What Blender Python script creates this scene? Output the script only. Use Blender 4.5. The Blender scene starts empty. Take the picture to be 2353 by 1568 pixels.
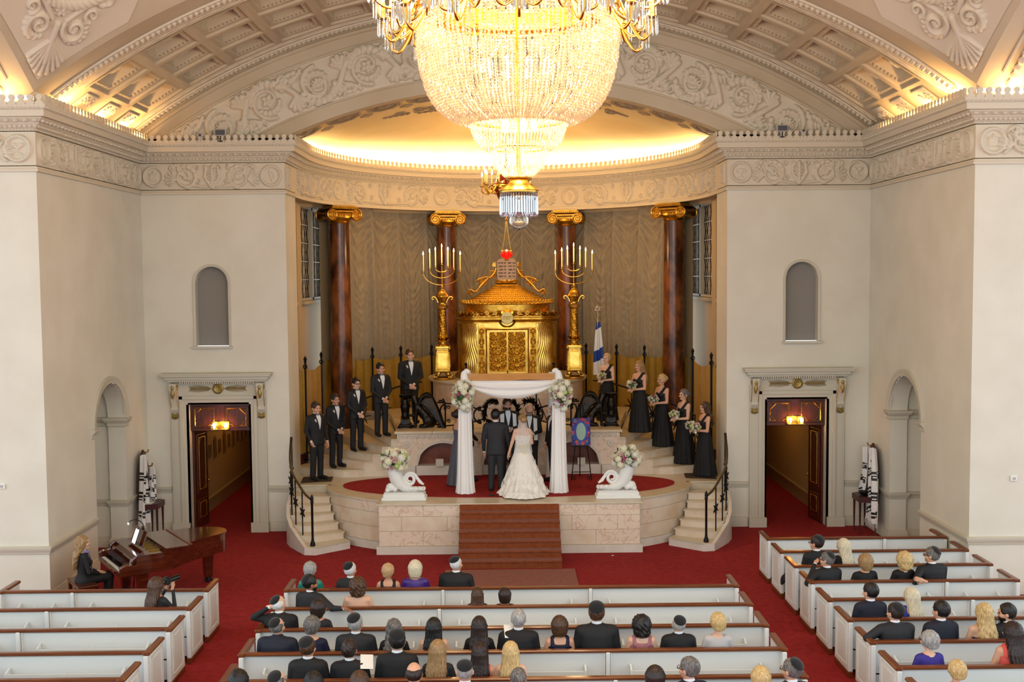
import bpy, math, random
import numpy as np
from mathutils import Vector, Matrix
PI = math.pi
rng = np.random.default_rng(7)
random.seed(7)
SC = bpy.context.scene
COL = SC.collection
def lin(c):
 if isinstance(c, str):
  c = tuple(int(c[i:i+2], 16) for i in (0, 2, 4))
 out = []
 for x in c[:3]:
  x = x/255.0
  out.append(x/12.92 if x <= 0.04045 else ((x+0.055)/1.055)**2.4)
 return (*out, 1.0)
F_PX, CAM = 2500.0, (-0.06, 0.0, 5.77)
cam_d = bpy.data.cameras.new('camera')
cam = bpy.data.objects.new('camera', cam_d)
COL.objects.link(cam)
cam_d.sensor_width = 36.0
cam_d.lens = F_PX/2353.0*36.0
cam_d.clip_end = 200
CAM_R = (Matrix.Rotation(-math.atan(16/2500), 4, 'Z') @ Matrix.Rotation(PI/2-math.atan(149/2500), 4, 'X')
         @ Matrix.Rotation(-0.0085, 4, 'Z'))
cam.matrix_world = Matrix.Translation(CAM) @ CAM_R
SC.camera = cam
def ray(px, py):
 return CAM_R.to_3x3() @ Vector(((px-1176.5)/F_PX, -(py-784)/F_PX, -1))
def atY(px, py, Y):
 d = ray(px, py); return Vector(CAM) + d*(Y/d.y)
def atZ(px, py, z):
 d = ray(px, py); return Vector(CAM) + d*((z-CAM[2])/d.z)
world = bpy.data.worlds.new('daylight'); SC.world = world
world.use_nodes = True
bg = world.node_tree.nodes['Background']
bg.inputs[0].default_value = (0.80, 0.92, 1.0, 1)
bg.inputs[1].default_value = 1.65
vs = SC.view_settings
vs.view_transform = 'Standard'; vs.look = 'None'; vs.gamma = 1.0; vs.use_curve_mapping = False
vs.exposure = 0.45
SC.cycles.max_bounces = 4
SC.cycles.diffuse_bounces = 2
SC.cycles.glossy_bounces = 2
SC.cycles.transmission_bounces = 5
SC.cycles.transparent_max_bounces = 8
SC.cycles.use_adaptive_sampling = True
SC.cycles.adaptive_threshold = 0.04
SC.cycles.adaptive_min_samples = 16
SC.cycles.sample_clamp_indirect = 4.0
SC.cycles.caustics_reflective = False
SC.cycles.caustics_refractive = False
def area(name, loc, direction, along, sx, sy, power, col, parent=None):
 l = bpy.data.lights.new(name, 'AREA'); l.shape = 'RECTANGLE'; l.size = sx; l.size_y = sy
 l.energy = power; l.color = lin(col)[:3]
 o = bpy.data.objects.new(name, l); COL.objects.link(o)
 z = -Vector(direction).normalized(); x = Vector(along); x = (x-z*x.dot(z)).normalized(); y = z.cross(x)
 M = Matrix((x, y, z)).transposed().to_4x4(); M.translation = loc
 if parent: o.parent = parent
 o.matrix_local = M
 return o
COVE_P, VCOVE_P, CH_P = 30.0, 15.0, 780.0
PEND_P = 19.0
def point(name, loc, power, col, r=0.05, parent=None):
 l = bpy.data.lights.new(name, 'POINT'); l.energy = power; l.color = lin(col)[:3]; l.shadow_soft_size = r
 o = bpy.data.objects.new(name, l); COL.objects.link(o); o.location = loc
 if parent: o.parent = parent
 return o
MATS = {}
def mat(name, col, rough=0.6, metal=0.0, col2=None, scale=5.0, detail=3.0, bump=0.0, bscale=None, spec=0.5,
  emit=None, estr=0.0, trans=0.0, alpha=1.0, sheen=0.0, kind='noise', contrast=(0.35, 0.65), coat=0.0, stretch=None, sss=0.0):
 if name in MATS: return MATS[name]
 m = bpy.data.materials.new(name); m.use_nodes = True
 nt = m.node_tree; N = nt.nodes; L = nt.links
 b = N['Principled BSDF']
 b.inputs['Base Color'].default_value = lin(col)
 b.inputs['Roughness'].default_value = rough
 b.inputs['Metallic'].default_value = metal
 b.inputs['Specular IOR Level'].default_value = spec
 if coat: b.inputs['Coat Weight'].default_value = coat; b.inputs['Coat Roughness'].default_value = 0.1
 if sheen: b.inputs['Sheen Weight'].default_value = sheen
 if trans: b.inputs['Transmission Weight'].default_value = trans
 if alpha < 1: b.inputs['Alpha'].default_value = alpha
 if emit is not None:
  m.cycles.emission_sampling = 'NONE'
  b.inputs['Emission Color'].default_value = lin(emit); b.inputs['Emission Strength'].default_value = estr
 m.diffuse_color = lin(col)
 tc = None
 if col2 is not None or bump:
  tc = N.new('ShaderNodeTexCoord')
  src = tc.outputs['Object']
  if stretch:
   mp = N.new('ShaderNodeMapping'); mp.inputs['Scale'].default_value = stretch
   L.new(src, mp.inputs[0]); src = mp.outputs[0]
 if col2 is not None:
  tx = N.new('ShaderNodeTexNoise'); tx.inputs['Scale'].default_value = scale; tx.inputs['Detail'].default_value = detail
  L.new(src, tx.inputs['Vector'])
  out = tx.outputs['Fac']
  if kind == 'vein':
   s = N.new('ShaderNodeMath'); s.operation = 'SUBTRACT'; s.inputs[1].default_value = 0.5; L.new(out, s.inputs[0])
   a = N.new('ShaderNodeMath'); a.operation = 'ABSOLUTE'; L.new(s.outputs[0], a.inputs[0]); out = a.outputs[0]
   tx.inputs['Distortion'].default_value = 0.6
  rp = N.new('ShaderNodeValToRGB')
  rp.color_ramp.elements[0].position = contrast[0]; rp.color_ramp.elements[0].color = lin(col)
  rp.color_ramp.elements[1].position = contrast[1]; rp.color_ramp.elements[1].color = lin(col2)
  L.new(out, rp.inputs[0]); L.new(rp.outputs[0], b.inputs['Base Color'])
 if bump:
  t2 = N.new('ShaderNodeTexNoise'); t2.inputs['Scale'].default_value = bscale or scale; t2.inputs['Detail'].default_value = 2
  L.new(src, t2.inputs['Vector'])
  bp = N.new('ShaderNodeBump'); bp.inputs['Strength'].default_value = bump; bp.inputs['Distance'].default_value = 0.02
  L.new(t2.outputs['Fac'], bp.inputs['Height']); L.new(bp.outputs[0], b.inputs['Normal'])
 MATS[name] = m
 return m
mat('plaster', 'e6dfcd', 0.75, col2='dfd7c4', scale=1.2, bump=0.03, bscale=60)
mat('trim', 'd0c7b2', 0.6)
mat('ornament', 'dacdb6', 0.7)
mat('ceiling_plaster', 'cdbda2', 0.8, col2='c4b294', scale=0.8)  # browner than the wall plaster, dimmer light overhead put into the colour
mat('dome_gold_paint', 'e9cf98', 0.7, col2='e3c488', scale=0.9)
mat('carpet_red', '9c2828', 0.95, col2='8a2021', scale=9, bump=0.25, bscale=220, spec=0.2)
mat('carpet_rust', '8f4518', 0.95, col2='7e3a12', scale=14, bump=0.25, bscale=220, sheen=0.1)
mat('marble_cream', 'ead8c0', 0.35, col2='dcbd9c', scale=2.3, detail=8, contrast=(0.4, 0.72))
mat('marble_vein', 'd6b394', 0.35, col2='ead4bc', scale=4.2, detail=10, kind='vein', contrast=(0.0, 0.03))
mat('marble_top', 'e0d0b4', 0.3, col2='d6c3a2', scale=3, detail=5)
mat('marble_white', 'e8dfd2', 0.35, col2='dccfbd', scale=3, detail=5)
mat('marble_red', '47230f', 0.25, col2='8e5228', scale=2.6, detail=8, contrast=(0.42, 0.62), stretch=(1, 1, 0.55))
mat('marble_rust', '6a2f1c', 0.35, col2='84442c', scale=5, detail=8)
mat('gold', 'd6a548', 0.3, 1.0, col2='b8862e', scale=9, bump=0.05, bscale=40)
mat('gold_bright', 'e6bd62', 0.24, 1.0, col2='cfa044', scale=6)
mat('gold_leaf', 'dca83c', 0.35, 0.85)
mat('gold_dark', '8f6a22', 0.35, 1.0)
mat('gold_paint', 'a88f52', 0.45, 0.7)
mat('brass', 'c79a45', 0.25, 1.0)
mat('iron', '120f0c', 0.45, 0.6)
mat('bronze', '15110d', 0.28, 0.7, col2='241c14', scale=8)
mat('pew_white', 'e9e9e4', 0.45)
mat('pew_panel', 'e2e0d8', 0.5)
mat('wood_cap', '7a3d18', 0.28, col2='5f2b10', scale=3, detail=4, stretch=(0.6, 14, 14), coat=0.3)
mat('wood_cap_side', '7a3d18', 0.28, col2='5f2b10', scale=3, detail=4, stretch=(14, 0.6, 14), coat=0.3)
mat('wood_door', '54200e', 0.35, col2='3e1508', scale=3, stretch=(8, 8, 0.6), coat=0.3)
mat('wood_piano', '5a2411', 0.12, col2='43180a', scale=2.5, stretch=(0.7, 9, 9), coat=0.6)
mat('wood_stand', '4d1a10', 0.35, col2='3c120b', scale=4)
mat('curtain', 'a3947b', 0.85, col2='998a71', scale=8, sheen=0.2)
mat('cloth_yellow', 'b08410', 0.6, col2='a2780c', scale=6, sheen=0.2)
mat('cloth_gold', 'c08a22', 0.55, sheen=0.2)
mat('cloth_white', 'f1ece6', 0.8, sheen=0.3)
mat('black_lattice', '050506', 0.7, spec=0.1)
mat('lattice', 'bfae90', 0.6)
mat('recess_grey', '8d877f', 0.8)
mat('black', '0b0b0c', 0.5)
mat('black_gloss', '0a0a0b', 0.2)
mat('white_paint', 'efece4', 0.45)
mat('flame', 'fff1d8', 0.5, emit='ffd9a0', estr=40)
mat('bulb_glow', 'fff1d8', 0.5, emit='ffb860', estr=60)
mat('candle', 'efdcae', 0.5)
mat('leaf_green', '2f4a1c', 0.5, col2='4c6a2c', scale=30)
mat('skin_light', 'd2a183', 0.5)
mat('screen_glow', 'e6efff', 0.3, emit='dfe9ff', estr=2.5)
class MB:
 def __init__(s):
  s.v = []; s.f = []; s.m = []; s.n = 0
 def add(s, V, Fc, mi=0, M=None):
  V = np.asarray(V, float).reshape(-1, 3)
  if M is not None:
   A = np.array(M); V = V @ A[:3, :3].T + A[:3, 3]
  s.v.append(V)
  n = s.n
  for f in Fc: s.f.append([i+n for i in f]); s.m.append(mi)
  s.n += len(V)
  return s
 def box(s, c, d, mi=0, M=None, taper=1.0, bev=0.0):
  x, y, z = d[0]/2, d[1]/2, d[2]/2
  if bev:
   b = min(bev, x*.9, y*.9, z*.9)
   V = []; 
   for sz in (-1, 1):
    for (ax, ay, az) in ((x-b, y-b, z), (x, y-b, z-b), (x-b, y, z-b)):
     for sx, sy in ((-1, -1), (1, -1), (1, 1), (-1, 1)):
      V.append((sx*ax, sy*ay, sz*az))
   def I(zz, k, q): return zz*12+k*4+q
   Fc = [[I(0, 0, 3), I(0, 0, 2), I(0, 0, 1), I(0, 0, 0)], [I(1, 0, 0), I(1, 0, 1), I(1, 0, 2), I(1, 0, 3)]]
   Fc += [[I(0, 2, 0), I(0, 2, 1), I(1, 2, 1), I(1, 2, 0)], [I(0, 2, 2), I(0, 2, 3), I(1, 2, 3), I(1, 2, 2)],
                   [I(0, 1, 1), I(0, 1, 2), I(1, 1, 2), I(1, 1, 1)], [I(0, 1, 3), I(0, 1, 0), I(1, 1, 0), I(1, 1, 3)]]
   for q in range(4):
    Fc.append([I(0, 2, q), I(0, 1, q), I(1, 1, q), I(1, 2, q)] if q in (1, 3) else [I(0, 1, q), I(0, 2, q), I(1, 2, q), I(1, 1, q)])
    for zz in (0, 1):
     t = [I(zz, 0, q), I(zz, 1, q), I(zz, 2, q)]
     Fc.append(t if (q in (0, 2)) == (zz == 0) else t[::-1])
   for zz in (0, 1):
    e = [[I(zz, 0, 0), I(zz, 0, 1), I(zz, 2, 1), I(zz, 2, 0)], [I(zz, 0, 1), I(zz, 0, 2), I(zz, 1, 2), I(zz, 1, 1)],
                     [I(zz, 0, 2), I(zz, 0, 3), I(zz, 2, 3), I(zz, 2, 2)], [I(zz, 0, 3), I(zz, 0, 0), I(zz, 1, 0), I(zz, 1, 3)]]
    Fc += e if zz == 0 else [q[::-1] for q in e]
   V = np.array(V)+np.array(c)
   return s.add(V, Fc, mi, M)
  t = taper
  V = [(-x, -y, -z), (x, -y, -z), (x, y, -z), (-x, y, -z), (-x*t, -y*t, z), (x*t, -y*t, z), (x*t, y*t, z), (-x*t, y*t, z)]
  V = np.array(V)+np.array(c)
  return s.add(V, [[3, 2, 1, 0], [4, 5, 6, 7], [0, 1, 5, 4], [1, 2, 6, 5], [2, 3, 7, 6], [3, 0, 4, 7]], mi, M)
 def grid(s, P, mi=0, cu=False, cv=False, flip=False, M=None):
  P = np.asarray(P, float); nu, nv = P.shape[:2]
  Fc = []
  for i in range(nu if cu else nu-1):
   i2 = (i+1) % nu
   for j in range(nv if cv else nv-1):
    j2 = (j+1) % nv
    q = [i*nv+j, i2*nv+j, i2*nv+j2, i*nv+j2]
    Fc.append(q[::-1] if flip else q)
  return s.add(P.reshape(-1, 3), Fc, mi, M)
 def lathe(s, prof, n=24, c=(0, 0, 0), mi=0, M=None, sx=1.0, sy=1.0, a0=0.0, a1=None, wob=None):
  full = a1 is None
  A = np.linspace(a0, a0+2*PI if full else a1, n, endpoint=not full)
  P = np.zeros((len(prof), len(A), 3))
  for i, (r, z) in enumerate(prof):
   rr = r*np.ones(len(A))
   if wob is not None: rr = rr*(1+wob(A, i))
   P[i, :, 0] = c[0]+rr*np.cos(A)*sx; P[i, :, 1] = c[1]+rr*np.sin(A)*sy; P[i, :, 2] = c[2]+z
  return s.grid(P, mi, cv=full, flip=True, M=M)
 def tube(s, pts, r, n=8, mi=0, M=None, cap=True, closed=False, flat=1.0, up=None):
  P = np.asarray(pts, float); k = len(P)
  R = np.full(k, r, float) if np.isscalar(r) else np.asarray(r, float)
  if 3 <= k <= 9 and not closed:
   Q = np.concatenate([[2*P[0]-P[1]], P, [2*P[-1]-P[-2]]]); S_ = 4; out_, ro = [], []
   for i in range(k-1):
    for t in np.arange(S_)/S_:
     a, b, c_, d_ = Q[i], Q[i+1], Q[i+2], Q[i+3]
     out_.append(.5*(2*b+(c_-a)*t+(2*a-5*b+4*c_-d_)*t*t+(3*b-a-3*c_+d_)*t**3)); ro.append(R[i]+(R[i+1]-R[i])*t)
   P = np.array(out_+[P[-1]]); R = np.array(ro+[R[-1]]); k = len(P)
  T = np.zeros_like(P)
  if closed:
   T = np.roll(P, -1, 0)-np.roll(P, 1, 0)
  else:
   T[1:-1] = P[2:]-P[:-2]; T[0] = P[1]-P[0]; T[-1] = P[-1]-P[-2]
  T /= np.maximum(np.linalg.norm(T, axis=1, keepdims=True), 1e-9)
  u = np.array(up if up is not None else ((0, 0, 1) if abs(T[0][2]) < 0.9 else (1, 0, 0)), float)
  out = np.zeros((k, n, 3)); a = np.arange(n)*2*PI/n
  for i in range(k):
   w = np.cross(T[i], u); nw = np.linalg.norm(w)
   if nw < 1e-6: w = np.cross(T[i], (1, 0.3, 0.1)); nw = np.linalg.norm(w)
   w /= nw; uu = np.cross(w, T[i])
   if up is None: u = uu
   out[i] = P[i]+R[i]*(np.cos(a)[:, None]*w+flat*np.sin(a)[:, None]*uu)
  s.grid(out, mi, cu=closed, cv=True, M=M)
  if cap and not closed:
   b = s.n-k*n
   s.f.append([b+i for i in range(n)][::-1]); s.m.append(mi)
   s.f.append([b+(k-1)*n+i for i in range(n)]); s.m.append(mi)
  return s
 def cyl(s, p0, p1, r0, r1=None, n=12, mi=0, M=None, cap=True):
  return s.tube([p0, p1], [r0, r0 if r1 is None else r1], n, mi, M, cap)
 def ball(s, c, r, n=10, mi=0, M=None):
  r = (r, r, r) if np.isscalar(r) else r
  m = max(4, n//2)
  th = np.linspace(0, PI, m+1); ph = np.arange(n)*2*PI/n
  P = np.zeros((m+1, n, 3))
  P[:, :, 0] = c[0]+r[0]*np.sin(th)[:, None]*np.cos(ph); P[:, :, 1] = c[1]+r[1]*np.sin(th)[:, None]*np.sin(ph)
  P[:, :, 2] = c[2]+r[2]*np.cos(th)[:, None]*np.ones(n)
  return s.grid(P, mi, cv=True, M=M)
 def prism(s, poly, z0, z1, mi=0, M=None, cap=True):
  n = len(poly)
  V = [(x, y, z0) for x, y in poly]+[(x, y, z1) for x, y in poly]
  Fc = [[i, (i+1) % n, n+(i+1) % n, n+i] for i in range(n)]
  if cap: Fc += [list(range(n))[::-1], list(range(n, 2*n))]
  return s.add(V, Fc, mi, M)
 def mesh(s, name, mats, angle=40):
  V = np.concatenate(s.v) if s.v else np.zeros((0, 3))
  me = bpy.data.meshes.new(name)
  nf = len(s.f)
  tot = np.array([len(f) for f in s.f], dtype=np.int32)
  idx = np.array([i for f in s.f for i in f], dtype=np.int32)
  return _mesh(me, V, idx, tot, mats, np.array(s.m, dtype=np.int32), angle)
 def build(s, name, mats, parent=None, angle=40, loc=None):
  if not isinstance(mats, (list, tuple)): mats = [mats]
  return link(name, s.mesh(name, mats, angle), parent, loc)
def _mesh(me, V, idx, tot, mats, mi, angle=40):
 me.vertices.add(len(V)); me.vertices.foreach_set('co', np.ascontiguousarray(V, dtype=np.float32).ravel())
 me.loops.add(len(idx)); me.loops.foreach_set('vertex_index', idx)
 me.polygons.add(len(tot))
 st = np.zeros(len(tot), np.int32); st[1:] = np.cumsum(tot)[:-1]
 me.polygons.foreach_set('loop_start', st)
 me.polygons.foreach_set('loop_total', tot)
 if mi is not None and len(mats) > 1: me.polygons.foreach_set('material_index', mi)
 me.polygons.foreach_set('use_smooth', np.full(len(tot), angle > 0, dtype=bool))
 for m in mats: me.materials.append(MATS[m] if isinstance(m, str) else m)
 me.update(calc_edges=True)
 me.validate()
 if 0 < angle < 170: me.set_sharp_from_angle(angle=math.radians(angle))
 return me
def quadmesh(name, V, Q, mats, mi=None, angle=180):
 me = bpy.data.meshes.new(name)
 mats = [mats] if isinstance(mats, str) else mats
 return _mesh(me, V, Q.astype(np.int32).ravel(), np.full(len(Q), Q.shape[1], np.int32), mats, mi, angle)
def gridmesh(name, P, mats, flip=False, angle=180):
 nu, nv = P.shape[:2]
 I = np.arange(nu*nv).reshape(nu, nv)
 Q = np.stack([I[:-1, :-1], I[1:, :-1], I[1:, 1:], I[:-1, 1:]], -1).reshape(-1, 4)
 if flip: Q = Q[:, ::-1]
 return quadmesh(name, P.reshape(-1, 3), np.ascontiguousarray(Q), mats, None, angle)
def link(name, me, parent=None, loc=None, M=None):
 o = bpy.data.objects.new(name, me); COL.objects.link(o)
 if parent is not None: o.parent = parent
 if loc is not None: o.location = loc
 if M is not None: o.matrix_local = M
 return o
def tag(o, label=None, cat=None, group=None, kind=None):
 if label: o['label'] = label
 if cat: o['category'] = cat
 if group: o['group'] = group
 if kind: o['kind'] = kind
 return o
def thing(name, label, cat, loc=(0, 0, 0), rz=0.0, group=None, scale=1.0):
 o = bpy.data.objects.new(name, None); COL.objects.link(o)
 o.empty_display_size = 0.1
 o.location = loc; o.rotation_euler = (0, 0, rz); o.scale = (scale,)*3
 return tag(o, label, cat, group)
def struct(o):
 o['kind'] = 'structure'; return o
def sgroup(name):
 o = bpy.data.objects.new(name, None); COL.objects.link(o); o['kind'] = 'structure'; return o
def kids(o): return [c for c in bpy.data.objects if c.parent == o]
def copy_tree(o, parent=None, _k=None):
 if _k is None:
  _k = {}
  for c in bpy.data.objects:
   if c.parent: _k.setdefault(c.parent.name, []).append(c)
 c = o.copy(); COL.objects.link(c); c.parent = parent
 for ch in _k.get(o.name, []): copy_tree(ch, c, _k)
 return c
def R3(ax, a): return Matrix.Rotation(a, 4, ax)
def TR(x, y, z): return Matrix.Translation((x, y, z))
def mirrorX(mb):
 m2 = MB()
 m2.v = [v*np.array([-1, 1, 1]) for v in mb.v]; m2.f = [f[::-1] for f in mb.f]; m2.m = list(mb.m); m2.n = mb.n
 return m2
def text_mesh(name, body, size, material, parent, loc, rot, extrude=0.004, spacing=1.0, align='CENTER'):
 cu = bpy.data.curves.new(name, 'FONT'); cu.body = body; cu.size = size; cu.extrude = extrude
 cu.align_x = align; cu.space_character = spacing; cu.resolution_u = 3
 t = bpy.data.objects.new(name, cu); COL.objects.link(t)
 bpy.context.view_layer.update()
 me = bpy.data.meshes.new_from_object(t.evaluated_get(bpy.context.evaluated_depsgraph_get()))
 bpy.data.objects.remove(t); bpy.data.curves.remove(cu)
 me.materials.clear(); me.materials.append(MATS[material])
 o = link(name, me, parent, loc); o.rotation_euler = rot
 return o
def rcone(a, b, r1, r2=None):
 a = np.array(a, float); b = np.array(b, float); r2 = r1 if r2 is None else r2
 ba = b-a; L2 = max(ba@ba, 1e-9)
 def f(P):
  pa = P-a; h = np.clip(pa@ba/L2, 0, 1)
  return np.linalg.norm(pa-h[:, None]*ba, axis=1)-(r1+(r2-r1)*h)
 return f
def ell(c, r, R=None):
 c = np.array(c, float); r = np.array((r, r, r) if np.isscalar(r) else r, float)
 Rm = None if R is None else np.array(R.to_3x3() if hasattr(R, 'to_3x3') else R)
 def f(P):
  q = P-c
  if Rm is not None: q = q@Rm
  k0 = np.linalg.norm(q/r, axis=1); k1 = np.linalg.norm(q/(r*r), axis=1)
  return k0*(k0-1)/np.maximum(k1, 1e-6)
 return f
def loft(prof, fold=None, pw=2.0):
 """prof: rows (z, rx, ry, cx, cy)"""
 A = np.array(prof, float); A = A[np.argsort(A[:, 0])]
 def f(P):
  z = P[:, 2]
  rx = np.interp(z, A[:, 0], A[:, 1]); ry = np.interp(z, A[:, 0], A[:, 2])
  x = P[:, 0]-np.interp(z, A[:, 0], A[:, 3]); y = P[:, 1]-np.interp(z, A[:, 0], A[:, 4])
  if fold is not None: 
   k = fold(np.arctan2(y/ry, x/rx), z); rx = rx*k; ry = ry*k
  rho = (np.abs(x/rx)**pw+np.abs(y/ry)**pw)**(1/pw)
  d = (rho-1)*np.minimum(rx, ry)
  return np.maximum(d, np.maximum(A[0, 0]-z, z-A[-1, 0]))
 return f
def boxsd(c, d, R=None, r=0.0):
 c = np.array(c, float); d = np.array(d, float)/2-r
 Rm = None if R is None else np.array(R.to_3x3())
 def f(P):
  q = P-c
  if Rm is not None: q = q@Rm
  q = np.abs(q)-d
  return np.linalg.norm(np.maximum(q, 0), axis=1)+np.minimum(q.max(axis=1), 0)-r
 return f
def smin(a, b, k):
 if k <= 0: return np.minimum(a, b)
 h = np.maximum(k-np.abs(a-b), 0)/k
 return np.minimum(a, b)-h*h*k*0.25
def field(prims):
 """prims: list of (fn, mat_id, k[, 'sub'])"""
 def f(P):
  d = None
  for pr in prims:
   di = pr[0](P)
   if len(pr) > 3: d = np.maximum(d, -di) if pr[2] <= 0 else -smin(-d, di, pr[2])
   else: d = di if d is None else smin(d, di, pr[2])
  return d
 return f
def matids(prims, V):
 best = None; ids = None
 for pr in prims:
  if len(pr) > 3: continue
  di = pr[0](V)
  if best is None: best = di.copy(); ids = np.full(len(V), pr[1], np.int32)
  else:
   w = di < best; best[w] = di[w]; ids[w] = pr[1]
 return ids
def nets(f, lo, hi, h, noise=None):
 lo = np.array(lo, float); hi = np.array(hi, float)
 B = 4
 nb = np.maximum(np.ceil((hi-lo)/(h*B)).astype(int), 1)
 n = nb*B+1
 cc = [lo[i]+(np.arange(nb[i])+0.5)*h*B for i in range(3)]
 G = np.stack(np.meshgrid(*cc, indexing='ij'), -1).reshape(-1, 3)
 dc = f(G)
 act = np.abs(dc) < h*B*1.25
 V = np.repeat(np.repeat(np.repeat(dc.reshape(nb), B, 0), B, 1), B, 2)
 V = np.pad(V, ((0, 1), (0, 1), (0, 1)), mode='edge')
 ax = np.argwhere(act.reshape(nb))
 off = np.stack(np.meshgrid(*[np.arange(B+1)]*3, indexing='ij'), -1).reshape(-1, 3)
 I = (ax[:, None, :]*B+off[None]).reshape(-1, 3)
 lin_i = (I[:, 0]*n[1]+I[:, 1])*n[2]+I[:, 2]
 u = np.unique(lin_i)
 pts = np.stack([u//(n[1]*n[2]), (u//n[2]) % n[1], u % n[2]], -1)*h+lo
 vals = np.empty(len(u))
 for s0 in range(0, len(u), 60000): vals[s0:s0+60000] = f(pts[s0:s0+60000])
 V = V.ravel(); V[u] = vals; V = V.reshape(n)
 V[0] = np.maximum(V[0], h*.1); V[-1] = np.maximum(V[-1], h*.1); V[:, 0] = np.maximum(V[:, 0], h*.1); V[:, -1] = np.maximum(V[:, -1], h*.1)
 V[:, :, 0] = np.maximum(V[:, :, 0], h*.1); V[:, :, -1] = np.maximum(V[:, :, -1], h*.1)
 S = V < 0
 c = [S[i:n[0]-1+i, j:n[1]-1+j, k:n[2]-1+k] for i in (0, 1) for j in (0, 1) for k in (0, 1)]
 cnt = sum(x.astype(np.int8) for x in c)
 cell = (cnt > 0) & (cnt < 8)
 ci = np.argwhere(cell)
 idx = np.full(cell.shape, -1, np.int64); idx[cell] = np.arange(len(ci))
 corners = np.array([(i, j, k) for i in (0, 1) for j in (0, 1) for k in (0, 1)])
 cv = np.stack([V[ci[:, 0]+a, ci[:, 1]+b, ci[:, 2]+d] for a, b, d in corners], -1)
 acc = np.zeros((len(ci), 3)); num = np.zeros(len(ci))
 for a in range(8):
  for b in range(a+1, 8):
   if np.abs(corners[a]-corners[b]).sum() != 1: continue
   va, vb = cv[:, a], cv[:, b]
   m = (va < 0) != (vb < 0)
   t = np.where(m, va/np.where(m, va-vb, 1), 0)
   p = corners[a]+t[:, None]*(corners[b]-corners[a])
   acc += p*m[:, None]; num += m
 W = lo+(ci+acc/num[:, None])*h
 Q = []
 for axn in range(3):
  a1, a2 = (axn+1) % 3, (axn+2) % 3
  sl0 = [slice(1, n[i]-1) for i in range(3)]; sl0[axn] = slice(0, n[axn]-1)
  sl1 = list(sl0); sl1[axn] = slice(1, n[axn])
  s0 = S[tuple(sl0)]; s1 = S[tuple(sl1)]
  e = np.argwhere(s0 != s1)
  if not len(e): continue
  base = e.copy()
  for i in range(3):
   if i != axn: base[:, i] += 1
  flip = s0[tuple(e.T)]
  def at(d1, d2):
   q = base.copy(); q[:, a1] += d1; q[:, a2] += d2
   return idx[q[:, 0], q[:, 1], q[:, 2]]
  q = np.stack([at(-1, -1), at(0, -1), at(0, 0), at(-1, 0)], -1)
  q[~flip] = q[~flip][:, ::-1]
  Q.append(q)
 Q = np.concatenate(Q)
 Q = Q[(Q >= 0).all(1)]
 return W, Q
def bounds_from(prims_pts, pad=0.05):
 P = np.array(prims_pts); return P.min(0)-pad, P.max(0)+pad
def sdfmesh(name, prims, lo, hi, h, mats, paint=None, smooth=1):
 V, Q = nets(field(prims), lo, hi, h)
 if smooth: V = relax(V, Q, smooth)
 ids = matids(prims, V) if len(mats) > 1 else np.zeros(len(V), np.int32)
 if len(mats) > 1 and len(set(p[1] for p in prims)) > 1:
  fam = sorted(set(p[1] for p in prims if len(p) < 4))
  def gap(P):
   D = np.stack([np.min([p[0](P) for p in prims if len(p) < 4 and p[1] == k], axis=0) for k in fam])
   D.sort(axis=0); return D[1]-D[0]
  mixed = (ids[Q] != ids[Q[:, :1]]).any(1); b = np.unique(Q[mixed])
  if len(b):
   P = V[b]; g = gap(P); e = h*.15
   G = np.stack([(gap(P+np.eye(3)[k]*e)-gap(P-np.eye(3)[k]*e))/(2*e) for k in range(3)], -1)
   n2 = np.maximum((G*G).sum(1), .3); st = np.clip(g/n2, 0, h*.75)
   near = g < h*1.1
   V = V.copy(); V[b] = P-np.where(near, st, 0)[:, None]*G
 if paint is not None: ids = paint(V, ids)
 qid = matids(prims, V[Q].mean(1)) if len(mats) > 1 else np.zeros(len(Q), np.int32)
 if paint is not None: qid = paint(V[Q].mean(1), qid)
 return V, Q, qid
def relax(V, Q, it=1):
 for _ in range(it):
  acc = np.zeros_like(V); num = np.zeros(len(V))
  for a, b in ((0, 1), (1, 2), (2, 3), (3, 0)):
   np.add.at(acc, Q[:, a], V[Q[:, b]]); np.add.at(num, Q[:, a], 1)
  V = V*0.5+0.5*acc/np.maximum(num, 1)[:, None]
 return V
def join_vq(parts):
 Vs, Qs, ids = [], [], []; n = 0
 for V, Q, i in parts:
  Vs.append(V); Qs.append(Q+n); ids.append(i); n += len(V)
 return np.concatenate(Vs), np.concatenate(Qs), np.concatenate(ids).astype(np.int32)
def sdfobj(name, prims, lo, hi, h, mats, parent=None, paint=None, smooth=1, loc=None):
 mats = [mats] if isinstance(mats, str) else mats
 V, Q, ids = sdfmesh(name, prims, lo, hi, h, mats, paint, smooth)
 me = quadmesh(name, V, Q, mats, ids.astype(np.int32))
 return link(name, me, parent, loc)
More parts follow.
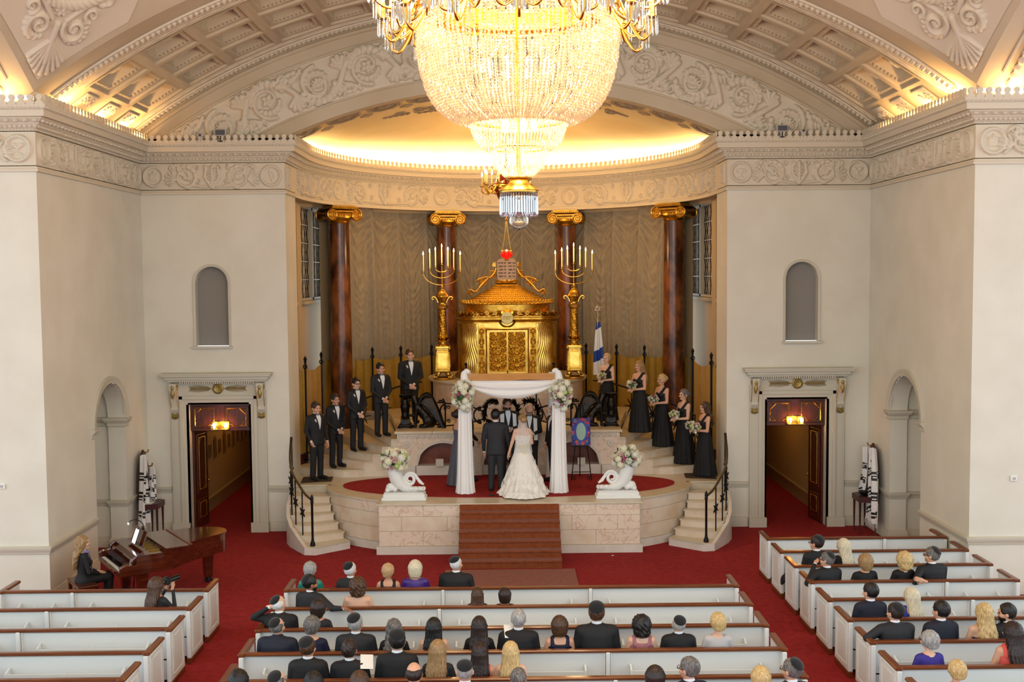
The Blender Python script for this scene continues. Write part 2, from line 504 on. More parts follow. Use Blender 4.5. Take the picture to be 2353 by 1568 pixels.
# ================================================================== THE SETTING
XS, YP, YB, XA, YA = 8.2, 19.15, 24.6, 4.97, 26.1     # side wall, pier face, back wall, apse opening half width, apse centre
EA, EB = 4.97, 5.75                                   # apse frieze ellipse
ZF0, ZF1, ZC = 7.76, 8.36, 8.75                       # frieze bottom/top, crest foot
CV, RV = -2.2, 13.92                                  # vault circle
R_OUT, R_IN, R_OPEN = 13.5, 12.5, 12.18
DOME_C = (0, YP-XS, CV); DOME_R = math.hypot(RV, XS)
def wall(mb, u0, u1, z0, z1, holes, fmap, mi=0, flip=False):
 """flat wall in (u,z) with holes (ua,ub,za,zb,arch) -> fmap(u,z)"""
 br = {u0, u1}
 for (a, b, za, zb, arch) in holes:
  br |= set(np.linspace(a, b, 17 if arch else 2))
 br = sorted(x for x in br if u0-1e-9 <= x <= u1+1e-9)
 for ua, ub in zip(br[:-1], br[1:]):
  um = (ua+ub)/2
  cuts = []
  for (a, b, za, zb, arch) in holes:
   if a < um < b:
    def top(u):
     if not arch: return zb
     r = (b-a)/2; return zb-r+math.sqrt(max(0, r*r-(u-(a+b)/2)**2))
    cuts.append((za, za, top(ua), top(ub)))
  cuts.sort()
  lo = (z0, z0)
  for c in cuts+[(z1, z1, None, None)]:
   if c[0]-lo[0] > 1e-6 or c[1]-lo[1] > 1e-6:
    q = [fmap(ua, lo[0]), fmap(ub, lo[1]), fmap(ub, c[1]), fmap(ua, c[0])]
    mb.add(q, [[3, 2, 1, 0] if flip else [0, 1, 2, 3]], mi)
   lo = (c[2], c[3])
 return mb
def sweep(mb, path, prof, mi=0, closed=False, caps=True):
 """path: list of 2-D points, right-hand side is the room; prof rows (offset, z)"""
 P = np.array(path, float); n = len(P)
 d = P[1:]-P[:-1]; d /= np.linalg.norm(d, axis=1, keepdims=True)
 nr = np.stack([d[:, 1], -d[:, 0]], -1)
 M = np.zeros((n, 2))
 M[0] = nr[0]; M[-1] = nr[-1]
 for i in range(1, n-1):
  b = nr[i-1]+nr[i]; b /= max(b@b, 1e-6); M[i] = b*2
 G = np.zeros((n, len(prof), 3))
 for j, (o, z) in enumerate(prof):
  G[:, j, :2] = P+M*o; G[:, j, 2] = z
 mb.grid(G, mi, flip=True)
 if caps:
  k = len(prof); b = mb.n-n*k
  mb.f.append([b+j for j in range(k)]); mb.m.append(mi)
  mb.f.append([b+(n-1)*k+j for j in range(k)][::-1]); mb.m.append(mi)
 return mb
mb = MB(); mb.box((0, 15, -0.05), (40, 40, 0.1))
struct(mb.build('floor', 'carpet_red'))
RAIL = [(0, 0.90), (0.025, 0.91), (0.03, 0.95), (0.045, 0.97), (0.06, 1.01), (0.06, 1.035), (0, 1.05)]
BASE = [(0, 0), (0.035, 0), (0.035, 0.17), (0.02, 0.19), (0.02, 0.22), (0, 0.235)]
DX0, DX1, DZ = -7.25, -5.87, 2.93                    # door opening, left
NY0, NY1, NZS = 21.44, 23.16, 2.79                   # side niche opening
NR = (NY1-NY0)/2
def left_walls():
 m = MB()
 wall(m, -14.5, -XS, 0, 8.9, [], lambda u, z: (u, YP, z))                                     # pier face
 wall(m, YP, YB, 0, 9.2, [(NY0, NY1, 0, NZS+NR, True)], lambda u, z: (-XS, u, z))              # side wall
 wall(m, -XS, -XA, 0, 8.9, [(DX0, DX1, 0, DZ, False), (-7.03, -6.3, 4.25, 6.04, True)], lambda u, z: (u, YB, z))
 wall(m, YB, 25.8, 0, 8.9, [], lambda u, z: (-XA, u, z))                                      # apse jamb
 m.add([(-XA, 25.8, 0), (-5.5, 25.8, 0), (-5.5, 25.8, 8.8), (-XA, 25.8, 8.8)], [[0, 1, 2, 3]])
 ang = np.linspace(0, PI, 17)
 def ring(x, r): 
  return [(x, NY0+NR-r, 0)]+[(x, NY0+NR-r*math.cos(a), NZS+r*math.sin(a)) for a in ang]+[(x, NY0+NR+r, 0)]
 rings = np.array([ring(-XS, NR), ring(-XS-0.36, NR), ring(-XS-0.36, NR+0.09), ring(-XS-0.95, NR+0.09)])
 m.grid(rings)
 b = ring(-XS-0.95, NR+0.09); m.add(b, [list(range(len(b)))])
 return m
def left_trim():
 m = MB()
 for prof in (RAIL, BASE):
  sweep(m, [(-14.5, YP), (-XS, YP), (-XS, NY0)], prof)
  sweep(m, [(-XS-0.95, NY1+0.09), (-XS-0.36, NY1+0.09), (-XS-0.36, NY1), (-XS, NY1), (-XS, YB), (DX0-0.42, YB)], prof)
  sweep(m, [(DX1+0.42, YB), (-XA, YB), (-XA, 25.8)], prof)
 IMP = [(0, 2.62), (0.02, 2.64), (0.02, 2.70), (0.06, 2.74), (0.09, 2.78), (0.09, 2.82), (0, 2.83)]
 sweep(m, [(-XS-0.95, NY1+0.09), (-XS-0.36, NY1+0.09), (-XS-0.36, NY1), (-XS, NY1), (-XS, NY1+0.2)], IMP)
 sweep(m, [(-XS, NY0-0.2), (-XS, NY0), (-XS-0.3, NY0)], IMP)
 A = np.linspace(0, PI, 25)
 G = []
 for a in A:
  row = []
  for r, o in ((0.86, 0), (0.86, 0.04), (0.93, 0.045), (0.95, 0.06), (1.0, 0.06), (1.0, 0)):
   row.append((-XS+o, NY0+NR-r*math.cos(a), NZS+r*math.sin(a)))
  G.append(row)
 m.grid(np.array(G))
 return m
def win_frame():
 m = MB()
 x0, x1, z0, zs = -7.03, -6.3, 4.25, 6.04-0.365
 cx, r = (x0+x1)/2, (x1-x0)/2
 A = np.linspace(PI, 0, 19)
 path = [(x0, z0)]+[(cx+r*math.cos(a), zs+r*math.sin(a)) for a in A]+[(x1, z0)]
 G = []
 for k, (x, z) in enumerate(path):
  dx, dz = (x-cx, max(0, z-zs)); L = math.hypot(dx, dz) or 1; dx, dz = dx/L, dz/L
  if k in (0, len(path)-1): dx, dz = (-1 if k == 0 else 1), 0
  G.append([(x+dx*w, YB-o, z+dz*w) for w, o in ((0, -0.2), (0, 0.02), (0.02, 0.035), (0.05, 0.035), (0.06, 0.0))])
 m.grid(np.array(G))
 m.box((cx, YB-0.02, z0-0.03), (x1-x0+0.16, 0.12, 0.05))
 P = [(cx+r*math.cos(a), YB+0.19, zs+r*math.sin(a)) for a in A]
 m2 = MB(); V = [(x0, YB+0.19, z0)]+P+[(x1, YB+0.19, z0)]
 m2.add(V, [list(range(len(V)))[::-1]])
 return m, m2
lw = left_walls()
wl = struct(lw.build('wall_left', 'plaster')); wr = struct(mirrorX(lw).build('wall_right', 'plaster'))
lt = left_trim()
lt.build('wall_moulding', 'trim', wl); mirrorX(lt).build('wall_moulding', 'trim', wr)
f1, f2 = win_frame()
for side, fn in ((1, lambda q: q), (2, mirrorX)):
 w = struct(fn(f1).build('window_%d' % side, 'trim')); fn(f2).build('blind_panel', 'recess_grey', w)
GREEN_EXIT = None
def door(side):
 s = 1 if side == 1 else -1
 fx = (lambda q: q) if s == 1 else mirrorX
 root = sgroup('door_%d' % side)
 cx = (DX0+DX1)/2
 m = MB()
 m.box((DX0-0.02, YB+0.12, DZ/2), (0.04, 0.36, DZ)); m.box((DX1+0.02, YB+0.12, DZ/2), (0.04, 0.36, DZ)); m.box((cx, YB+0.12, DZ+0.02), (DX1-DX0, 0.36, 0.04))
 for x, d in ((DX0, -1), (DX1, 1)):
  m.box((x+d*0.06, YB-0.03, (DZ+0.12)/2), (0.12, 0.06, DZ+0.12)); m.box((x+d*0.15, YB-0.05, (DZ+0.2)/2), (0.07, 0.10, DZ+0.2))
  m.box((x+d*0.285, YB-0.035, 1.62), (0.2, 0.07, 3.24)); m.box((x+d*0.285, YB-0.045, 1.6), (0.11, 0.07, 2.7))
  m.box((x+d*0.20, YB-0.06, 0.11), (0.40, 0.14, 0.22))
 m.box((cx, YB-0.03, DZ+0.06), (DX1-DX0, 0.06, 0.12)); m.box((cx, YB-0.05, DZ+0.155), (DX1-DX0+0.37, 0.10, 0.07))
 m.box((cx, YB-0.03, DZ+0.36), (DX1-DX0+0.6, 0.06, 0.36)); m.box((cx, YB-0.045, DZ+0.215), (DX1-DX0+0.2, 0.05, 0.02))
 fx(m).build('door_surround', 'trim', root)
 c = MB()
 W = DX1-DX0
 for w, o, z, h in ((W+0.84, 0.17, 3.48, 0.05), (W+0.94, 0.23, 3.54, 0.07), (W+1.06, 0.29, 3.60, 0.05), (W+1.10, 0.31, 3.635, 0.03)):
  c.box((cx, YB-o/2, z), (w, o, h))
 fx(c).build('door_cornice', 'trim', root)
 dn = MB(); dn.box((0, 0, 0), (0.03, 0.07, 0.045)); dm = dn.mesh('dentil', ['trim'])
 for k in range(34): link('dentil', dm, root, (s*(cx-0.82+k*1.64/33), YB-0.14, 3.43))
 for x in (DX0-0.285, DX1+0.285):
  k = MB()
  pts = [(YB-0.26, 3.42), (YB-0.25, 3.25), (YB-0.17, 3.05), (YB-0.10, 2.9), (YB-0.12, 2.82), (YB-0.08, 2.74), (YB-0.02, 2.70), (YB, 2.7), (YB, 3.42)]
  V = [(x-0.075, y, z) for y, z in pts]+[(x+0.075, y, z) for y, z in pts]; n = len(pts)
  k.add(V, [list(range(n)), list(range(n, 2*n))[::-1]]+[[i, (i+1) % n, n+(i+1) % n, n+i][::-1] for i in range(n)])
  co = fx(k).build('console', 'trim', root)
  g = MB()
  g.ball((x, YB-0.235, 3.2), (0.05, 0.05, 0.13), 8); g.ball((x, YB-0.25, 3.33), (0.045, 0.04, 0.05), 8)
  for q in (-1, 1):
   th = np.linspace(0, 3.5*PI, 26)
   g.tube([(x+q*0.078, YB-0.16+0.07*(1-t/14)*math.cos(t), 3.32+0.07*(1-t/14)*math.sin(t)) for t in th], 0.009, 4)
   g.tube([(x+q*0.078, YB-0.24, 3.27), (x+q*0.078, YB-0.16, 3.03), (x+q*0.078, YB-0.1, 2.88)], 0.009, 4)
  for q in (-2, -1, 0, 1, 2):
   g.ball((x+q*0.032, YB-0.09, 2.68-0.012*(2-abs(q))), (0.022, 0.03, 0.07), 6)
  fx(g).build('gilt_leaf', 'gold_paint', co)
 g = MB()
 for q in (-1, 1):
  g.tube([(cx+q*0.12, YB-0.075, 3.29), (cx+q*0.62, YB-0.075, 3.29)], 0.008, 5)
  for t in np.linspace(0.2, 0.62, 13):
   for sg in (-1, 1):
    L = 0.085*(1-abs(t-0.42)*1.5)
    g.tube([(cx+q*(t-0.03), YB-0.075, 3.29), (cx+q*(t+0.035), YB-0.085, 3.29+sg*L)], [0.010, 0.003], 4)
 fx(g).build('palm_branch', 'gold_paint', root)
 g = MB(); M = TR(cx, YB-0.06, 3.29) @ R3('X', PI/2)
 g.lathe([(0.0, 0.03), (0.03, 0.035), (0.04, 0.02), (0.085, 0.03), (0.1, 0.02), (0.105, 0.04), (0.12, 0.035), (0.125, 0.0)], 40, M=M, wob=lambda A, i: 0.12*np.cos(8*A) if i in (3, 4) else 0*A)
 fx(g).build('rosette', 'gold_paint', root)
 t = MB(); yT = YB+0.14
 t.box((cx, yT, 2.615), (W, 0.05, 0.63), bev=0.01)
 for q in (-1, 1): 
  t.box((cx+q*0.365, yT-0.03, 2.615), (0.56, 0.03, 0.50), bev=0.012)
 tr = fx(t).build('transom', 'wood_door', root)
 g = MB()
 def octo(cx0, cz0, w, h, y, ch=0.14, M=None):
  pts = [(cx0-w/2, cz0-h/2), (cx0+w/2, cz0-h/2), (cx0+w/2, cz0+h/2), (cx0-w/2, cz0+h/2)]
  for a, b in zip(pts, pts[1:]+pts[:1]): g.cyl((a[0], y, a[1]), (b[0], y, b[1]), 0.009, n=4, M=M)
  for a, da, db in ((pts[0], (1, 0), (0, 1)), (pts[1], (-1, 0), (0, 1)), (pts[2], (-1, 0), (0, -1)), (pts[3], (1, 0), (0, -1))):
   g.cyl((a[0]+da[0]*ch, y, a[1]+da[1]*ch), (a[0]+db[0]*ch, y, a[1]+db[1]*ch), 0.009, n=4, M=M)
 for q in (-1, 1): octo(cx+q*0.365, 2.615, 0.43, 0.40, yT-0.05)
 fx(g).build('gilt_bead', 'gold_bright', tr)
 lf = MB(); Lw = 0.69; ML = TR(DX0+0.02, YB+0.2, 0) @ R3('Z', math.radians(80))
 lf.box((Lw/2, 0, 1.15), (Lw, 0.05, 2.28), bev=0.01, M=ML)
 lf.box((Lw/2, -0.03, 1.5), (0.46, 0.03, 1.36), bev=0.012, M=ML); lf.box((Lw/2, -0.03, 0.42), (0.46, 0.03, 0.5), bev=0.012, M=ML)
 leaf = fx(lf).build('door_leaf', 'wood_door', root)
 g = MB(); octo(Lw/2, 1.5, 0.32, 1.2, -0.05, 0.12, ML); octo(Lw/2, 0.42, 0.32, 0.36, -0.05, 0.1, ML)
 fx(g).build('gilt_bead', 'gold_bright', leaf)
 g = MB(); g.ball((Lw-0.07, -0.07, 1.05), 0.03, 8, M=ML); g.cyl((Lw-0.07, 0, 1.05), (Lw-0.07, -0.06, 1.05), 0.012, n=6, M=ML)
 fx(g).build('door_knob', 'brass', leaf)
 lf = MB(); lf.box((DX1-0.015, YB+0.45, 1.15), (0.05, 0.66, 2.28), bev=0.01); fx(lf).build('door_leaf', 'wood_door', root)
 k = MB(); xw, xe = DX0-0.2, DX1+0.05
 k.add([(xw, YB+0.3, 0), (xw, 34, 0), (xw, 34, 3.3), (xw, YB+0.3, 3.3)], [[0, 1, 2, 3]], 0)
 k.add([(xw, 34, 0), (xe, 34, 0), (xe, 34, 3.3), (xw, 34, 3.3)], [[0, 1, 2, 3]], 0)
 k.add([(xe, YB+0.3, 0), (xe, 34, 0), (xe, 34, 3.3), (xe, YB+0.3, 3.3)], [[3, 2, 1, 0]], 0)
 k.add([(xw, YB+0.3, 3.3), (xe, YB+0.3, 3.3), (xe, 34, 3.3), (xw, 34, 3.3)], [[3, 2, 1, 0]], 0)
 k.add([(xw, YB+0.3, 0), (DX0-0.02, YB+0.3, 0), (DX0-0.02, YB+0.3, 3.3), (xw, YB+0.3, 3.3)], [[3, 2, 1, 0]])
 fx(k).build('corridor_wall', 'corridor_paint', root)
 k = MB(); sweep(k, [(xw, YB+0.3), (xw, 34), (xe, 34), (xe, YB+0.3)], [(0, 0), (0.03, 0), (0.03, 0.24), (0.045, 0.27), (0.045, 0.33), (0, 0.35)])
 fx(k).build('corridor_skirting', 'corridor_skirt', root)
 if s == 1:
  for q in range(12):
   h = 0.32 if q % 2 else 0.46
   g = MB(); g.box((0, 0, 0), (0.03, 0.22, h))
   if q % 2 == 0: g.ball((0, 0, h/2), (0.015, 0.11, 0.1), 8)
   g.build('memorial_plate', 'plate_brown', root, loc=(xw+0.015, 26.5+q*0.46, 1.48))
 lampc = thing('added_corridor_lamp', 'added unseen ceiling lamp inside the %s corridor' % ('left' if s == 1 else 'right'), 'lamp', (s*(xw+.85), 28.2, 3.2))
 g = MB(); g.lathe([(0, -.1), (.1, -.09), (.15, -.03), (.16, .04), (.17, .06), (.17, .09), (0, .09)], 20); g.build('shade', mat('lamp_glass', 'fff1d0', .4, emit='ffcf8a', estr=2), lampc)
 point('added_corridor_light', (0, 0, -.2), 14, 'ffc880', .12, lampc)  # out-of-sight lamp added to brighten the corridor
 lamp = thing('exit_sign', ('lit EXIT sign on the transom of the door beside the piano' if s == 1 else 'lit EXIT sign on the transom of the door nearest the right-hand pews'), 'sign', (s*cx, YB+0.02, 2.34))
 g = MB(); g.box((0, 0, 0.012), (0.40, 0.16, 0.02)); g.box((0, 0.06, 0.1), (0.40, 0.01, 0.16)); g.build('tray', 'brass', lamp)
 for q in (-1, 1):
  g = MB(); g.lathe([(0.0, 0.02), (0.018, 0.025), (0.02, 0.045), (0.04, 0.08), (0.042, 0.10), (0.03, 0.13), (0, 0.142)], 12)
  b = g.build('bulb', 'bulb_glow', lamp, loc=(q*0.13, -0.01, 0.01))
 point('exit_light', (0, -0.12, 0.12), 3.0, 'ffae5a', 0.05, lamp)
 text_mesh('letters', 'EXIT', 0.165, 'exit_green', lamp, (0, -0.09, 0.035), (PI/2, 0, 0), 0.006, 1.25)
mat('exit_green', '2c3a18', 0.5)
mat('corridor_paint', 'b99a62', 0.8); mat('corridor_skirt', 'a98a58', 0.7); mat('plate_brown', '7a5c30', 0.6)
door(1); door(2)
th = np.linspace(PI, 0, 61)
path = [(-14.5, YP), (-XS, YP), (-XS, YB), (-XA, YB), (-XA, 25.3)]+[(EA*math.cos(a), YA+EB*math.sin(a)) for a in th]+[(XA, 25.3), (XA, YB), (XS, YB), (XS, YP), (14.5, YP)]
PROF = [(0, 7.66), (0.05, 7.66), (0.05, 7.70), (0.03, 7.72), (0.03, 7.74), (0.0, 7.76), (0.0, 8.36), (0.03, 8.365), (0.03, 8.395), (0.045, 8.40),
  (0.10, 8.47), (0.115, 8.48), (0.115, 8.49), (0.20, 8.56), (0.20, 8.575), (0.28, 8.58), (0.28, 8.69), (0.30, 8.695), (0.33, 8.75), (0.33, 8.77), (0.27, 8.77), (0.05, 8.70)]
m = MB(); sweep(m, path, PROF)
ent = struct(m.build('trim_1', 'ornament', angle=30))
PA = np.array(path); SEG = np.linalg.norm(PA[1:]-PA[:-1], axis=1); SCUM = np.concatenate([[0], np.cumsum(SEG)])
def on_path(s, off=0.0):
 i = min(max(np.searchsorted(SCUM, s, side='right')-1, 0), len(SEG)-1)
 t = (s-SCUM[i])/SEG[i]; p = PA[i]+(PA[i+1]-PA[i])*t
 d = (PA[i+1]-PA[i])/SEG[i]; n = np.array([d[1], -d[0]])
 return p+n*off, d, n
def offs_path(off):
 P = PA; d = P[1:]-P[:-1]; d /= np.linalg.norm(d, axis=1, keepdims=True); nr = np.stack([d[:, 1], -d[:, 0]], -1)
 M = np.zeros_like(P); M[0] = nr[0]; M[-1] = nr[-1]
 for i in range(1, len(P)-1):
  b = nr[i-1]+nr[i]; M[i] = b*2/max(b@b, 1e-6)
 return P+M*off
def march(P, step, corner_keep=True):
 """evenly spaced points per straight run"""
 out = []
 runs = [[0, 1], [1, 2], [2, 3], [3, 4]]+[list(range(4, 4+63))]+[[66, 67], [67, 68], [68, 69], [69, 70]]
 for r in runs:
  pts = P[r[0]:r[-1]+1] if len(r) > 2 else P[r]
  L = np.linalg.norm(pts[1:]-pts[:-1], axis=1); C = np.concatenate([[0], np.cumsum(L)])
  n = max(1, int(round(C[-1]/step)))
  for k in range(n):
   s = (k+0.5)*C[-1]/n; i = min(np.searchsorted(C, s)-1, len(L)-1); i = max(i, 0)
   t = (s-C[i])/L[i]; p = pts[i]+(pts[i+1]-pts[i])*t; d = (pts[i+1]-pts[i])/L[i]
   out.append((p, d))
 return out
lobe = MB()
a = np.linspace(-0.30*PI, 1.30*PI, 15)
poly = [(-0.074, 0.0), (0.074, 0.0), (0.074, 0.055), (0.052, 0.062), (0.032, 0.08)]+[(0.052*math.cos(q), 0.135+0.05*math.sin(q)) for q in a]+[(-0.032, 0.08), (-0.052, 0.062), (-0.074, 0.055)]
lobe.prism(poly, -0.018, 0.018, M=R3('X', PI/2)); lobe_me = lobe.mesh('cresting_lobe', ['ornament'])
for p, d in march(offs_path(0.30), 0.157):
 if abs(p[0]) > 9.6: continue
 o = link('cresting_lobe', lobe_me, ent, (p[0], p[1], 8.76)); o.rotation_euler = (0, 0, math.atan2(d[1], d[0]))
def band(name, off, z, step, shape):
 V, Fc = shape; V = np.array(V)
 vs, fs = [], []; n = 0
 for p, d in march(offs_path(off), step):
  if abs(p[0]) > 10.5: continue
  nn = np.array([d[1], -d[0]])
  W = np.zeros((len(V), 3)); W[:, :2] = p+V[:, :1]*d+V[:, 1:2]*nn; W[:, 2] = z+V[:, 2]
  vs.append(W); fs.append(np.array(Fc)+n); n += len(V)
 me = quadmesh(name, np.concatenate(vs), np.concatenate(fs), ['ornament'], None, 180)
 o = link(name, me, ent); o['kind'] = 'stuff'; return o
def half_egg(w, h, dep, n=8, mrow=4):
 V = []; 
 for i in range(mrow+1):
  t = i/mrow*PI/2
  for k in range(n): V.append((w*math.sin(t)*math.cos(2*PI*k/n), dep*math.cos(t), h*math.sin(t)*math.sin(2*PI*k/n)))
 Fc = [[i*n+k, i*n+(k+1) % n, (i+1)*n+(k+1) % n, (i+1)*n+k] for i in range(mrow) for k in range(n)]
 return V, Fc
band('egg_band', 0.155, 8.525, 0.165, half_egg(0.045, 0.035, 0.055))
band('leaf_band', 0.075, 8.435, 0.085, half_egg(0.032, 0.03, 0.03, 6, 3))
band('bead_band', 0.03, 8.38, 0.06, half_egg(0.02, 0.014, 0.018, 6, 2))
band('cyma_bead_band', 0.315, 8.722, 0.075, half_egg(0.03, 0.022, 0.02, 6, 2))
def st_max(H, h): np.maximum(H, h, out=H)
def dome_(q): return np.clip(1-q*q, 0, 1)**0.36
def st_spiral(H, U, V, c, r, turns=1.75, sg=1, ph=0.0, w=0.05, a=1.0):
 x, y = U-c[0], V-c[1]; rho = np.hypot(x, y); t = ((np.arctan2(y, x)*sg-ph)/(2*PI)) % 1.0
 d = np.full_like(rho, 9.0)
 for k in range(int(turns)+2):
  q = r*(k+t)/turns
  d = np.where(q <= r*1.02, np.minimum(d, np.abs(rho-q)), d)
 ww = w*(0.45+0.55*np.clip(rho/r, 0, 1))
 st_max(H, a*dome_(d/ww)*(rho < r*1.15))
def st_arc(H, U, V, c, R, a0, a1, w, a=1.0, serr=0, taper=True):
 x, y = U-c[0], V-c[1]; rho = np.hypot(x, y); th = np.arctan2(y, x)
 lo, hi = min(a0, a1), max(a0, a1)
 t = ((th-lo) % (2*PI))/(hi-lo); ins = t <= 1.0
 t = np.clip(t, 0, 1); 
 if a0 > a1: t = 1-t
 ww = w*(np.sqrt(np.clip(t*(1.05-t)*4, 0.02, 1)) if taper else 1)
 ph = 0
 if serr:
  ww = ww*(0.62+0.38*np.abs(np.sin(serr*PI*t)))
  ph = 0.25*np.abs(np.cos(serr*PI*t+(rho-R)/w*1.2))
 d = np.abs(rho-R)
 st_max(H, a*dome_(d/np.maximum(ww, 1e-4))*(1-ph)*ins)
def st_flower(H, U, V, c, r, n=5, a=1.0, rot=0.0):
 x, y = U-c[0], V-c[1]; rho = np.hypot(x, y); th = np.arctan2(y, x)+rot
 edge = r*(0.62+0.38*np.abs(np.cos(n*th/2)))
 st_max(H, a*np.clip(1-(rho/edge)**6, 0, 1)*(0.45+0.4*(rho/r)+0.15*np.abs(np.cos(n*th/2))))
 st_max(H, a*1.15*np.sqrt(np.clip(1-(rho/(0.24*r))**2, 0, 1)))
def st_ring(H, U, V, c, r, w, a=1.0, ex=1.0):
 d = np.abs(np.hypot((U-c[0])*ex, V-c[1])-r); st_max(H, a*dome_(d/w))
def st_disc(H, U, V, c, r, a=1.0, ex=1.0):
 st_max(H, a*(np.hypot((U-c[0])*ex, V-c[1]) < r))
def st_line(H, U, V, p, q, w0, w1=None, a=1.0):
 w1 = w0 if w1 is None else w1
 dx, dy = q[0]-p[0], q[1]-p[1]; L2 = dx*dx+dy*dy
 t = np.clip(((U-p[0])*dx+(V-p[1])*dy)/L2, 0, 1)
 d = np.hypot(U-p[0]-t*dx, V-p[1]-t*dy); w = w0+(w1-w0)*t
 st_max(H, a*dome_(d/w))
def st_rect(H, U, V, c, hw, hh, a=1.0):
 st_max(H, a*((np.abs(U-c[0]) < hw) & (np.abs(V-c[1]) < hh)))
def st_fan(H, U, V, c, r, n, a0, a1, w, a=1.0):
 for k in range(n):
  t = a0+(a1-a0)*k/(n-1); L = r*(0.75+0.25*math.sin(PI*k/(n-1)))
  st_line(H, U, V, c, (c[0]+L*math.cos(t), c[1]+L*math.sin(t)), w*0.35, w, a)
def scroll_panel(H, U, V, cx, hw, cy, s):
 """symmetrical rinceau: palmette in the middle, two big curls"""
 for g in (-1, 1):
  c1 = (cx+g*hw*0.60, cy-0.02*s); r1 = min(0.235*s, hw*0.36)
  st_spiral(H, U, V, c1, r1, 1.5, -g, (0.2 if g > 0 else PI-0.2), 0.036*s, 0.9)
  st_arc(H, U, V, c1, r1*1.02, 0.2*PI if g > 0 else 0.8*PI, 1.5*PI if g > 0 else -0.5*PI, 0.062*s, 0.85, 8)
  for q in range(7): st_line(H, U, V, c1, (c1[0]+g*-r1*.62*math.cos(.5+q*.5), c1[1]+r1*.62*math.sin(.5+q*.5-1)), .02*s, .028*s, .75)
  st_flower(H, U, V, c1, 0.075*s, 5, 1.0)
  st_line(H, U, V, (cx+g*0.02*s, cy-0.25*s), (cx+g*0.16*s, cy-0.02*s), 0.03*s, 0.04*s, 0.9); st_line(H, U, V, (cx+g*0.16*s, cy-0.02*s), (cx+g*0.13*s, cy+0.2*s), 0.04*s, 0.024*s, 0.9)
  st_spiral(H, U, V, (cx+g*0.155*s, cy+0.19*s), 0.065*s, 1.3, g, 0, 0.024*s, 0.9)
  st_line(H, U, V, (cx+g*.1*s, cy-.25*s), (cx+g*(hw*.6-r1*.7), cy-.2*s), .025*s, .04*s, .8)
  st_fan(H, U, V, (cx+g*(hw*0.60+r1*.8), cy-0.08*s), 0.26*s, 6, (-0.7 if g > 0 else PI+0.7), (1.1 if g > 0 else PI-1.1), 0.03*s, 0.8)
  st_spiral(H, U, V, (cx+g*hw*0.9, cy+0.19*s), 0.065*s, 1.2, -g, 0.5, 0.026*s, 0.9)
  st_arc(H, U, V, (cx+g*hw*.82, cy+.1*s), .14*s, .1*PI, .9*PI, .04*s, .8, 5)
  st_spiral(H, U, V, (cx+g*hw*0.33, cy+0.2*s), 0.055*s, 1.2, g, 0.5, 0.022*s, 0.8); st_spiral(H, U, V, (cx+g*hw*0.30, cy-0.12*s), 0.055*s, 1.2, -g, 0.5, 0.022*s, 0.8)
  for q in range(6): st_line(H, U, V, (cx+g*0.03*s, cy-0.2*s+q*0.066*s), (cx+g*0.115*s, cy-0.14*s+q*0.066*s), 0.026*s, 0.014*s, 0.85)
 st_line(H, U, V, (cx, cy-0.26*s), (cx, cy+0.2*s), 0.025*s, 0.03*s, 1.0)
 st_flower(H, U, V, (cx, cy+0.21*s), 0.055*s, 7, 0.9)
def medallion(H, U, V, c, r, kind):
 st_disc(H, U, V, c, r, 0.12); st_ring(H, U, V, c, r, 0.03, 0.8); st_ring(H, U, V, c, r*0.84, 0.012, 0.45)
 x, y = c; k = kind % 5
 if k == 0:   # goblet
  st_rect(H, U, V, (x, y-0.10), 0.07, 0.015, .5); st_line(H, U, V, (x, y-0.1), (x, y), 0.02, 0.02, .5); st_arc(H, U, V, (x, y+0.09), 0.075, -PI, 0, 0.03, .6, 0, False); st_line(H, U, V, (x-.11, y+0.07), (x+.11, y+0.07), 0.014, None, .5)
 elif k == 1: # chest
  st_rect(H, U, V, (x, y-0.03), 0.085, 0.07, .45); st_rect(H, U, V, (x, y+0.05), 0.1, 0.014, .65); st_disc(H, U, V, (x, y+0.09), 0.025, .6)
 elif k == 2: # harp
  st_line(H, U, V, (x-.04, y+.12), (x+.03, y-.12), .018, None, .55); st_arc(H, U, V, (x-.03, y-.0), .1, -.45*PI, .45*PI, .02, .5); 
  for q in range(4): st_line(H, U, V, (x-.02+.012*q, y+.08-.05*q), (x+.06-.008*q, y+.03-.035*q), .006, None, .35)
 elif k == 3: # lamp stand
  for q in (.04, .075, .11): st_arc(H, U, V, (x, y+.07), q, -PI, 0, .012, .5, 0, False)
  st_line(H, U, V, (x, y-.12), (x, y+.09), .012, None, .55); st_line(H, U, V, (x-.06, y-.12), (x+.06, y-.12), .014, None, .5)
 else:        # two-handled vase
  st_line(H, U, V, (x, y-.1), (x, y-.02), .02, None, .5); st_disc(H, U, V, (x, y+.03), .055, .5); st_ring(H, U, V, (x-.07, y+.03), .04, .012, .5); st_ring(H, U, V, (x+.07, y+.03), .04, .012, .5); st_rect(H, U, V, (x, y-.11), .06, .012, .5)
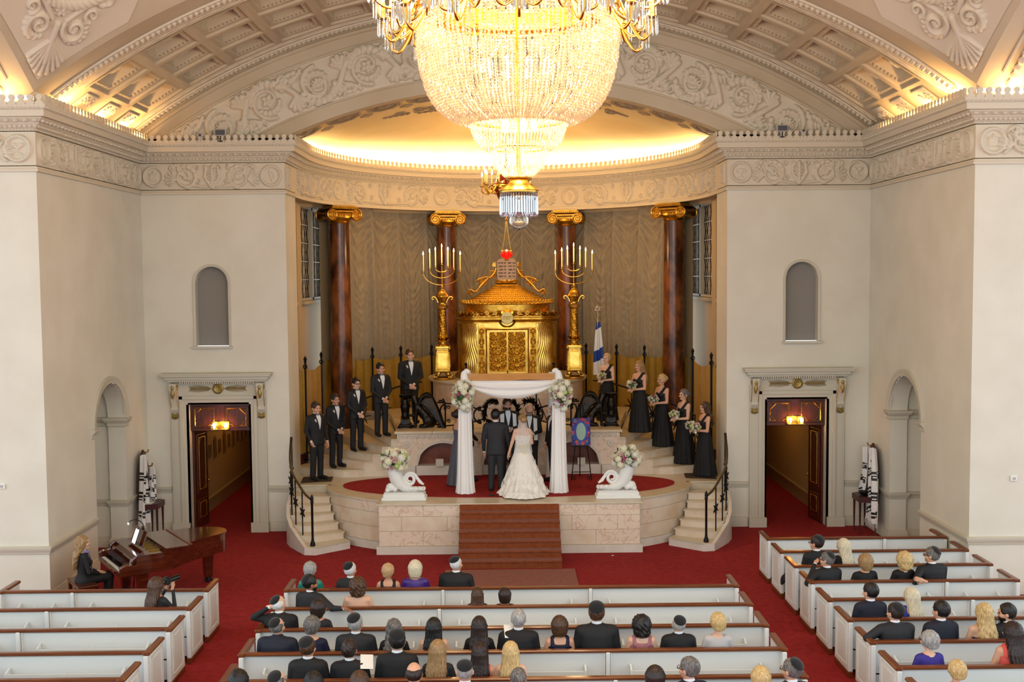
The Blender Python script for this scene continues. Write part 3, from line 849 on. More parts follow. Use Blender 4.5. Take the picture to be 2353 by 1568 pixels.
def frieze_panel(s0, s1, fn, name='frieze_relief', res=0.013, amp=0.075):
 nu = max(8, int((s1-s0)/res)); nv = int((ZF1-ZF0-0.02)/res)
 u = np.linspace(0, s1-s0, nu); v = np.linspace(0, ZF1-ZF0-0.02, nv)
 U, V = np.meshgrid(u, v, indexing='ij'); H = np.zeros_like(U)
 fn(H, U, V, s1-s0)
 P = np.zeros((nu, nv, 3))
 i = np.clip(np.searchsorted(SCUM, s0+u, side='right')-1, 0, len(SEG)-1)
 t = (s0+u-SCUM[i])/SEG[i]; p = PA[i]+(PA[i+1]-PA[i])*t[:, None]; d = (PA[i+1]-PA[i])/SEG[i][:, None]
 n = np.stack([d[:, 1], -d[:, 0]], -1)
 ell_m = (np.abs(p[:, 0]) < XA-1e-4) & (p[:, 1] > YA)
 ne = np.stack([-p[:, 0]/EA**2, -(p[:, 1]-YA)/EB**2], -1); ne /= np.maximum(np.linalg.norm(ne, axis=1, keepdims=True), 1e-9)
 n = np.where(ell_m[:, None], ne, n)
 o = 0.003+amp*H
 P[:, :, 0] = p[:, :1]+n[:, :1]*o; P[:, :, 1] = p[:, 1:]+n[:, 1:]*o; P[:, :, 2] = ZF0+0.01+V
 return link(name, gridmesh(name, P, ['ornament'], flip=True), ent)
FH = (ZF1-ZF0)/2-0.01
def panel_fn(c, hw, s=1.0): return lambda H, U, V, L: scroll_panel(H, U, V, c*L, hw*L, FH, s)
def straight(sA, sB, k0, k1):
 def f(H, U, V, L):
  medallion(H, U, V, (0.30, FH), 0.215, k0); medallion(H, U, V, (L-0.30, FH), 0.215, k1)
  n = max(1, round((L-1.2)/2.2)); 
  for q in range(n):
   w = (L-1.2)/n; scroll_panel(H, U, V, 0.6+w*(q+0.5), w/2, FH, 1.0)
 frieze_panel(sA, sB, f)
LT = SCUM[-1]
straight(SCUM[1]-2.2, SCUM[1], 1, 0); straight(SCUM[1], SCUM[2], 2, 1); straight(SCUM[2], SCUM[3], 1, 2)
straight(LT-SCUM[3], LT-SCUM[2], 4, 0); straight(LT-SCUM[2], LT-SCUM[1], 0, 2); straight(LT-SCUM[1], LT-SCUM[1]+2.2, 1, 3)
def shield(H, U, V, L):
 st_rect(H, U, V, (L*.35, FH), .10, .2, .7); st_line(H, U, V, (L*.7, FH-.2), (L*.7, FH+.2), .06, .04, .8); st_spiral(H, U, V, (L*.5, FH+.1), .1, 1.5, 1, 0, .03, 1)
frieze_panel(SCUM[3], SCUM[4], shield); frieze_panel(LT-SCUM[4], LT-SCUM[3], shield)
sE0, sE1 = SCUM[4], LT-SCUM[4]; LE = sE1-sE0
def apse_fn(H, U, V, L):
 mc = [0.19, 0.397, 0.603, 0.81]
 for q, k in zip(mc, (0, 3, 2, 1)): medallion(H, U, V, (q*L, FH), 0.22, k)
 ed = [0.02]+mc+[0.98]
 for a_, b_ in zip(ed[:-1], ed[1:]):
  c = (a_+b_)/2*L; hw = (b_-a_)/2*L-0.27
  scroll_panel(H, U, V, c, hw, FH, 1.05)
frieze_panel(sE0, sE1, apse_fn)
def vz(x, R): return CV+math.sqrt(max(R*R-x*x, 0))
m = MB()
xs = np.linspace(-XS, XS, 81)
for a_, b_ in zip(xs[:-1], xs[1:]):
 def zlo(x): return max(8.6, vz(x, R_OPEN)) if abs(x) < 5.2 else 8.6
 m.add([(a_, YB, zlo(a_)), (b_, YB, zlo(b_)), (b_, YB, vz(b_, RV)+0.3), (a_, YB, vz(a_, RV)+0.3)], [[0, 1, 2, 3]])
A = np.linspace(-math.asin(5.05/R_OPEN), math.asin(5.05/R_OPEN), 49)
G = np.array([[(R_OPEN*math.sin(a), y, CV+R_OPEN*math.cos(a)) for y in (YB, YB+0.35)] for a in A]); m.grid(G)
for R, w, o in ((R_OUT+0.02, 0.035, 0.03), (R_IN-0.02, 0.03, 0.025), (RV-0.10, 0.05, 0.05)):
 A = np.linspace(-0.66, 0.66, 121)
 G = np.array([[((R+dr)*math.sin(a), YB-oo, max(8.6, CV+(R+dr)*math.cos(a))) for dr, oo in ((-w, 0), (-w*.6, o), (w*.6, o), (w, 0))] for a in A]); m.grid(G)
ew = struct(m.build('wall_back', 'ceiling_plaster'))
res = 0.017
phi = 0.645; nu = int(2*phi*13/res); nv = int((R_OUT-R_IN)/res)
u = np.linspace(-phi, phi, nu); v = np.linspace(0, R_OUT-R_IN, nv)
Aa, V = np.meshgrid(u, v, indexing='ij'); U = Aa*13.0
H = np.zeros_like(U)
W = R_OUT-R_IN; pit = 1.17
for k in range(-7, 8):
 if k == 0:
  st_fan(H, U, V, (0, 0.2), 0.6, 9, 0.15*PI, 0.85*PI, 0.07, 0.9); st_flower(H, U, V, (0, .3), .16, 8); continue
 g = 1 if k > 0 else -1; c = ((k-0.5*g+0.15*g)*pit, W/2+0.03*(1 if k % 2 else -1)); up = 1 if k % 2 else -1
 r = 0.40
 st_spiral(H, U, V, c, r, 1.25, -g*up, (0 if g > 0 else PI), 0.062, 0.85)
 st_arc(H, U, V, c, r*0.97, 0.02*PI if up > 0 else -0.98*PI, 0.98*PI if up > 0 else -0.02*PI, 0.13, 1.0, 9)
 st_arc(H, U, V, c, r*0.64, 1.1*PI if up > 0 else 0.1*PI, 1.95*PI if up > 0 else 0.95*PI, 0.085, 0.8, 7)
 if k % 2: st_flower(H, U, V, c, 0.17, 5, 1.0, 0.3)
 else:
  st_fan(H, U, V, (c[0], c[1]-0.08), 0.2, 7, 0.1*PI, 0.9*PI, 0.035, 0.9); st_ring(H, U, V, c, 0.2, 0.03, .8)
 e = (c[0]+g*pit/2, W/2)
 st_line(H, U, V, (e[0]-0.17, e[1]-up*0.25), (e[0]+0.17, e[1]+up*0.25), 0.09, 0.06, 0.9)
 st_fan(H, U, V, (e[0], e[1]+up*0.12), 0.3, 5, up*0.25*PI, up*0.75*PI, 0.06, 0.8)
 st_spiral(H, U, V, (e[0]+0.12*g, W/2-up*0.36), 0.10, 1.2, g, 0, 0.035, 0.9); st_spiral(H, U, V, (e[0]-0.2*g, W/2+up*0.38), 0.09, 1.2, -g, 1, 0.035, 0.8)
for k in range(-7, 8):
 if k == 0: continue
 g = 1 if k > 0 else -1; up = 1 if k % 2 else -1; e = ((k+0.15*g)*pit, W/2)
 for q in range(7):
  t = q/6; x0, y0 = e[0]-g*.32+g*.5*t, W/2-up*(.40-.12*math.sin(PI*t)); st_line(H, U, V, (x0, y0), (x0+g*.1, y0+up*.13), .05, .02, .75)
 st_arc(H, U, V, (e[0]-.1*g, W/2-up*.1), .3, (-.9 if up > 0 else .1)*PI, (-.1 if up > 0 else .9)*PI, .07, .7, 6)
H += 0.06*np.sin(U*90)*np.sin(V*80)*(H > 0.3)
Rr = R_IN+V
P = np.stack([Rr*np.sin(Aa), YB-0.004-0.13*H, np.maximum(CV+Rr*np.cos(Aa), 8.62)], -1)
link('carved_scroll_band', gridmesh('carved_scroll_band', P, ['ornament'], flip=False), ew)
DTH = math.radians(4.56); ROWS = [20.45, 21.61, 22.75, 23.89]
vault = sgroup('ceiling')
m = MB()
TT = np.linspace(-36.5, 36.5, 97)*PI/180
def strip(y0, y1, R0=RV, R1=RV, t=TT):
 m.grid(np.array([[(R*math.sin(a), y, CV+R*math.cos(a)) for y, R in ((y0, R0), (y1, R1))] for a in t]))
strip(YP, ROWS[0]); strip(ROWS[3], YB)
for sg in (-1, 1):
 t = np.linspace(sg*7.5*DTH, sg*math.radians(36.5), 6); t = t if sg > 0 else t[::-1]
 strip(ROWS[0], ROWS[3], t=t)
m.grid(np.array([[((RV+0.35)*math.sin(a), y, CV+(RV+0.35)*math.cos(a)) for y in (YP, YB)] for a in TT]))
m.build('vault_band', 'ceiling_plaster', vault)
c = MB(); wx, wy = RV*math.tan(DTH/2), 1.15/2
rings = [(0, 0), (0.085, 0), (0.09, 0.05), (0.175, 0.055), (0.18, 0.09), (0.215, 0.10), (0.26, 0.30)]
V = []
for ins, dp in rings:
 for sx, sy in ((-1, -1), (1, -1), (1, 1), (-1, 1)): V.append((sx*(wx-ins), sy*(wy-ins), dp))
Fc = []
for i in range(len(rings)-1):
 for k in range(4): Fc.append([i*4+k, (i+1)*4+k, (i+1)*4+(k+1) % 4, i*4+(k+1) % 4])
n = (len(rings)-1)*4; Fc.append([n, n+3, n+2, n+1])
c.add(V, Fc)
for k in range(9):
 for sg in (-1, 1):
  c.box(((k-4)*0.085, sg*(wy-0.19), 0.075), (0.045, 0.045, 0.05)); c.box((sg*(wx-0.19), (k-4)*0.088, 0.075), (0.045, 0.045, 0.05))
coff_me = c.mesh('coffer', ['ceiling_plaster'], 30)
c = MB()
c.lathe([(0.0, -0.13), (0.03, -0.13), (0.05, -0.10), (0.10, -0.115), (0.15, -0.10), (0.185, -0.05), (0.16, 0.0)], 40, wob=lambda A, i: 0.16*np.abs(np.cos(3*A)) if i in (3, 4, 5) else (0.1*np.cos(6*A) if i == 2 else 0*A))
for k in range(6):
 a = k*PI/3; c.ball((0.17*math.cos(a), 0.17*math.sin(a), -0.03), (0.07, 0.045, 0.03), 6, M=None)
ros_me = c.mesh('rosette', ['ornament'], 60)
coff = []
for i in range(15):
 a = (i-7)*DTH
 for j in range(3):
  yc = (ROWS[j]+ROWS[j+1])/2
  Rm = RV*math.cos(DTH/2)
  Mx = TR(0, yc, CV) @ R3('Y', a) @ TR(0, 0, Rm)
  o = link('coffer', coff_me, vault, M=Mx)
  link('rosette', ros_me, o, (0, 0, 0.29))
c = MB()
c.box((0, 0, -0.012), (0.42, 0.62, 0.03), bev=0.012)
for q in (-1, 1):
 th = np.linspace(0, 3.2*PI, 24)
 c.tube([(0.10*(1-t/12)*math.sin(t), q*0.13+0.10*(1-t/12)*math.cos(t), -0.035) for t in th], 0.018, 5)
 for t in (0.4, 0.9, 1.5): c.ball((0.13*math.cos(t), q*(0.10+0.13*math.sin(t)), -0.03), (0.03, 0.05, 0.025), 6)
sp_me = c.mesh('spring_panel', ['ornament'], 50)
for sg in (-1, 1):
 for j in range(3):
  a = sg*math.radians(35.25)
  link('spring_panel', sp_me, vault, M=TR(0, (ROWS[j]+ROWS[j+1])/2, CV) @ R3('Y', a) @ TR(0, 0, RV-0.01))
def arc_bead(y, R, r, seg, name):
 b = MB(); A = np.linspace(-0.625, 0.625, seg)
 rr = r*(1+0.35*np.sin(np.arange(seg)*PI/2))
 b.tube([(R*math.sin(a), y, CV+R*math.cos(a)) for a in A], rr, 6, up=(0, 1, 0))
 for dy in (-0.1, 0.1):
  b.tube([(R*math.sin(a), y+dy, CV+R*math.cos(a)) for a in A[::6]], r*0.5, 5, up=(0, 1, 0))
 return b.build(name, 'ornament', vault, angle=60)
arc_bead(19.85, RV-0.02, 0.06, 640, 'egg_moulding'); arc_bead(24.32, RV-0.02, 0.055, 640, 'egg_moulding')
arc_bead(20.25, RV, 0.025, 200, 'fillet_moulding'); arc_bead(24.05, RV, 0.025, 200, 'fillet_moulding')
def sail(x, y): return CV+np.sqrt(np.maximum(DOME_R**2-x**2-(y-DOME_C[1])**2, 0.01))
def corner_relief(sx):
 n = 230; p = np.linspace(0.15, 5.6, n); q = np.linspace(-2.4, 2.4, 200)
 Pp, Qq = np.meshgrid(p, q, indexing='ij'); H = np.zeros_like(Pp)
 st_fan(H, Pp, Qq, (1.75, 0), 1.15, 9, PI-0.75, PI+0.75, 0.085, .8); st_line(H, Pp, Qq, (0.95, 0), (2.2, 0), .09, .13, .9)
 for g in (-1, 1):
  st_spiral(H, Pp, Qq, (2.15, g*.62), .42, 1.6, g, 1.2*g, .10, 1); st_flower(H, Pp, Qq, (2.15, g*.62), .17, 6, .8)
  st_arc(H, Pp, Qq, (2.15, g*.62), .42, PI*.2*g, PI*1.2*g, .14, .9, 8)
  st_spiral(H, Pp, Qq, (2.72, g*1.05), .26, 1.4, -g, .6, .07, .9); st_line(H, Pp, Qq, (2.4, g*.25), (3.0, g*.75), .08, .12, .9)
  st_arc(H, Pp, Qq, (3.4, g*1.25), .3, 0, PI*1.5*g, .1, .8, 5)
 st_flower(H, Pp, Qq, (2.75, 0), .3, 7, 1.0)
 rr = np.hypot((Pp-4.25)*1.0, Qq*0.95)
 st_max(H, 1.2*np.sqrt(np.clip(1-((rr-1.35)/.2)**2, 0, 1))*(0.75+.25*np.abs(np.sin(np.arctan2(Qq, Pp-4.25)*22+rr*10))))
 st_ring(H, Pp, Qq, (4.25, 0), 1.08, .05, .7)
 for g in (-1, 1):
  st_spiral(H, Pp, Qq, (4.0, g*.42), .3, 1.5, g, 0, .08, .8); st_flower(H, Pp, Qq, (4.6, g*.5), .24, 6, .8)
 st_line(H, Pp, Qq, (3.5, 0), (5.2, 0), .1, .06, .9)
 c = 1/math.sqrt(2)
 KR = 0.47; X = -XS+KR*(Pp*c+Qq*c); Y = YP+KR*(-Pp*c+Qq*c)
 ok = (X > -XS+0.1) & (Y < YP-0.1)
 X = np.clip(X, -XS+0.12, None); Y = np.clip(Y, None, YP-0.12)
 N = np.stack([X, Y-DOME_C[1], sail(X, Y)-CV], -1); N /= np.linalg.norm(N, axis=-1, keepdims=True)
 B = np.stack([X, Y, sail(X, Y)], -1)
 G = B-N*(0.012+0.075*H*ok)[..., None]
 if sx > 0: G = G*np.array([-1, 1, 1])
 o = link('pendentive_carving', gridmesh('pendentive_carving', G, ['ornament'], flip=(sx > 0)), vault)
corner_relief(-1); corner_relief(1)
n = 60; g = np.linspace(-XS, XS, n); X, Y = np.meshgrid(g, g+DOME_C[1], indexing='ij')
link('sail_vault', gridmesh('sail_vault', np.stack([X, Y, sail(X, Y)], -1), ['ceiling_plaster']), vault)
for sg in (-1, 1):
 t = MB(); A = np.linspace(-36.5, 36.5, 49)*PI/180
 t.grid(np.array([[(sg*x, DOME_C[1]+RV*math.sin(a), CV+RV*math.cos(a)) for x in (XS, 14.5)] for a in A]))
 t.build('transept_vault', 'ceiling_plaster', vault)
 t = MB()
 A = np.linspace(-0.63, 0.63, 400)
 t.tube([(sg*(XS+0.55), DOME_C[1]+RV*math.sin(a), CV+RV*math.cos(a)-0.05) for a in A], 0.05*(1+0.35*np.sin(np.arange(400)*PI/2)), 6, up=(1, 0, 0))
 for dx in (0.35, 0.75): t.tube([(sg*(XS+dx), DOME_C[1]+RV*math.sin(a), CV+RV*math.cos(a)-0.02) for a in A[::8]], 0.025, 5, up=(1, 0, 0))
 t.build('egg_moulding', 'ornament', vault)
dome = sgroup('ceiling')
DA, DB, ZD = 5.35, 6.1, 8.70
def dome_z(x, y):
 yb = YA+DB*np.sqrt(np.clip(1-(x/DA)**2, 0, 1)); zo = np.maximum(CV+np.sqrt(np.clip(R_OPEN**2-x*x, 0, None)), 8.95)+0.04
 t = np.clip((y-YB)/np.maximum(yb-YB, 1e-3), 0, 1)
 return ZD+(zo-ZD)*np.sqrt(np.clip(1-t**2.2, 0, 1))
tx = np.sin(np.linspace(-PI/2, PI/2, 71))*DA*0.9999
tt = 1-(1-np.linspace(0, 1, 50))**1.6
X = tx[:, None]*np.ones(50); yb = YA+DB*np.sqrt(np.clip(1-(X/DA)**2, 0, 1)); Y = YB+(yb-YB)*tt[None]
link('half_dome', gridmesh('half_dome', np.stack([X, Y, dome_z(X, Y)], -1), ['dome_gold_paint']), dome)
mat('coffer_shade_tint', 'a58f74', 0.7)  # grey-brown puts the shade of unlit recesses into the colour; leaves share it
def on_dome(x, y):
 e = 1e-3; z = float(dome_z(np.array(x), np.array(y)))
 zx = (float(dome_z(np.array(x+e), np.array(y)))-z)/e; zy = (float(dome_z(np.array(x), np.array(y+e)))-z)/e
 n = Vector((zx, zy, -1)).normalized()        # downwards
 return Vector((x, y, z)), n
oc = MB()
pol = [(0.46*math.cos(PI/8+k*PI/4), 0.46*math.sin(PI/8+k*PI/4)) for k in range(8)]
for i in range(8):
 a, b = pol[i], pol[(i+1) % 8]
 for s0, s1, z0, z1 in ((1.0, 0.93, 0, 0.03), (0.93, 0.8, 0.03, 0.03), (0.8, 0.78, 0.03, 0.005)):
  oc.add([(a[0]*s0, a[1]*s0, z0), (b[0]*s0, b[1]*s0, z0), (b[0]*s1, b[1]*s1, z1), (a[0]*s1, a[1]*s1, z1)], [[0, 1, 2, 3]])
 for k in range(4):
  t = (k+0.5)/4; oc.box(((a[0]+(b[0]-a[0])*t)*0.72, (a[1]+(b[1]-a[1])*t)*0.72, 0.015), (0.045, 0.045, 0.03))
oc.add([(p[0]*0.78, p[1]*0.78, 0.005) for p in pol], [list(range(8))])
oc.lathe([(0, 0.06), (0.06, 0.05), (0.12, 0.03), (0.17, 0.03), (0.2, 0.005)], 24, wob=lambda A, i: 0.2*np.cos(6*A) if i > 1 else 0*A)
oct_me = oc.mesh('octagon_coffer', ['coffer_shade_tint'], 30)
dm = MB(); dm.prism([(0.16, 0), (0, 0.16), (-0.16, 0), (0, -0.16)], 0, 0.025); dia_me = dm.mesh('lozenge_coffer', ['coffer_shade_tint'], 30)
for k in range(-5, 6):
 x = k*0.93; p, nn = on_dome(x, 25.28+0.0*abs(x)); 
 if abs(x) > 4.8: continue
 q = nn.to_track_quat('Z', 'X').to_matrix().to_4x4()
 link('octagon_coffer', oct_me, dome, M=TR(*p) @ q)
 for dy in (-0.44, 0.5):
  p, nn = on_dome(x+0.465, 25.28+dy)
  if abs(x+0.465) < 4.6: link('lozenge_coffer', dia_me, dome, M=TR(*p) @ nn.to_track_quat('Z', 'X').to_matrix().to_4x4())
lf = MB()
for g in (-1, 1):
 th = np.linspace(0, 2.6*PI, 22); lf.tube([(g*(0.22+0.14*(1-t/10)*math.cos(t)), 0.14*(1-t/10)*math.sin(t), 0.02) for t in th], 0.028, 5)
 for k in range(5): lf.ball((g*(0.12+0.13*k), -0.18+0.04*k, 0.02), (0.08, 0.05, 0.03), 6)
lf_me = lf.mesh('dome_leaf', ['coffer_shade_tint'], 60)
for x, y in ((-2.3, 26.5), (-1.5, 26.7), (2.3, 26.5), (1.5, 26.7), (-0.7, 26.9), (0.7, 26.9)):
 p, nn = on_dome(x, y); link('dome_leaf', lf_me, dome, M=TR(*p) @ nn.to_track_quat('Z', 'X').to_matrix().to_4x4())
def apse_ell(a, ea, eb): return (ea*math.cos(a), YA+eb*math.sin(a))
WIN = [(25.95, 26.62), (27.5, 29.15), (29.25, 30.9)]
m = MB()
for sg in (-1, 1):
 t = MB(); wall(t, 25.8, 32.9, 0, 7.68, [(a, b, 5.2, 7.62, False) for a, b in WIN], lambda u, z: (-5.25, u, z))
 q = t if sg < 0 else mirrorX(t); m.add(np.concatenate(q.v), q.f)
 m.box((sg*5.2, 27.06, 3.8), (0.12, 0.5, 7.6))
A = np.linspace(0.15*PI, 0.85*PI, 41)
m.grid(np.array([[(5.6*math.cos(a), YA+6.75*math.sin(a), z) for z in (0, 9)] for a in A]))
A = np.linspace(0, PI, 61)
m.grid(np.array([[(k*math.cos(a), YA+k2*math.sin(a), 7.675) for k, k2 in ((EA, EB), (8.0, 9.5))] for a in A]))
ring_ = [(-5.45, 24.65), (-5.45, YA)]+[(5.45*math.cos(a), YA+6.2*math.sin(a)) for a in A[::-1]]+[(5.45, YA), (5.45, 24.65)]
m.grid(np.array([[(x, y, z) for z in (7.6, 9.6)] for x, y in ring_]))  # unseen ring added behind the cornice to keep outside light out
for sg in (-1, 1): m.add([(sg*4.97, 25.3, 7.675), (sg*5.4, 25.3, 7.675), (sg*8.0, YA, 7.675), (sg*4.97, YA, 7.675)], [[0, 1, 2, 3]])
mat('apse_wall', 'bfa67f', 0.75)
struct(m.build('wall_apse', 'apse_wall'))
wn = 3
for sg in (-1, 1):
 for (a, b) in WIN:
  f = MB(); yc, w = (a+b)/2, b-a
  for y, d in ((a, 1), (b, -1)): f.box((sg*5.24, y+d*0.03, 6.41), (0.12, 0.06, 2.42))
  f.box((sg*5.24, yc, 5.22), (0.12, w, 0.06)); f.box((sg*5.18, yc, 5.14), (0.18, w+0.1, 0.08)); f.box((sg*5.24, yc, 7.6), (0.12, w, 0.06))
  wo = struct(f.build('window_%d' % wn, 'lattice')); wn += 1
  g = MB(); g.box((sg*5.31, yc, 6.4), (0.05, w+0.5 if w > 1 else w+0.3, 2.9)); g.build('dark_pane', 'black_lattice', wo)
  nx = 1 if w < 1 else 2; cw = (w-0.12)/nx
  for r in range(5):
   z0 = 5.25+r*0.475
   bb = MB(); bb.box((sg*5.27, yc, z0+0.475), (0.015, w-0.1, 0.025)); bb.build('glazing_bar', 'lattice', wo)
   for k in range(nx):
    y0 = a+0.06+k*cw
    for q in range(3):
     u0 = y0+q*cw/3
     for e in (0, 1):
      bb = MB(); bb.cyl((sg*5.27, u0+e*cw/3, z0), (sg*5.27, u0+(1-e)*cw/3, z0+0.475), 0.005, n=4); bb.build('glazing_bar', 'lattice', wo)
  if nx == 2:
   bb = MB(); bb.box((sg*5.27, yc, 6.41), (0.02, 0.06, 2.4)); bb.build('mullion', 'lattice', wo)
na, nz = 640, 110
A = np.linspace(0.86*PI, 0.14*PI, na); Z = np.linspace(3.3, 7.67, nz)
AA, ZZ = np.meshgrid(A, Z, indexing='ij')
ca, cb = 5.2, 6.5
s_ = np.concatenate([[0], np.cumsum(np.hypot(np.diff(ca*np.cos(A)), np.diff(cb*np.sin(A))))]); L = s_[-1]
nsw = 13; wsw = L/nsw
u = ((s_/wsw) % 1.0)*2-1; u = u[:, None]*np.ones(nz); v = 7.67-ZZ
sagd = 0.25+v*0.9
cur = (1-u*u)
q = v-0.55*cur*np.clip(v, 0, 2.2)
d = 0.085*np.sin(q*2*PI/0.21+1.0)*np.exp(-v*0.6)*np.clip(cur*2.0, 0, 1)*np.clip(v*4, 0, 1)
d += 0.11*np.exp(-((1-np.abs(u))/0.16)**2)*(0.4+0.6*np.clip(v/2, 0, 1))
d += 0.025*np.sin(u*PI*5+0.3*np.sin(v*1.3))*np.clip(0.25+v/3, 0, 1)
d += 0.02*np.sin(s_[:, None]*23+np.sin(v)*1.0)*np.clip((v-0.4)/2.0, 0, 1)
d -= 0.12*cur*np.exp(-((v-0.9)/0.9)**2)*0.7
nx_, ny_ = -np.cos(AA)/ca, -np.sin(AA)/cb; nl = np.hypot(nx_, ny_)
P = np.stack([ca*np.cos(AA)+nx_/nl*d, YA+cb*np.sin(AA)+ny_/nl*d, ZZ], -1)
cu = link('curtain', gridmesh('curtain', P, ['curtain'], flip=True)); tag(cu, 'tall taupe swagged curtain hanging behind the marble columns', 'curtain')
cove = thing('cove_light', 'hidden strip lighting in the cove behind the apse cresting', 'cove light', (0, YA, 8.72))
cove_m = MB(); cove_m.tube([(4.78*math.cos(a), 5.55*math.sin(a), 0.0) for a in np.linspace(0.04*PI, 0.96*PI, 60)], 0.02, 6)
cove_m.build('lamp_tube', mat('tube_glow', 'fff2d0', 0.5, emit='ffd98a', estr=6), cove)
for k in range(14):
 a = PI*(k+0.5)/14
 x, y = 4.95*math.cos(a), 5.7*math.sin(a)
 area('cove_strip', (x, y, 0.07), (-0.25*math.cos(a), -0.25*math.sin(a), 1), (-math.sin(a), math.cos(a), 0), 1.1, 0.08, COVE_P, 'ffe0a6', cove)
for sg, ys in ((-1, ((20.3, 1.0), (22.0, 0.75), (23.5, 1.1))), (1, ((19.9, 1.3), (21.3, 0.75), (22.6, 0.35)))):
 cv = thing('cove_light', ('hidden lamps in the cove at the foot of the vault above the piano' if sg < 0 else 'hidden lamps in the cove at the foot of the vault above the right-hand pews'), 'cove light', (sg*8.05, 22, 8.72))
 for y, p in ys:
  b = MB(); b.tube([(0, -0.3, 0), (0, 0.3, 0)], 0.02, 6); b.build('lamp_tube', 'tube_glow', cv, loc=(0, y-22, 0.0))
  area('cove_lamp', (0, y-22, 0.07), (-sg*0.35, 0, 1), (0, 1, 0), 0.5, 0.08, VCOVE_P*p, 'ffc67c', cv)
cv = thing('cove_light', 'hidden lamp in the cove of the far left transept pier', 'cove light', (-8.5, 18.85, 8.72))
area('cove_lamp', (-0.3, 0.2, 0.07), (0, -0.3, 1), (1, 0, 0), 0.4, 0.08, VCOVE_P*0.8, 'ffc67c', cv)
b = MB(); b.tube([(-0.5, 0.2, 0), (-0.1, 0.2, 0)], 0.02, 6); b.build('lamp_tube', 'tube_glow', cv)
cv = thing('cove_light', 'hidden lamp in the cove of the far right transept pier', 'cove light', (8.5, 18.85, 8.72))
area('cove_lamp', (0.3, 0.2, 0.07), (0, -0.3, 1), (1, 0, 0), 0.4, 0.08, VCOVE_P*0.8, 'ffc67c', cv)
b = MB(); b.tube([(0.5, 0.2, 0), (0.1, 0.2, 0)], 0.02, 6); b.build('lamp_tube', 'tube_glow', cv)
# ================================================================== columns
def ionic_column(x, y, ang, label):
 r = 0.29; z0, z1 = 1.06, 7.66
 t = thing('marble_column', label, 'column', (x, y, z0), ang, 'columns of the apse')
 m = MB(); Hc = z1-z0-0.42
 m.lathe([(r*1.04, 0.2), (r, 0.3), (r, Hc*0.35), (r*0.9, Hc)], 40); m.build('shaft', 'marble_red', t)
 m = MB(); m.box((0, 0, 0.05), (0.8, 0.8, 0.1)); m.lathe([(0.38, 0.1), (0.4, 0.13), (0.36, 0.16), (0.31, 0.18), (0.35, 0.21), (0.34, 0.24), (0.30, 0.26)], 32); m.build('base', 'gold_dark', t)
 c = MB(); zc = Hc
 c.lathe([(r*0.92, zc-0.04), (r*0.98, zc-0.02), (r*0.92, zc), (r*1.15, zc+0.10), (r*1.15, zc+0.16)], 40, wob=lambda A, i: 0.06*np.abs(np.cos(10*A)) if i in (3,) else 0*A)
 c.box((0, 0, zc+0.19), (0.62, 0.54, 0.12), bev=0.02); c.box((0, 0, zc+0.27), (0.74, 0.62, 0.10), bev=0.03); c.box((0, 0, zc+0.36), (0.78, 0.68, 0.05)); c.box((0, 0, zc+0.40), (0.7, 0.6, 0.04))
 cap = c.build('capital', 'gold', t)
 for sx in (-1, 1):
  v = MB(); th = np.linspace(0, 4.6*PI, 60)
  for f in (-1, 1):
   v.tube([(sx*(0.36+0.155*(1-q/16)*math.sin(q+0.2)*1.0), f*0.315, zc+0.17+0.155*(1-q/16)*math.cos(q+0.2)) for q in th], [0.026*(1-q/22) for q in th], 6)
  prof = []
  v.tube([(sx*0.36, yy, zc+0.17) for yy in np.linspace(-0.31, 0.31, 9)], [0.15, 0.14, 0.115, 0.10, 0.11, 0.10, 0.115, 0.14, 0.15], 18)
  v.build('volute', 'gold', cap)
 v = MB()
 for k in range(7):
  xx = (k-3)*0.075
  for f in (-1, 1): v.ball((xx, f*0.30, zc+0.14), (0.03, 0.03, 0.055), 8)
 v.build('egg_row', 'gold', cap)
 v = MB()
 for k in range(14): v.box((-0.36+k*0.72/13, -0.345, zc+0.36), (0.028, 0.02, 0.035)); v.box((-0.36+k*0.72/13, 0.345, zc+0.36), (0.028, 0.02, 0.035))
 v.build('bead_row', 'gold_dark', cap)
 return t
ionic_column(-4.43, 29.0, math.radians(38), 'brown marble column at far left of the apse, beside the lattice windows')
ionic_column(-1.73, 31.65, math.radians(12), 'brown marble column behind the left-hand candelabrum')
ionic_column(1.75, 31.65, math.radians(-12), 'brown marble column behind the right-hand candelabrum')
ionic_column(4.45, 29.0, math.radians(-38), 'brown marble column behind the bridesmaids at far right of the apse')
# ================================================================== bimah platform
ZS, ZPOD, ZDR = 1.065, 2.12, 3.07
PE = (4.1, 2.4, 24.6)      # drum ellipse a, b, centre y
stage = sgroup('floor'); stage.name = 'floor_platform'
def pe(x, k=0.0):
 a, b = PE[0]+k, PE[1]+k
 return PE[2]-b*math.sqrt(max(0, 1-(x/a)**2))
def block(poly, z0, z1, material, name='marble_block', bev=0.006):
 m = MB(); m.prism(poly, z0+0.003, z1-0.003); return m.build(name, material, stage, angle=30)
rr = random.Random(3)
courses = [(0.17, 0.48), (0.48, 0.79), (0.79, 1.03)]
FX, FY = 2.72, 22.40
m = MB()
xs = np.linspace(-4.06, 4.06, 41)
m.prism([(x, max(pe(x, -0.04), 22.6)) for x in xs]+[(4.95, 24.6), (5.2, 25.8), (5.2, 29), (-5.2, 29), (-5.2, 25.8), (-4.95, 24.6)], 0.0, ZS-0.005)
m.box((0, 23.6, 0.51), (2*FX-0.04, 2.36, 1.02)); m.build('platform_core', 'marble_top', stage, angle=20)
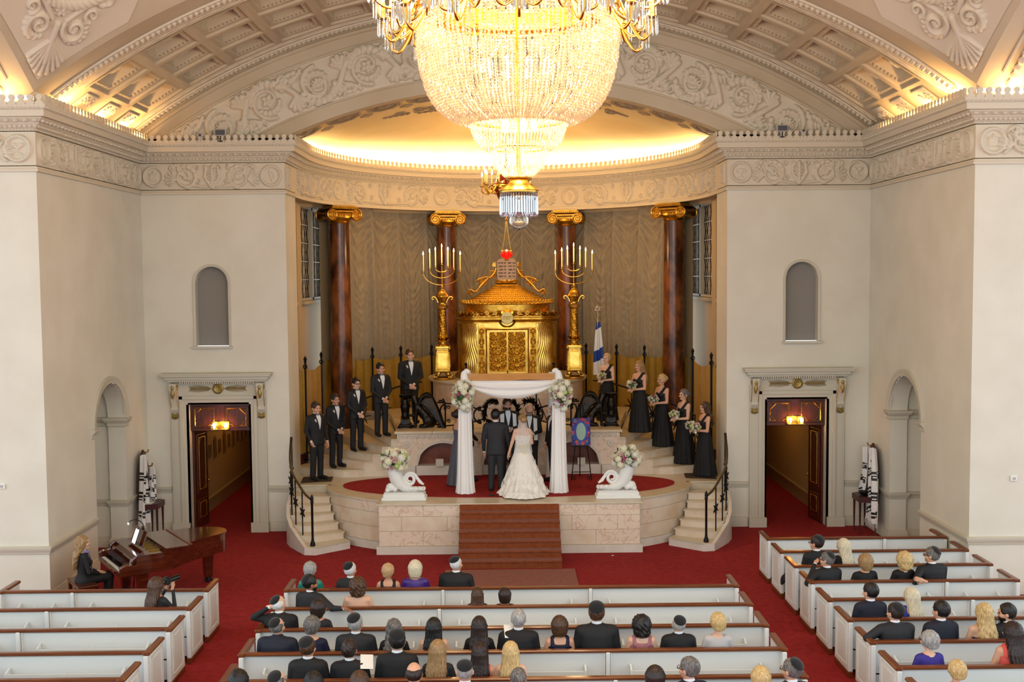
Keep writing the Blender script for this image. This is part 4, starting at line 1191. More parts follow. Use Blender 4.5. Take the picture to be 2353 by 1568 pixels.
for ci, (z0, z1) in enumerate(courses):
 cuts = [[-FX, -1.8, -1.03], [-FX, -2.25, -1.3, -1.03], [-FX, -1.8, -1.03]][ci]
 for sg in (-1, 1):
  for a, b in zip(cuts[:-1], cuts[1:]):
   xa, xb = (a, b) if sg < 0 else (-b, -a)
   block([(xa+0.003, FY), (xb-0.003, FY), (xb-0.003, FY+0.3), (xa+0.003, FY+0.3)], z0, z1, rr.choice(['marble_vein', 'marble_cream', 'marble_vein']))
  x0 = sg*FX; block([(x0, FY+0.3), (x0, 23.0), (x0-sg*0.3, 23.0), (x0-sg*0.3, FY+0.3)][::sg], z0, z1, 'marble_vein')
  ts = [[0.0, 0.42, 1.0], [0.0, 0.25, 0.7, 1.0], [0.0, 0.5, 1.0]][ci]
  for ta, tb in zip(ts[:-1], ts[1:]):
   xa, xb = 2.70+(4.09-2.70)*ta, 2.70+(4.09-2.70)*tb
   q = xa+(xb-xa)*np.sin(np.linspace(0, PI/2, 9))
   out = [(sg*x, pe(x)) for x in q]; inn = [(sg*x*0.95, pe(x*0.95)+0.18) for x in q]
   poly = out+inn[::-1]; 
   if sg < 0: poly = poly[::-1]
   block(poly, z0, z1, rr.choice(['marble_cream', 'marble_vein']))
for sg in (-1, 1):   # plinth course
 for a, b in ((-2.77, -2.3), (-2.3, -1.8), (-1.8, -1.03)):
  xa, xb = (a, b) if sg < 0 else (-b, -a)
  block([(xa, FY-0.06), (xb, FY-0.06), (xb, FY+0.2), (xa, FY+0.2)], 0, 0.17, 'marble_white', 'plinth_block')
 x0 = sg*2.77; block([(x0, FY+0.2), (x0, 22.9), (x0-sg*0.2, 22.9), (x0-sg*0.2, FY+0.2)][::sg], 0, 0.17, 'marble_white', 'plinth_block')
 q = 2.7+(4.14-2.7)*np.sin(np.linspace(0, PI/2, 15)); out = [(sg*x, pe(min(x, 4.14), 0.05)) for x in q]; inn = [(sg*x*0.95, pe(x*0.95)+0.15) for x in q]
 poly = out+inn[::-1]
 block(poly if sg > 0 else poly[::-1], 0, 0.17, 'marble_white', 'plinth_block')
def slab(poly, name='top_slab', z0=1.03, z1=1.067, mm='marble_top'): return block(poly, z0, z1, mm, name)
for a, b in ((-2.77, -2.0), (-2.0, -1.35), (-1.35, -0.5), (-0.5, 0.35), (0.35, 1.2), (1.2, 2.0), (2.0, 2.77)):
 slab([(a, FY-0.04), (b, FY-0.04), (b, 22.97), (a, 22.97)])
for sg in (-1, 1):
 xs = [2.70+(4.14-2.70)*math.sin(t) for t in np.linspace(0, PI/2, 21)]
 for i0, i1 in ((0, 6), (6, 12), (12, 20)):
  seg = xs[i0:i1+1]; out = [(sg*x, pe(x, 0.04)) for x in seg]; inn = [(sg*x*0.9, pe(x*0.9, -0.28)+0.05) for x in seg]
  poly = out+inn[::-1]; slab(poly if sg > 0 else poly[::-1], z0=1.028, z1=1.062)
 slab([(sg*x, y) for x, y in ((4.14, 24.6), (4.97, 24.5), (5.2, 25.8), (4.3, 25.9), (3.6, 25.3), (3.72, 24.6))][::sg], z1=1.0655)
m = MB(); A = np.linspace(0, 2*PI, 80, endpoint=False)
m.prism([(3.76*math.cos(a), min(24.5+(1.56 if math.sin(a) < 0 else 1.25)*math.sin(a), 25.62)) for a in A], ZS-0.01, ZS+0.012)
m.build('oval_carpet', 'carpet_red', stage)
for k in range(1, 7):
 m = MB(); z1 = ZS-0.152*k; y0 = FY-0.2*k
 prof = [(FY, 0), (y0, 0), (y0, z1-0.05), (y0-0.02, z1-0.03), (y0-0.015, z1), (FY, z1)]
 m.add([(-1.03, y, z) for y, z in prof]+[(1.03, y, z) for y, z in prof], [list(range(6))[::-1], list(range(6, 12))]+[[i, (i+1) % 6, 6+(i+1) % 6, 6+i] for i in range(6)])
 m.build('carpeted_step', 'carpet_rust', stage, angle=30)
m = MB(); m.box((0, FY-0.02, 0.97), (2.06, 0.06, 0.15), bev=0.012); m.box((0, FY+0.1, 0.5), (2.06, 0.2, 0.95)); m.build('carpeted_riser', 'carpet_rust', stage)
m = MB(); m.box((0, 20.4, 0.01), (2.55, 1.35, 0.02), bev=0.008)
tag(m.build('floor_mat', 'carpet_rust'), 'rust-brown carpet mat on the floor at the foot of the centre steps', 'mat')
for sg, lb in ((-1, 'under the nearest groomsman'), (1, 'under the nearest bridesmaid')):
 m = MB(); m.prism([(sg*4.78, 24.75), (sg*4.1, 24.95), (sg*4.15, 25.5), (sg*4.85, 25.5)][::(-1 if sg < 0 else 1)][::-1], ZS+0.003, ZS+0.014)
 tag(m.build('door_mat', mat('mat_brown', '43331f', 0.95)), 'small dark brown mat on the platform landing '+lb, 'mat')
KI = [(-4.05, 24.25), (-4.0, 24.02), (-3.95, 23.85), (-3.86, 23.66), (-3.73, 23.42), (-3.58, 23.2), (-3.44, 23.0)]
KO = [(-4.88, 24.4), (-4.87, 24.1), (-4.84, 23.82), (-4.75, 23.45), (-4.62, 23.16), (-4.42, 22.82), (-4.2, 22.42)]
for sg in (-1, 1):
 for k in range(1, 7):
  z = ZS-0.152*k
  mid = ((KI[k][0]+KO[k][0])/2+0.03, (KI[k][1]+KO[k][1])/2-0.07)
  poly = [KO[k], mid, KI[k], KI[k-1], KO[k-1]]
  poly = [(x*-sg, y) for x, y in poly]
  if sg > 0: poly = poly[::-1]
  m = MB(); m.prism(poly, 0, z-0.03); m2 = MB()
  c = np.mean(poly, axis=0); grow = [tuple(c+(np.array(p)-c)*1.05) for p in poly]
  st = m.build('stair_step', 'marble_cream', stage, angle=20)
  m2.prism(grow, z-0.03, z); m2.build('tread', 'marble_top', st, angle=20)
 P = [(-4.95, 24.5), (-4.95, 24.2), (-4.93, 23.85), (-4.85, 23.42), (-4.72, 23.1), (-4.5, 22.74), (-4.28, 22.4), (-4.05, 22.36), (-3.75, 22.62), (-3.4, 22.92)]
 m = MB(); zz = [0.95, 0.9, 0.76, 0.6, 0.45, 0.3, 0.15, 0.15, 0.15, 0.15]
 G = np.array([[(x*-sg, y, 0), (x*-sg, y, z), (x*-sg*0.985, y+0.03, z)] for (x, y), z in zip(P, zz)])
 m.grid(G, flip=(sg < 0)); m.build('stair_string', 'marble_white', stage)
def stair_rail(sg):
 t = thing('stair_railing', ('curved iron stair railing with star rosettes beside the groomsmen' if sg < 0 else 'curved iron stair railing with star rosettes beside the bridesmaids'), 'railing', (sg*4.13, 22.55, 0.152))
 bx, by, bz = -4.13, 22.55, 0.152
 L = lambda p: (-sg*(p[0]-bx), p[1]-by, p[2]-bz)
 m = MB()
 m.lathe([(0.045, 0), (0.06, 0.02), (0.045, 0.08), (0.03, 0.12), (0.025, 0.2), (0.025, 0.9), (0.04, 0.93), (0.03, 0.96), (0.035, 1.0), (0.028, 1.05), (0.0, 1.1)], 12)
 m.build('newel', 'iron', t)
 pts = [(-4.13, 22.55, 1.12), (-4.32, 22.78, 1.22), (-4.5, 23.05, 1.38), (-4.68, 23.35, 1.55), (-4.78, 23.65, 1.72), (-4.84, 23.95, 1.90), (-4.87, 24.2, 2.08), (-4.88, 24.3, 2.2)]
 m = MB(); m.tube([L(p) for p in pts], 0.03, 8, flat=0.6); m.build('handrail', 'rail_wood', t)
 for (x, y, zb, zt) in ((-4.4, 22.9, 0.304, 1.29), (-4.6, 23.2, 0.457, 1.46), (-4.74, 23.5, 0.61, 1.63), (-4.82, 23.85, 0.76, 1.83), (-4.86, 24.15, 0.91, 2.04)):
  m = MB(); m.cyl(L((x, y, zb)), L((x, y, zt)), 0.014, n=8); b = m.build('baluster', 'iron', t)
  c = np.array(L((x, y, (zb+zt)/2))); g = MB(); g.ball(c, (0.035, 0.05, 0.055), 10)
  d1 = np.array(L((x-0.12, y+0.2, 0)))-np.array(L((x, y, 0))); d1 /= np.linalg.norm(d1)
  for k in range(6):
   a = k*PI/3+0.5; d = d1*math.cos(a)+np.array([0, 0, 1])*math.sin(a)
   g.tube([c, c+d*0.1, c+d*0.17], [0.012, 0.02, 0.004], 5)
  g.build('star_rosette', 'iron', b)
 m = MB(); m.cyl(L((-4.88, 24.3, 0.93)), L((-4.88, 24.3, 2.2)), 0.02, n=8); m.build('end_post', 'iron', t)
mat('rail_wood', '2a170c', 0.35)
stair_rail(-1); stair_rail(1)
pod = sgroup('floor'); pod.name = 'floor_podium'
YW = 25.6
m = MB(); wall(m, -2.64, 2.64, ZS, ZPOD-0.06, [(a, b, 1.31, 1.31+0.5, True) for a, b in ()], lambda u, z: (u, YW, z))
m = MB()
arches = [(-2.15, -0.95), (-0.6, 0.6), (0.95, 2.15)]
brk = sorted({-2.64, 2.64} | {x for a, b in arches for x in np.linspace(a, b, 21)})
def lun(x):
 for a, b in arches:
  if a <= x <= b:
   u = (x-(a+b)/2)/((b-a)/2); return 1.31+0.53*math.sqrt(max(0, 1-u*u))
 return None
for a, b in zip(brk[:-1], brk[1:]):
 mid = lun((a+b)/2)
 if mid is None: m.add([(a, YW, ZS), (b, YW, ZS), (b, YW, 2.06), (a, YW, 2.06)], [[0, 1, 2, 3]])
 else:
  la, lb = lun(a), lun(b)
  m.add([(a, YW, la), (b, YW, lb), (b, YW, 2.06), (a, YW, 2.06)], [[0, 1, 2, 3]])
  m.add([(a, YW, la), (b, YW, lb), (b, YW+0.3, lb), (a, YW+0.3, la)], [[3, 2, 1, 0]])
for sg in (-1, 1): m.add([(sg*2.64, YW, ZS), (sg*2.64, 26.6, ZS), (sg*2.64, 26.6, 2.06), (sg*2.64, YW, 2.06)], [[0, 1, 2, 3]])
m.build('podium_wall', 'marble_vein', pod, angle=30)
for a, b in arches:
 m = MB(); m.box(((a+b)/2, YW+0.3, 1.55), (b-a+0.1, 0.05, 0.7)); m.build('lunette_panel', 'marble_rust', pod)
 m = MB(); U = np.linspace(0, PI, 25); cx, r = (a+b)/2, (b-a)/2
 m.grid(np.array([[(cx-(r+dr)*math.cos(t), YW-o, 1.31+(0.53+dr)*math.sin(t)) for dr, o in ((0, -0.02), (0, 0.025), (0.045, 0.03), (0.055, 0))] for t in U]))
 m.build('lunette_moulding', 'marble_white', pod)
cuts = [-2.64, -2.2, -0.9, -0.62, 0.62, 0.9, 2.2, 2.64]
for a, b in zip(cuts[:-1], cuts[1:]):
 m = MB(); dp = 0.10 if (b-a) < 0.6 else 0.04
 m.box(((a+b)/2, YW-dp/2+0.15, (ZS+1.30)/2), (b-a-0.006, 0.3+dp, 1.30-ZS), bev=0.008); m.build('ledge_block', 'marble_white', pod)
m = MB(); key = [(0, 0), (0, 1), (0.8, 1), (0.8, 0.3), (0.45, 0.3), (0.45, 0.62)]
for k in range(40):
 x0 = -2.6+k*0.13
 P = [(x0+x*0.11, YW-0.012, 1.94+z*0.075) for x, z in key]
 for p, q in zip(P[:-1], P[1:]): m.box(((p[0]+q[0])/2, p[1], (p[2]+q[2])/2), (abs(p[0]-q[0])+0.012, 0.012, abs(p[2]-q[2])+0.012))
o = m.build('key_pattern', 'marble_white', pod, angle=0); o['kind'] = 'stuff'
for x in (-2.42, -0.775, 0.775, 2.42):
 m = MB(); m.lathe([(0.0, 0.03), (0.02, 0.03), (0.03, 0.012), (0.05, 0.012), (0.055, 0.025), (0.075, 0.022), (0.085, 0.0)], 24, M=TR(x, YW, 1.80) @ R3('X', PI/2)); m.build('roundel', 'marble_white', pod)
for a, b in ((-2.70, -1.8), (-1.8, -0.9), (-0.9, 0.0), (0.0, 0.9), (0.9, 1.8), (1.8, 2.70)):
 m = MB(); m.box(((a+b)/2, YW+0.42, 2.09), (b-a-0.004, 0.95, 0.06), bev=0.01); m.build('podium_slab', 'marble_top', pod)
m = MB(); m.prism([(-2.64, 26.0), (2.64, 26.0), (3.2, 29.3), (4.2, 29.6), (0, 32.3), (-4.2, 29.6), (-3.2, 29.3)], ZS, 2.115); m.build('podium_top', 'marble_top', pod)
NI = [(-3.56, 25.45), (-3.42, 25.52), (-3.22, 25.54), (-3.0, 25.56), (-2.78, 25.58), (-2.64, 25.62)]
NO = [(-5.15, 25.62), (-5.15, 26.75), (-5.15, 27.45), (-4.75, 28.3), (-3.95, 28.8), (-3.2, 29.3)]
for sg in (-1, 1):
 for k in range(5):
  z = ZS+0.176*(k+1)
  poly = [NI[k], NI[k+1], NO[k+1], NO[k]]
  if k == 2: poly = [NI[k], NI[k+1], NO[k+1], (-5.15, 28.0), NO[k]]
  if k == 0: poly = [NI[0], NI[1], NO[1], (-5.15, 25.95), (-4.3, 25.62), (-3.9, 25.45)]
  poly = [(x*-sg, y) for x, y in poly]
  if sg > 0: poly = poly[::-1]
  m = MB(); m.prism(poly, ZS-0.02, z-0.035); st = m.build('winder_step', 'marble_cream', pod, angle=20)
  c = np.mean(poly, axis=0); m = MB(); m.prism([tuple(c+(np.array(p)-c)*np.array([1.03, 1.03])) for p in poly], z-0.035, z); m.build('tread', 'marble_top', st, angle=20)
m = MB(); m.lathe([(2.28, 0), (2.28, 0.16), (2.2, 0.17), (2.2, 0.3), (2.03, 0.31), (2.03, 0.82), (2.07, 0.84), (2.12, 0.88)], 72, (0, 29.5, ZPOD)); m.build('ark_drum', 'marble_vein', pod)
m = MB(); m.lathe([(2.03, 0.86), (2.12, 0.87), (2.15, 0.9), (2.15, 0.95), (0, 0.95)], 72, (0, 29.5, ZPOD)); m.build('drum_slab', 'marble_top', pod)
# ================================================================== pews
def make_pew(name, label, x0, x1, yb, divs, group, ends=(True, True)):
 t = thing(name, label, 'pew', (x0, yb, 0), 0, group)
 L = x1-x0
 m = MB(); ang = math.radians(9)
 m.box((L/2, 0.055, 0.60), (L-0.06, 0.03, 0.46), M=TR(0, 0, 0))
 m.box((L/2, 0.055, 0.24), (L-0.06, 0.03, 0.30)); m.build('back_panel', 'pew_white', t, angle=30)
 m = MB(); m.box((L/2, 0.30, 0.41), (L-0.06, 0.46, 0.035), bev=0.012); m.box((L/2, 0.50, 0.39), (L-0.06, 0.03, 0.06)); m.build('seat', 'pew_panel', t)
 m = MB(); m.box((L/2, 0.03, 0.822), (L+0.02, 0.085, 0.046), bev=0.014); m.build('cap_rail', 'wood_cap', t)
 xs = [0]+[d-x0 for d in divs]+[L]
 for e, sx in ((0, -1), (1, 1)):
  if not ends[e]: continue
  xe = 0 if e == 0 else L
  m = MB(); m.box((xe, 0.27, 0.445), (0.06, 0.66, 0.71), bev=0.006)
  en = m.build('end_panel', 'pew_white', t)
  m = MB(); xo = xe+sx*0.034
  for (y, z, dy, dz) in ((0.27, 0.76, 0.46, 0.02), (0.27, 0.16, 0.46, 0.02), (0.04, 0.46, 0.02, 0.6), (0.50, 0.46, 0.02, 0.6)):
   m.box((xo, y, z), (0.016, dy, dz))
  m.box((xo-sx*0.002, 0.27, 0.46), (0.012, 0.36, 0.5), bev=0.005); m.build('panel_moulding', 'pew_panel', en)
  m = MB(); m.box((xe, 0.29, 0.822), (0.10, 0.66, 0.05), bev=0.016); m.build('end_cap', 'wood_cap_side', en)
  m = MB(); m.box((xe, 0.27, 0.045), (0.07, 0.68, 0.09), bev=0.008); m.build('foot', 'wood_cap_side', en)
 for d in divs:
  m = MB(); m.box((d-x0, 0.01, 0.44), (0.055, 0.07, 0.74), bev=0.008); m.box((d-x0, 0.28, 0.34), (0.04, 0.48, 0.54), bev=0.008)
  for q in (-1, 1): m.box((d-x0+q*0.045, 0.03, 0.44), (0.02, 0.03, 0.74))
  m.build('divider', 'pew_white', t)
 for a, b in zip(xs[:-1], xs[1:]):
  a2, b2 = a+0.30, b-0.30
  m = MB(); m.box(((a2+b2)/2, -0.045, 0.52), (b2-a2, 0.10, 0.015)); m.box(((a2+b2)/2, -0.09, 0.555), (b2-a2, 0.012, 0.075), bev=0.004)
  sh = m.build('book_rack', 'pew_panel', t)
  for q in (a2, b2):
   k = MB(); pr = [(0.03, 0.44), (-0.05, 0.47), (-0.10, 0.52), (-0.10, 0.6), (-0.04, 0.62), (0.03, 0.64)]
   k.add([(q-0.012, y, z) for y, z in pr]+[(q+0.012, y, z) for y, z in pr], [list(range(6)), list(range(6, 12))[::-1]]+[[i, 6+i, 6+(i+1) % 6, (i+1) % 6] for i in range(6)])
   k.build('bracket', 'pew_white', sh, angle=30)
  k = MB(); k.box(((a2+b2)/2, -0.07, 0.60), (0.02, 0.03, 0.02)); k.build('peg', 'pew_white', sh)
 return t
CY = [17.0-0.98*k for k in range(6)]
LY = [17.06-0.965*k for k in range(6)]
RY = [20.03-0.958*k for k in range(9)]
ordn = ['front', 'second', 'third', 'fourth', 'fifth', 'sixth', 'seventh', 'eighth', 'ninth']
for k, y in enumerate(CY): make_pew('pew', 'white pew with brown cap rail, %s row of the centre block' % ordn[k], -3.56, 3.58, y, (-1.08, 1.26), 'pews of the centre block')
for k, y in enumerate(LY): make_pew('pew', 'white pew with brown cap rail, %s row of the left block behind the piano' % ordn[k], -8.1, -4.84, y, (-6.97,), 'pews of the left block')
for k, y in enumerate(RY): make_pew('pew', 'white pew with brown cap rail, %s row of the right block' % ordn[k], 4.83, 8.12, y, (7.0,), 'pews of the right block')
# ================================================================== golden ark
ARK = thing('golden_ark', 'golden domed ark with carved double doors and tablets on top', 'ark', (0, 29.5, ZDR-0.03))
m = MB()
def ark_path(k=0.0, n=14, yb=0.5):
 """half outline from the flat front to the back, x>=0"""
 P = [(0.0, -1.0-k), (0.76, -1.0-k)]
 for t in np.linspace(0, PI/2, n)[1:]: P.append((0.76+(0.56+k)*math.sin(t), -(0.94+k)*math.cos(t)-0.06*math.cos(t)))
 P.append((1.32+k, yb)); return P
def full(k=0.0, yb=0.5):
 h = ark_path(k, yb=yb); return [(-x, y) for x, y in h[::-1]]+h[1:]
for k, z0, z1 in ((0.10, 0, 0.06), (0.06, 0.06, 0.11)):
 m.prism(full(k), z0, z1)
m.build('plinth', 'gold', ARK, angle=30)
m = MB(); m.prism(full(-0.05), 0.1, 1.52); m.build('body', 'gold', ARK, angle=30)
for sg in (-1, 1):
 h = np.array(ark_path(0.0, 30)[1:]); L = np.concatenate([[0], np.cumsum(np.linalg.norm(np.diff(h, axis=0), axis=1))])
 s = np.linspace(0, L[-1], 220); x = np.interp(s, L, h[:, 0]); y = np.interp(s, L, h[:, 1])
 dx, dy = np.gradient(x), np.gradient(y); nl = np.hypot(dx, dy); nx_, ny_ = dy/nl, -dx/nl
 z = np.linspace(0.12, 1.5, 50)
 S, Zz = np.meshgrid(s, z, indexing='ij')
 off = 0.022*np.abs(np.sin(PI*(S/0.062+1.15*np.sin((Zz-0.12)/1.38*2*PI+0.3))))
 off *= np.clip((S-0.02)*30, 0, 1)
 P = np.stack([sg*(x[:, None]+nx_[:, None]*off), y[:, None]+ny_[:, None]*off, Zz], -1)
 link('fluted_side', gridmesh('fluted_side', P, ['gold_bright'], flip=(sg < 0)), ARK)
m = MB(); m.box((0, -1.01, 0.8), (1.5, 0.05, 1.40)); m.build('front_panel', 'gold_bright', ARK)
m = MB()
fr = [(0.60, 0.05, 0), (0.60, 0.05, 0.05), (0.57, 0.03, 0.06), (0.53, -0.0, 0.035), (0.51, -0.01, 0.03)]
def frame(hw, z0, z1, steps):
 R = []
 for dw, o in steps:
  R.append([(-hw-dw, -1.035-o, z0-dw), (hw+dw, -1.035-o, z0-dw), (hw+dw, -1.035-o, z1+dw), (-hw-dw, -1.035-o, z1+dw)])
 return np.array(R)
m.grid(frame(0.5, 0.2, 1.29, [(0.10, 0), (0.10, 0.05), (0.07, 0.06), (0.03, 0.02), (0.0, 0.02), (0.0, 0)]), cv=True, flip=True)
m.build('door_frame', 'gold_bright', ARK, angle=30)
def relief_plate(name, w, h, fn, material, parent, loc, amp=0.03, res=0.008, base=0.0):
 u = np.linspace(-w/2, w/2, int(w/res)); v = np.linspace(0, h, int(h/res)); U, V = np.meshgrid(u, v, indexing='ij'); H = np.zeros_like(U); fn(H, U, V)
 P = np.stack([U, -base-amp*H, V], -1)
 return link(name, gridmesh(name, P, [material]), parent, loc)
def door_fn(H, U, V):
 st_fan(H, U, V, (0, 0.12), 0.22, 7, 0.15*PI, 0.85*PI, 0.022, .9); st_line(H, U, V, (0, 0.05), (0, 1.05), .02, .02, .9)
 for g in (-1, 1):
  for cy, r, sgn in ((0.16, .09, 1), (0.36, .08, -1), (0.56, .085, 1), (0.74, .08, -1), (0.93, .09, 1)):
   st_spiral(H, U, V, (g*0.13, cy), r, 1.6, g*sgn, 1.0, .022, .95)
   st_arc(H, U, V, (g*0.13, cy), r, 0, PI*1.2*g, .03, .8, 6)
  st_arc(H, U, V, (0, 0.98), .17, 0.5*PI, 0.5*PI-g*PI*.6, .03, .9, 6)
  st_fan(H, U, V, (g*0.02, 0.62), .2, 4, PI/2-g*0.2, PI/2-g*1.5, .02, .8)
  st_fan(H, U, V, (g*0.02, 0.42), .2, 4, -PI/2+g*0.2, -PI/2+g*1.5, .02, .8)
 st_flower(H, U, V, (0, 0.53), .1, 6, 1); st_flower(H, U, V, (0, 0.87), .06, 6, 1)
 st_ring(H, U, V, (0, .53), .12, .015, .9)
mat('gold_relief', 'c88f2e', 0.33, 1.0, col2='8e5f18', scale=24, contrast=(0.45, 0.7))
for sg in (-1, 1):
 m = MB(); m.box((0, 0.012, 0.535), (0.47, 0.03, 1.06), bev=0.006); d = m.build('ark_door', 'gold_relief', ARK, loc=(sg*0.245, -1.05, 0.215))
 relief_plate('door_relief', 0.44, 1.04, door_fn, 'gold_relief', d, (0, -0.004, 0.015), 0.035)
 m = MB()
 for (cx, cz, w, h) in ((0, 0.005, .47, .012), (0, 1.065, .47, .012), (-.235, .535, .012, 1.06), (.235, .535, .012, 1.06)): m.box((cx, -0.01, cz), (w, 0.02, h))
 m.build('door_bead', 'gold_bright', d)
 def strip_fn(H, U, V):
  for cy, k in ((0.10, 0), (0.32, 1), (0.62, 2), (0.92, 1), (1.16, 0)):
   if k == 0: st_flower(H, U, V, (0, cy), .05, 8, .9); st_ring(H, U, V, (0, cy), .055, .01, .9)
   elif k == 1: st_arc(H, U, V, (0, cy), .05, 0, 2*PI, .02, .9, 8); st_line(H, U, V, (0, cy-.16), (0, cy+.16), .03, .015, .8); st_fan(H, U, V, (0, cy-.1), .12, 5, .2*PI, .8*PI, .014, .9)
   else: st_ring(H, U, V, (0, cy), .06, .014, 1); st_disc(H, U, V, (0, cy), .035, .9); st_fan(H, U, V, (0, cy), .055, 6, 0, 2*PI*5/6, .012, 1)
 relief_plate('carved_strip', 0.15, 1.26, strip_fn, 'gold_relief', ARK, (sg*0.675, -1.037, 0.13), 0.03)
m = MB(); m.box((0, -1.11, 0.2), (0.025, 0.03, 0.12), M=TR(0, 0, 0)); m.build('door_pull', 'iron', ARK)
m = MB()
pr = [(-0.02, 1.48), (0.03, 1.49), (0.03, 1.53), (0.06, 1.56), (0.10, 1.60), (0.10, 1.64), (0.12, 1.66), (0.12, 1.68), (0, 1.70), (-0.5, 1.70)]
P = full(0.0); sweep(m, P, pr); m.lathe([(0.24, 0), (0.24, 0.05), (0.21, 0.08), (0.19, 0.10)], 36, M=TR(0, -1.0, 1.62) @ R3('X', PI/2))
m.build('cornice', 'gold', ARK, angle=35)
m = MB(); PP = np.array(full(0.045)); Ls = np.concatenate([[0], np.cumsum(np.linalg.norm(np.diff(PP, axis=0), axis=1))])
for s in np.arange(0, Ls[-1], 0.035): m.ball((np.interp(s, Ls, PP[:, 0]), np.interp(s, Ls, PP[:, 1]), 1.545), 0.012, 5)
o = m.build('cornice_beads', 'gold_dark', ARK); o['kind'] = 'stuff'
m = MB(); m.lathe([(0, 0.05), (0.15, 0.05), (0.165, 0.035), (0.165, 0)], 40, M=TR(0, -1.085, 1.64) @ R3('X', PI/2)); md = m.build('medallion', mat('ivory_gold', 'd9c47c', 0.4, 0.3), ARK)
def strokes(name, segs, w, parent, material, y, depth=0.008):
 m = MB()
 for (x0, z0, x1, z1) in segs:
  c = ((x0+x1)/2, y, (z0+z1)/2); L = math.hypot(x1-x0, z1-z0)+w*0.8; a = math.atan2(z1-z0, x1-x0)
  m.box((0, 0, 0), (L, depth, w), M=TR(*c) @ R3('Y', -a))
 return m.build(name, material, parent, angle=0)
HE = {  # letters in a unit box (x right, z up), strokes
 'alef': [(0.1, 1, 0.9, 0), (0.15, 0, 0.3, 0.6), (0.85, 1, 0.7, 0.4)], 'bet': [(0.1, 1, 0.8, 1), (0.8, 1, 0.8, 0), (0.05, 0, 1, 0)], 'kaf': [(0.1, 1, 0.8, 1), (0.8, 1, 0.85, 0), (0.1, 0, 0.85, 0)],
 'gimel': [(0.4, 1, 0.65, 1), (0.65, 1, 0.65, 0.1), (0.65, 0.4, 0.25, 0)], 'dalet': [(0.05, 1, 0.95, 1), (0.78, 1, 0.78, 0)], 'he': [(0.05, 1, 0.9, 1), (0.85, 1, 0.85, 0), (0.2, 0.65, 0.2, 0)],
 'vav': [(0.4, 1, 0.6, 1), (0.6, 1, 0.6, 0)], 'zayin': [(0.35, 1, 0.75, 1), (0.55, 1, 0.5, 0)], 'het': [(0.1, 1, 0.9, 1), (0.85, 1, 0.85, 0), (0.15, 1, 0.15, 0)], 'yod': [(0.4, 1, 0.6, 1), (0.6, 1, 0.6, 0.6)],
 'lamed': [(0.3, 1.35, 0.3, 0.9), (0.3, 0.9, 0.8, 0.9), (0.8, 0.9, 0.5, 0)], 'mem': [(0.3, 1, 0.85, 1), (0.85, 1, 0.85, 0), (0.85, 0, 0.5, 0), (0.2, 1, 0.15, 0)], 'nun': [(0.4, 1, 0.65, 1), (0.65, 1, 0.65, 0), (0.65, 0, 0.25, 0)],
 'ayin': [(0.2, 1, 0.35, 0.35), (0.8, 1, 0.75, 0.3), (0.75, 0.3, 0.1, 0)], 'pe': [(0.1, 1, 0.8, 1), (0.8, 1, 0.8, 0), (0.8, 0, 0.1, 0), (0.15, 1, 0.15, 0.55), (0.15, 0.55, 0.4, 0.55)], 'tsadi': [(0.2, 1, 0.8, 0.2), (0.8, 1, 0.6, 0.5), (0.8, 0.1, 0.1, 0)],
 'resh': [(0.1, 1, 0.8, 1), (0.8, 1, 0.8, 0)], 'shin': [(0.1, 1, 0.2, 0), (0.5, 1, 0.4, 0.3), (0.9, 1, 0.75, 0), (0.2, 0, 0.75, 0)], 'tav': [(0.1, 1, 0.85, 1), (0.85, 1, 0.85, 0), (0.25, 1, 0.2, 0), (0.2, 0, 0.05, 0)], ' ': []}
def hebrew(words, x_right, z, size, gap=0.12):
 segs = []; x = x_right
 for ch in words:
  w = {'yod': .5, 'vav': .5, 'zayin': .6, 'gimel': .6, 'nun': .6, ' ': .6}.get(ch, 0.85)
  x -= w*size
  off = 0.2 if w < 0.7 else 0
  for (a, b, c, d) in HE[ch]: segs.append((x+(a-off)*size*0.85, z+b*size, x+(c-off)*size*0.85, z+d*size))
  x -= gap*size
 return segs
strokes('letters', hebrew(['yod', 'he', 'vav', 'he'], 0.115, -0.035, 0.075), 0.014, md, 'gold_dark', -0.055).location = (0, -1.085, 1.64)
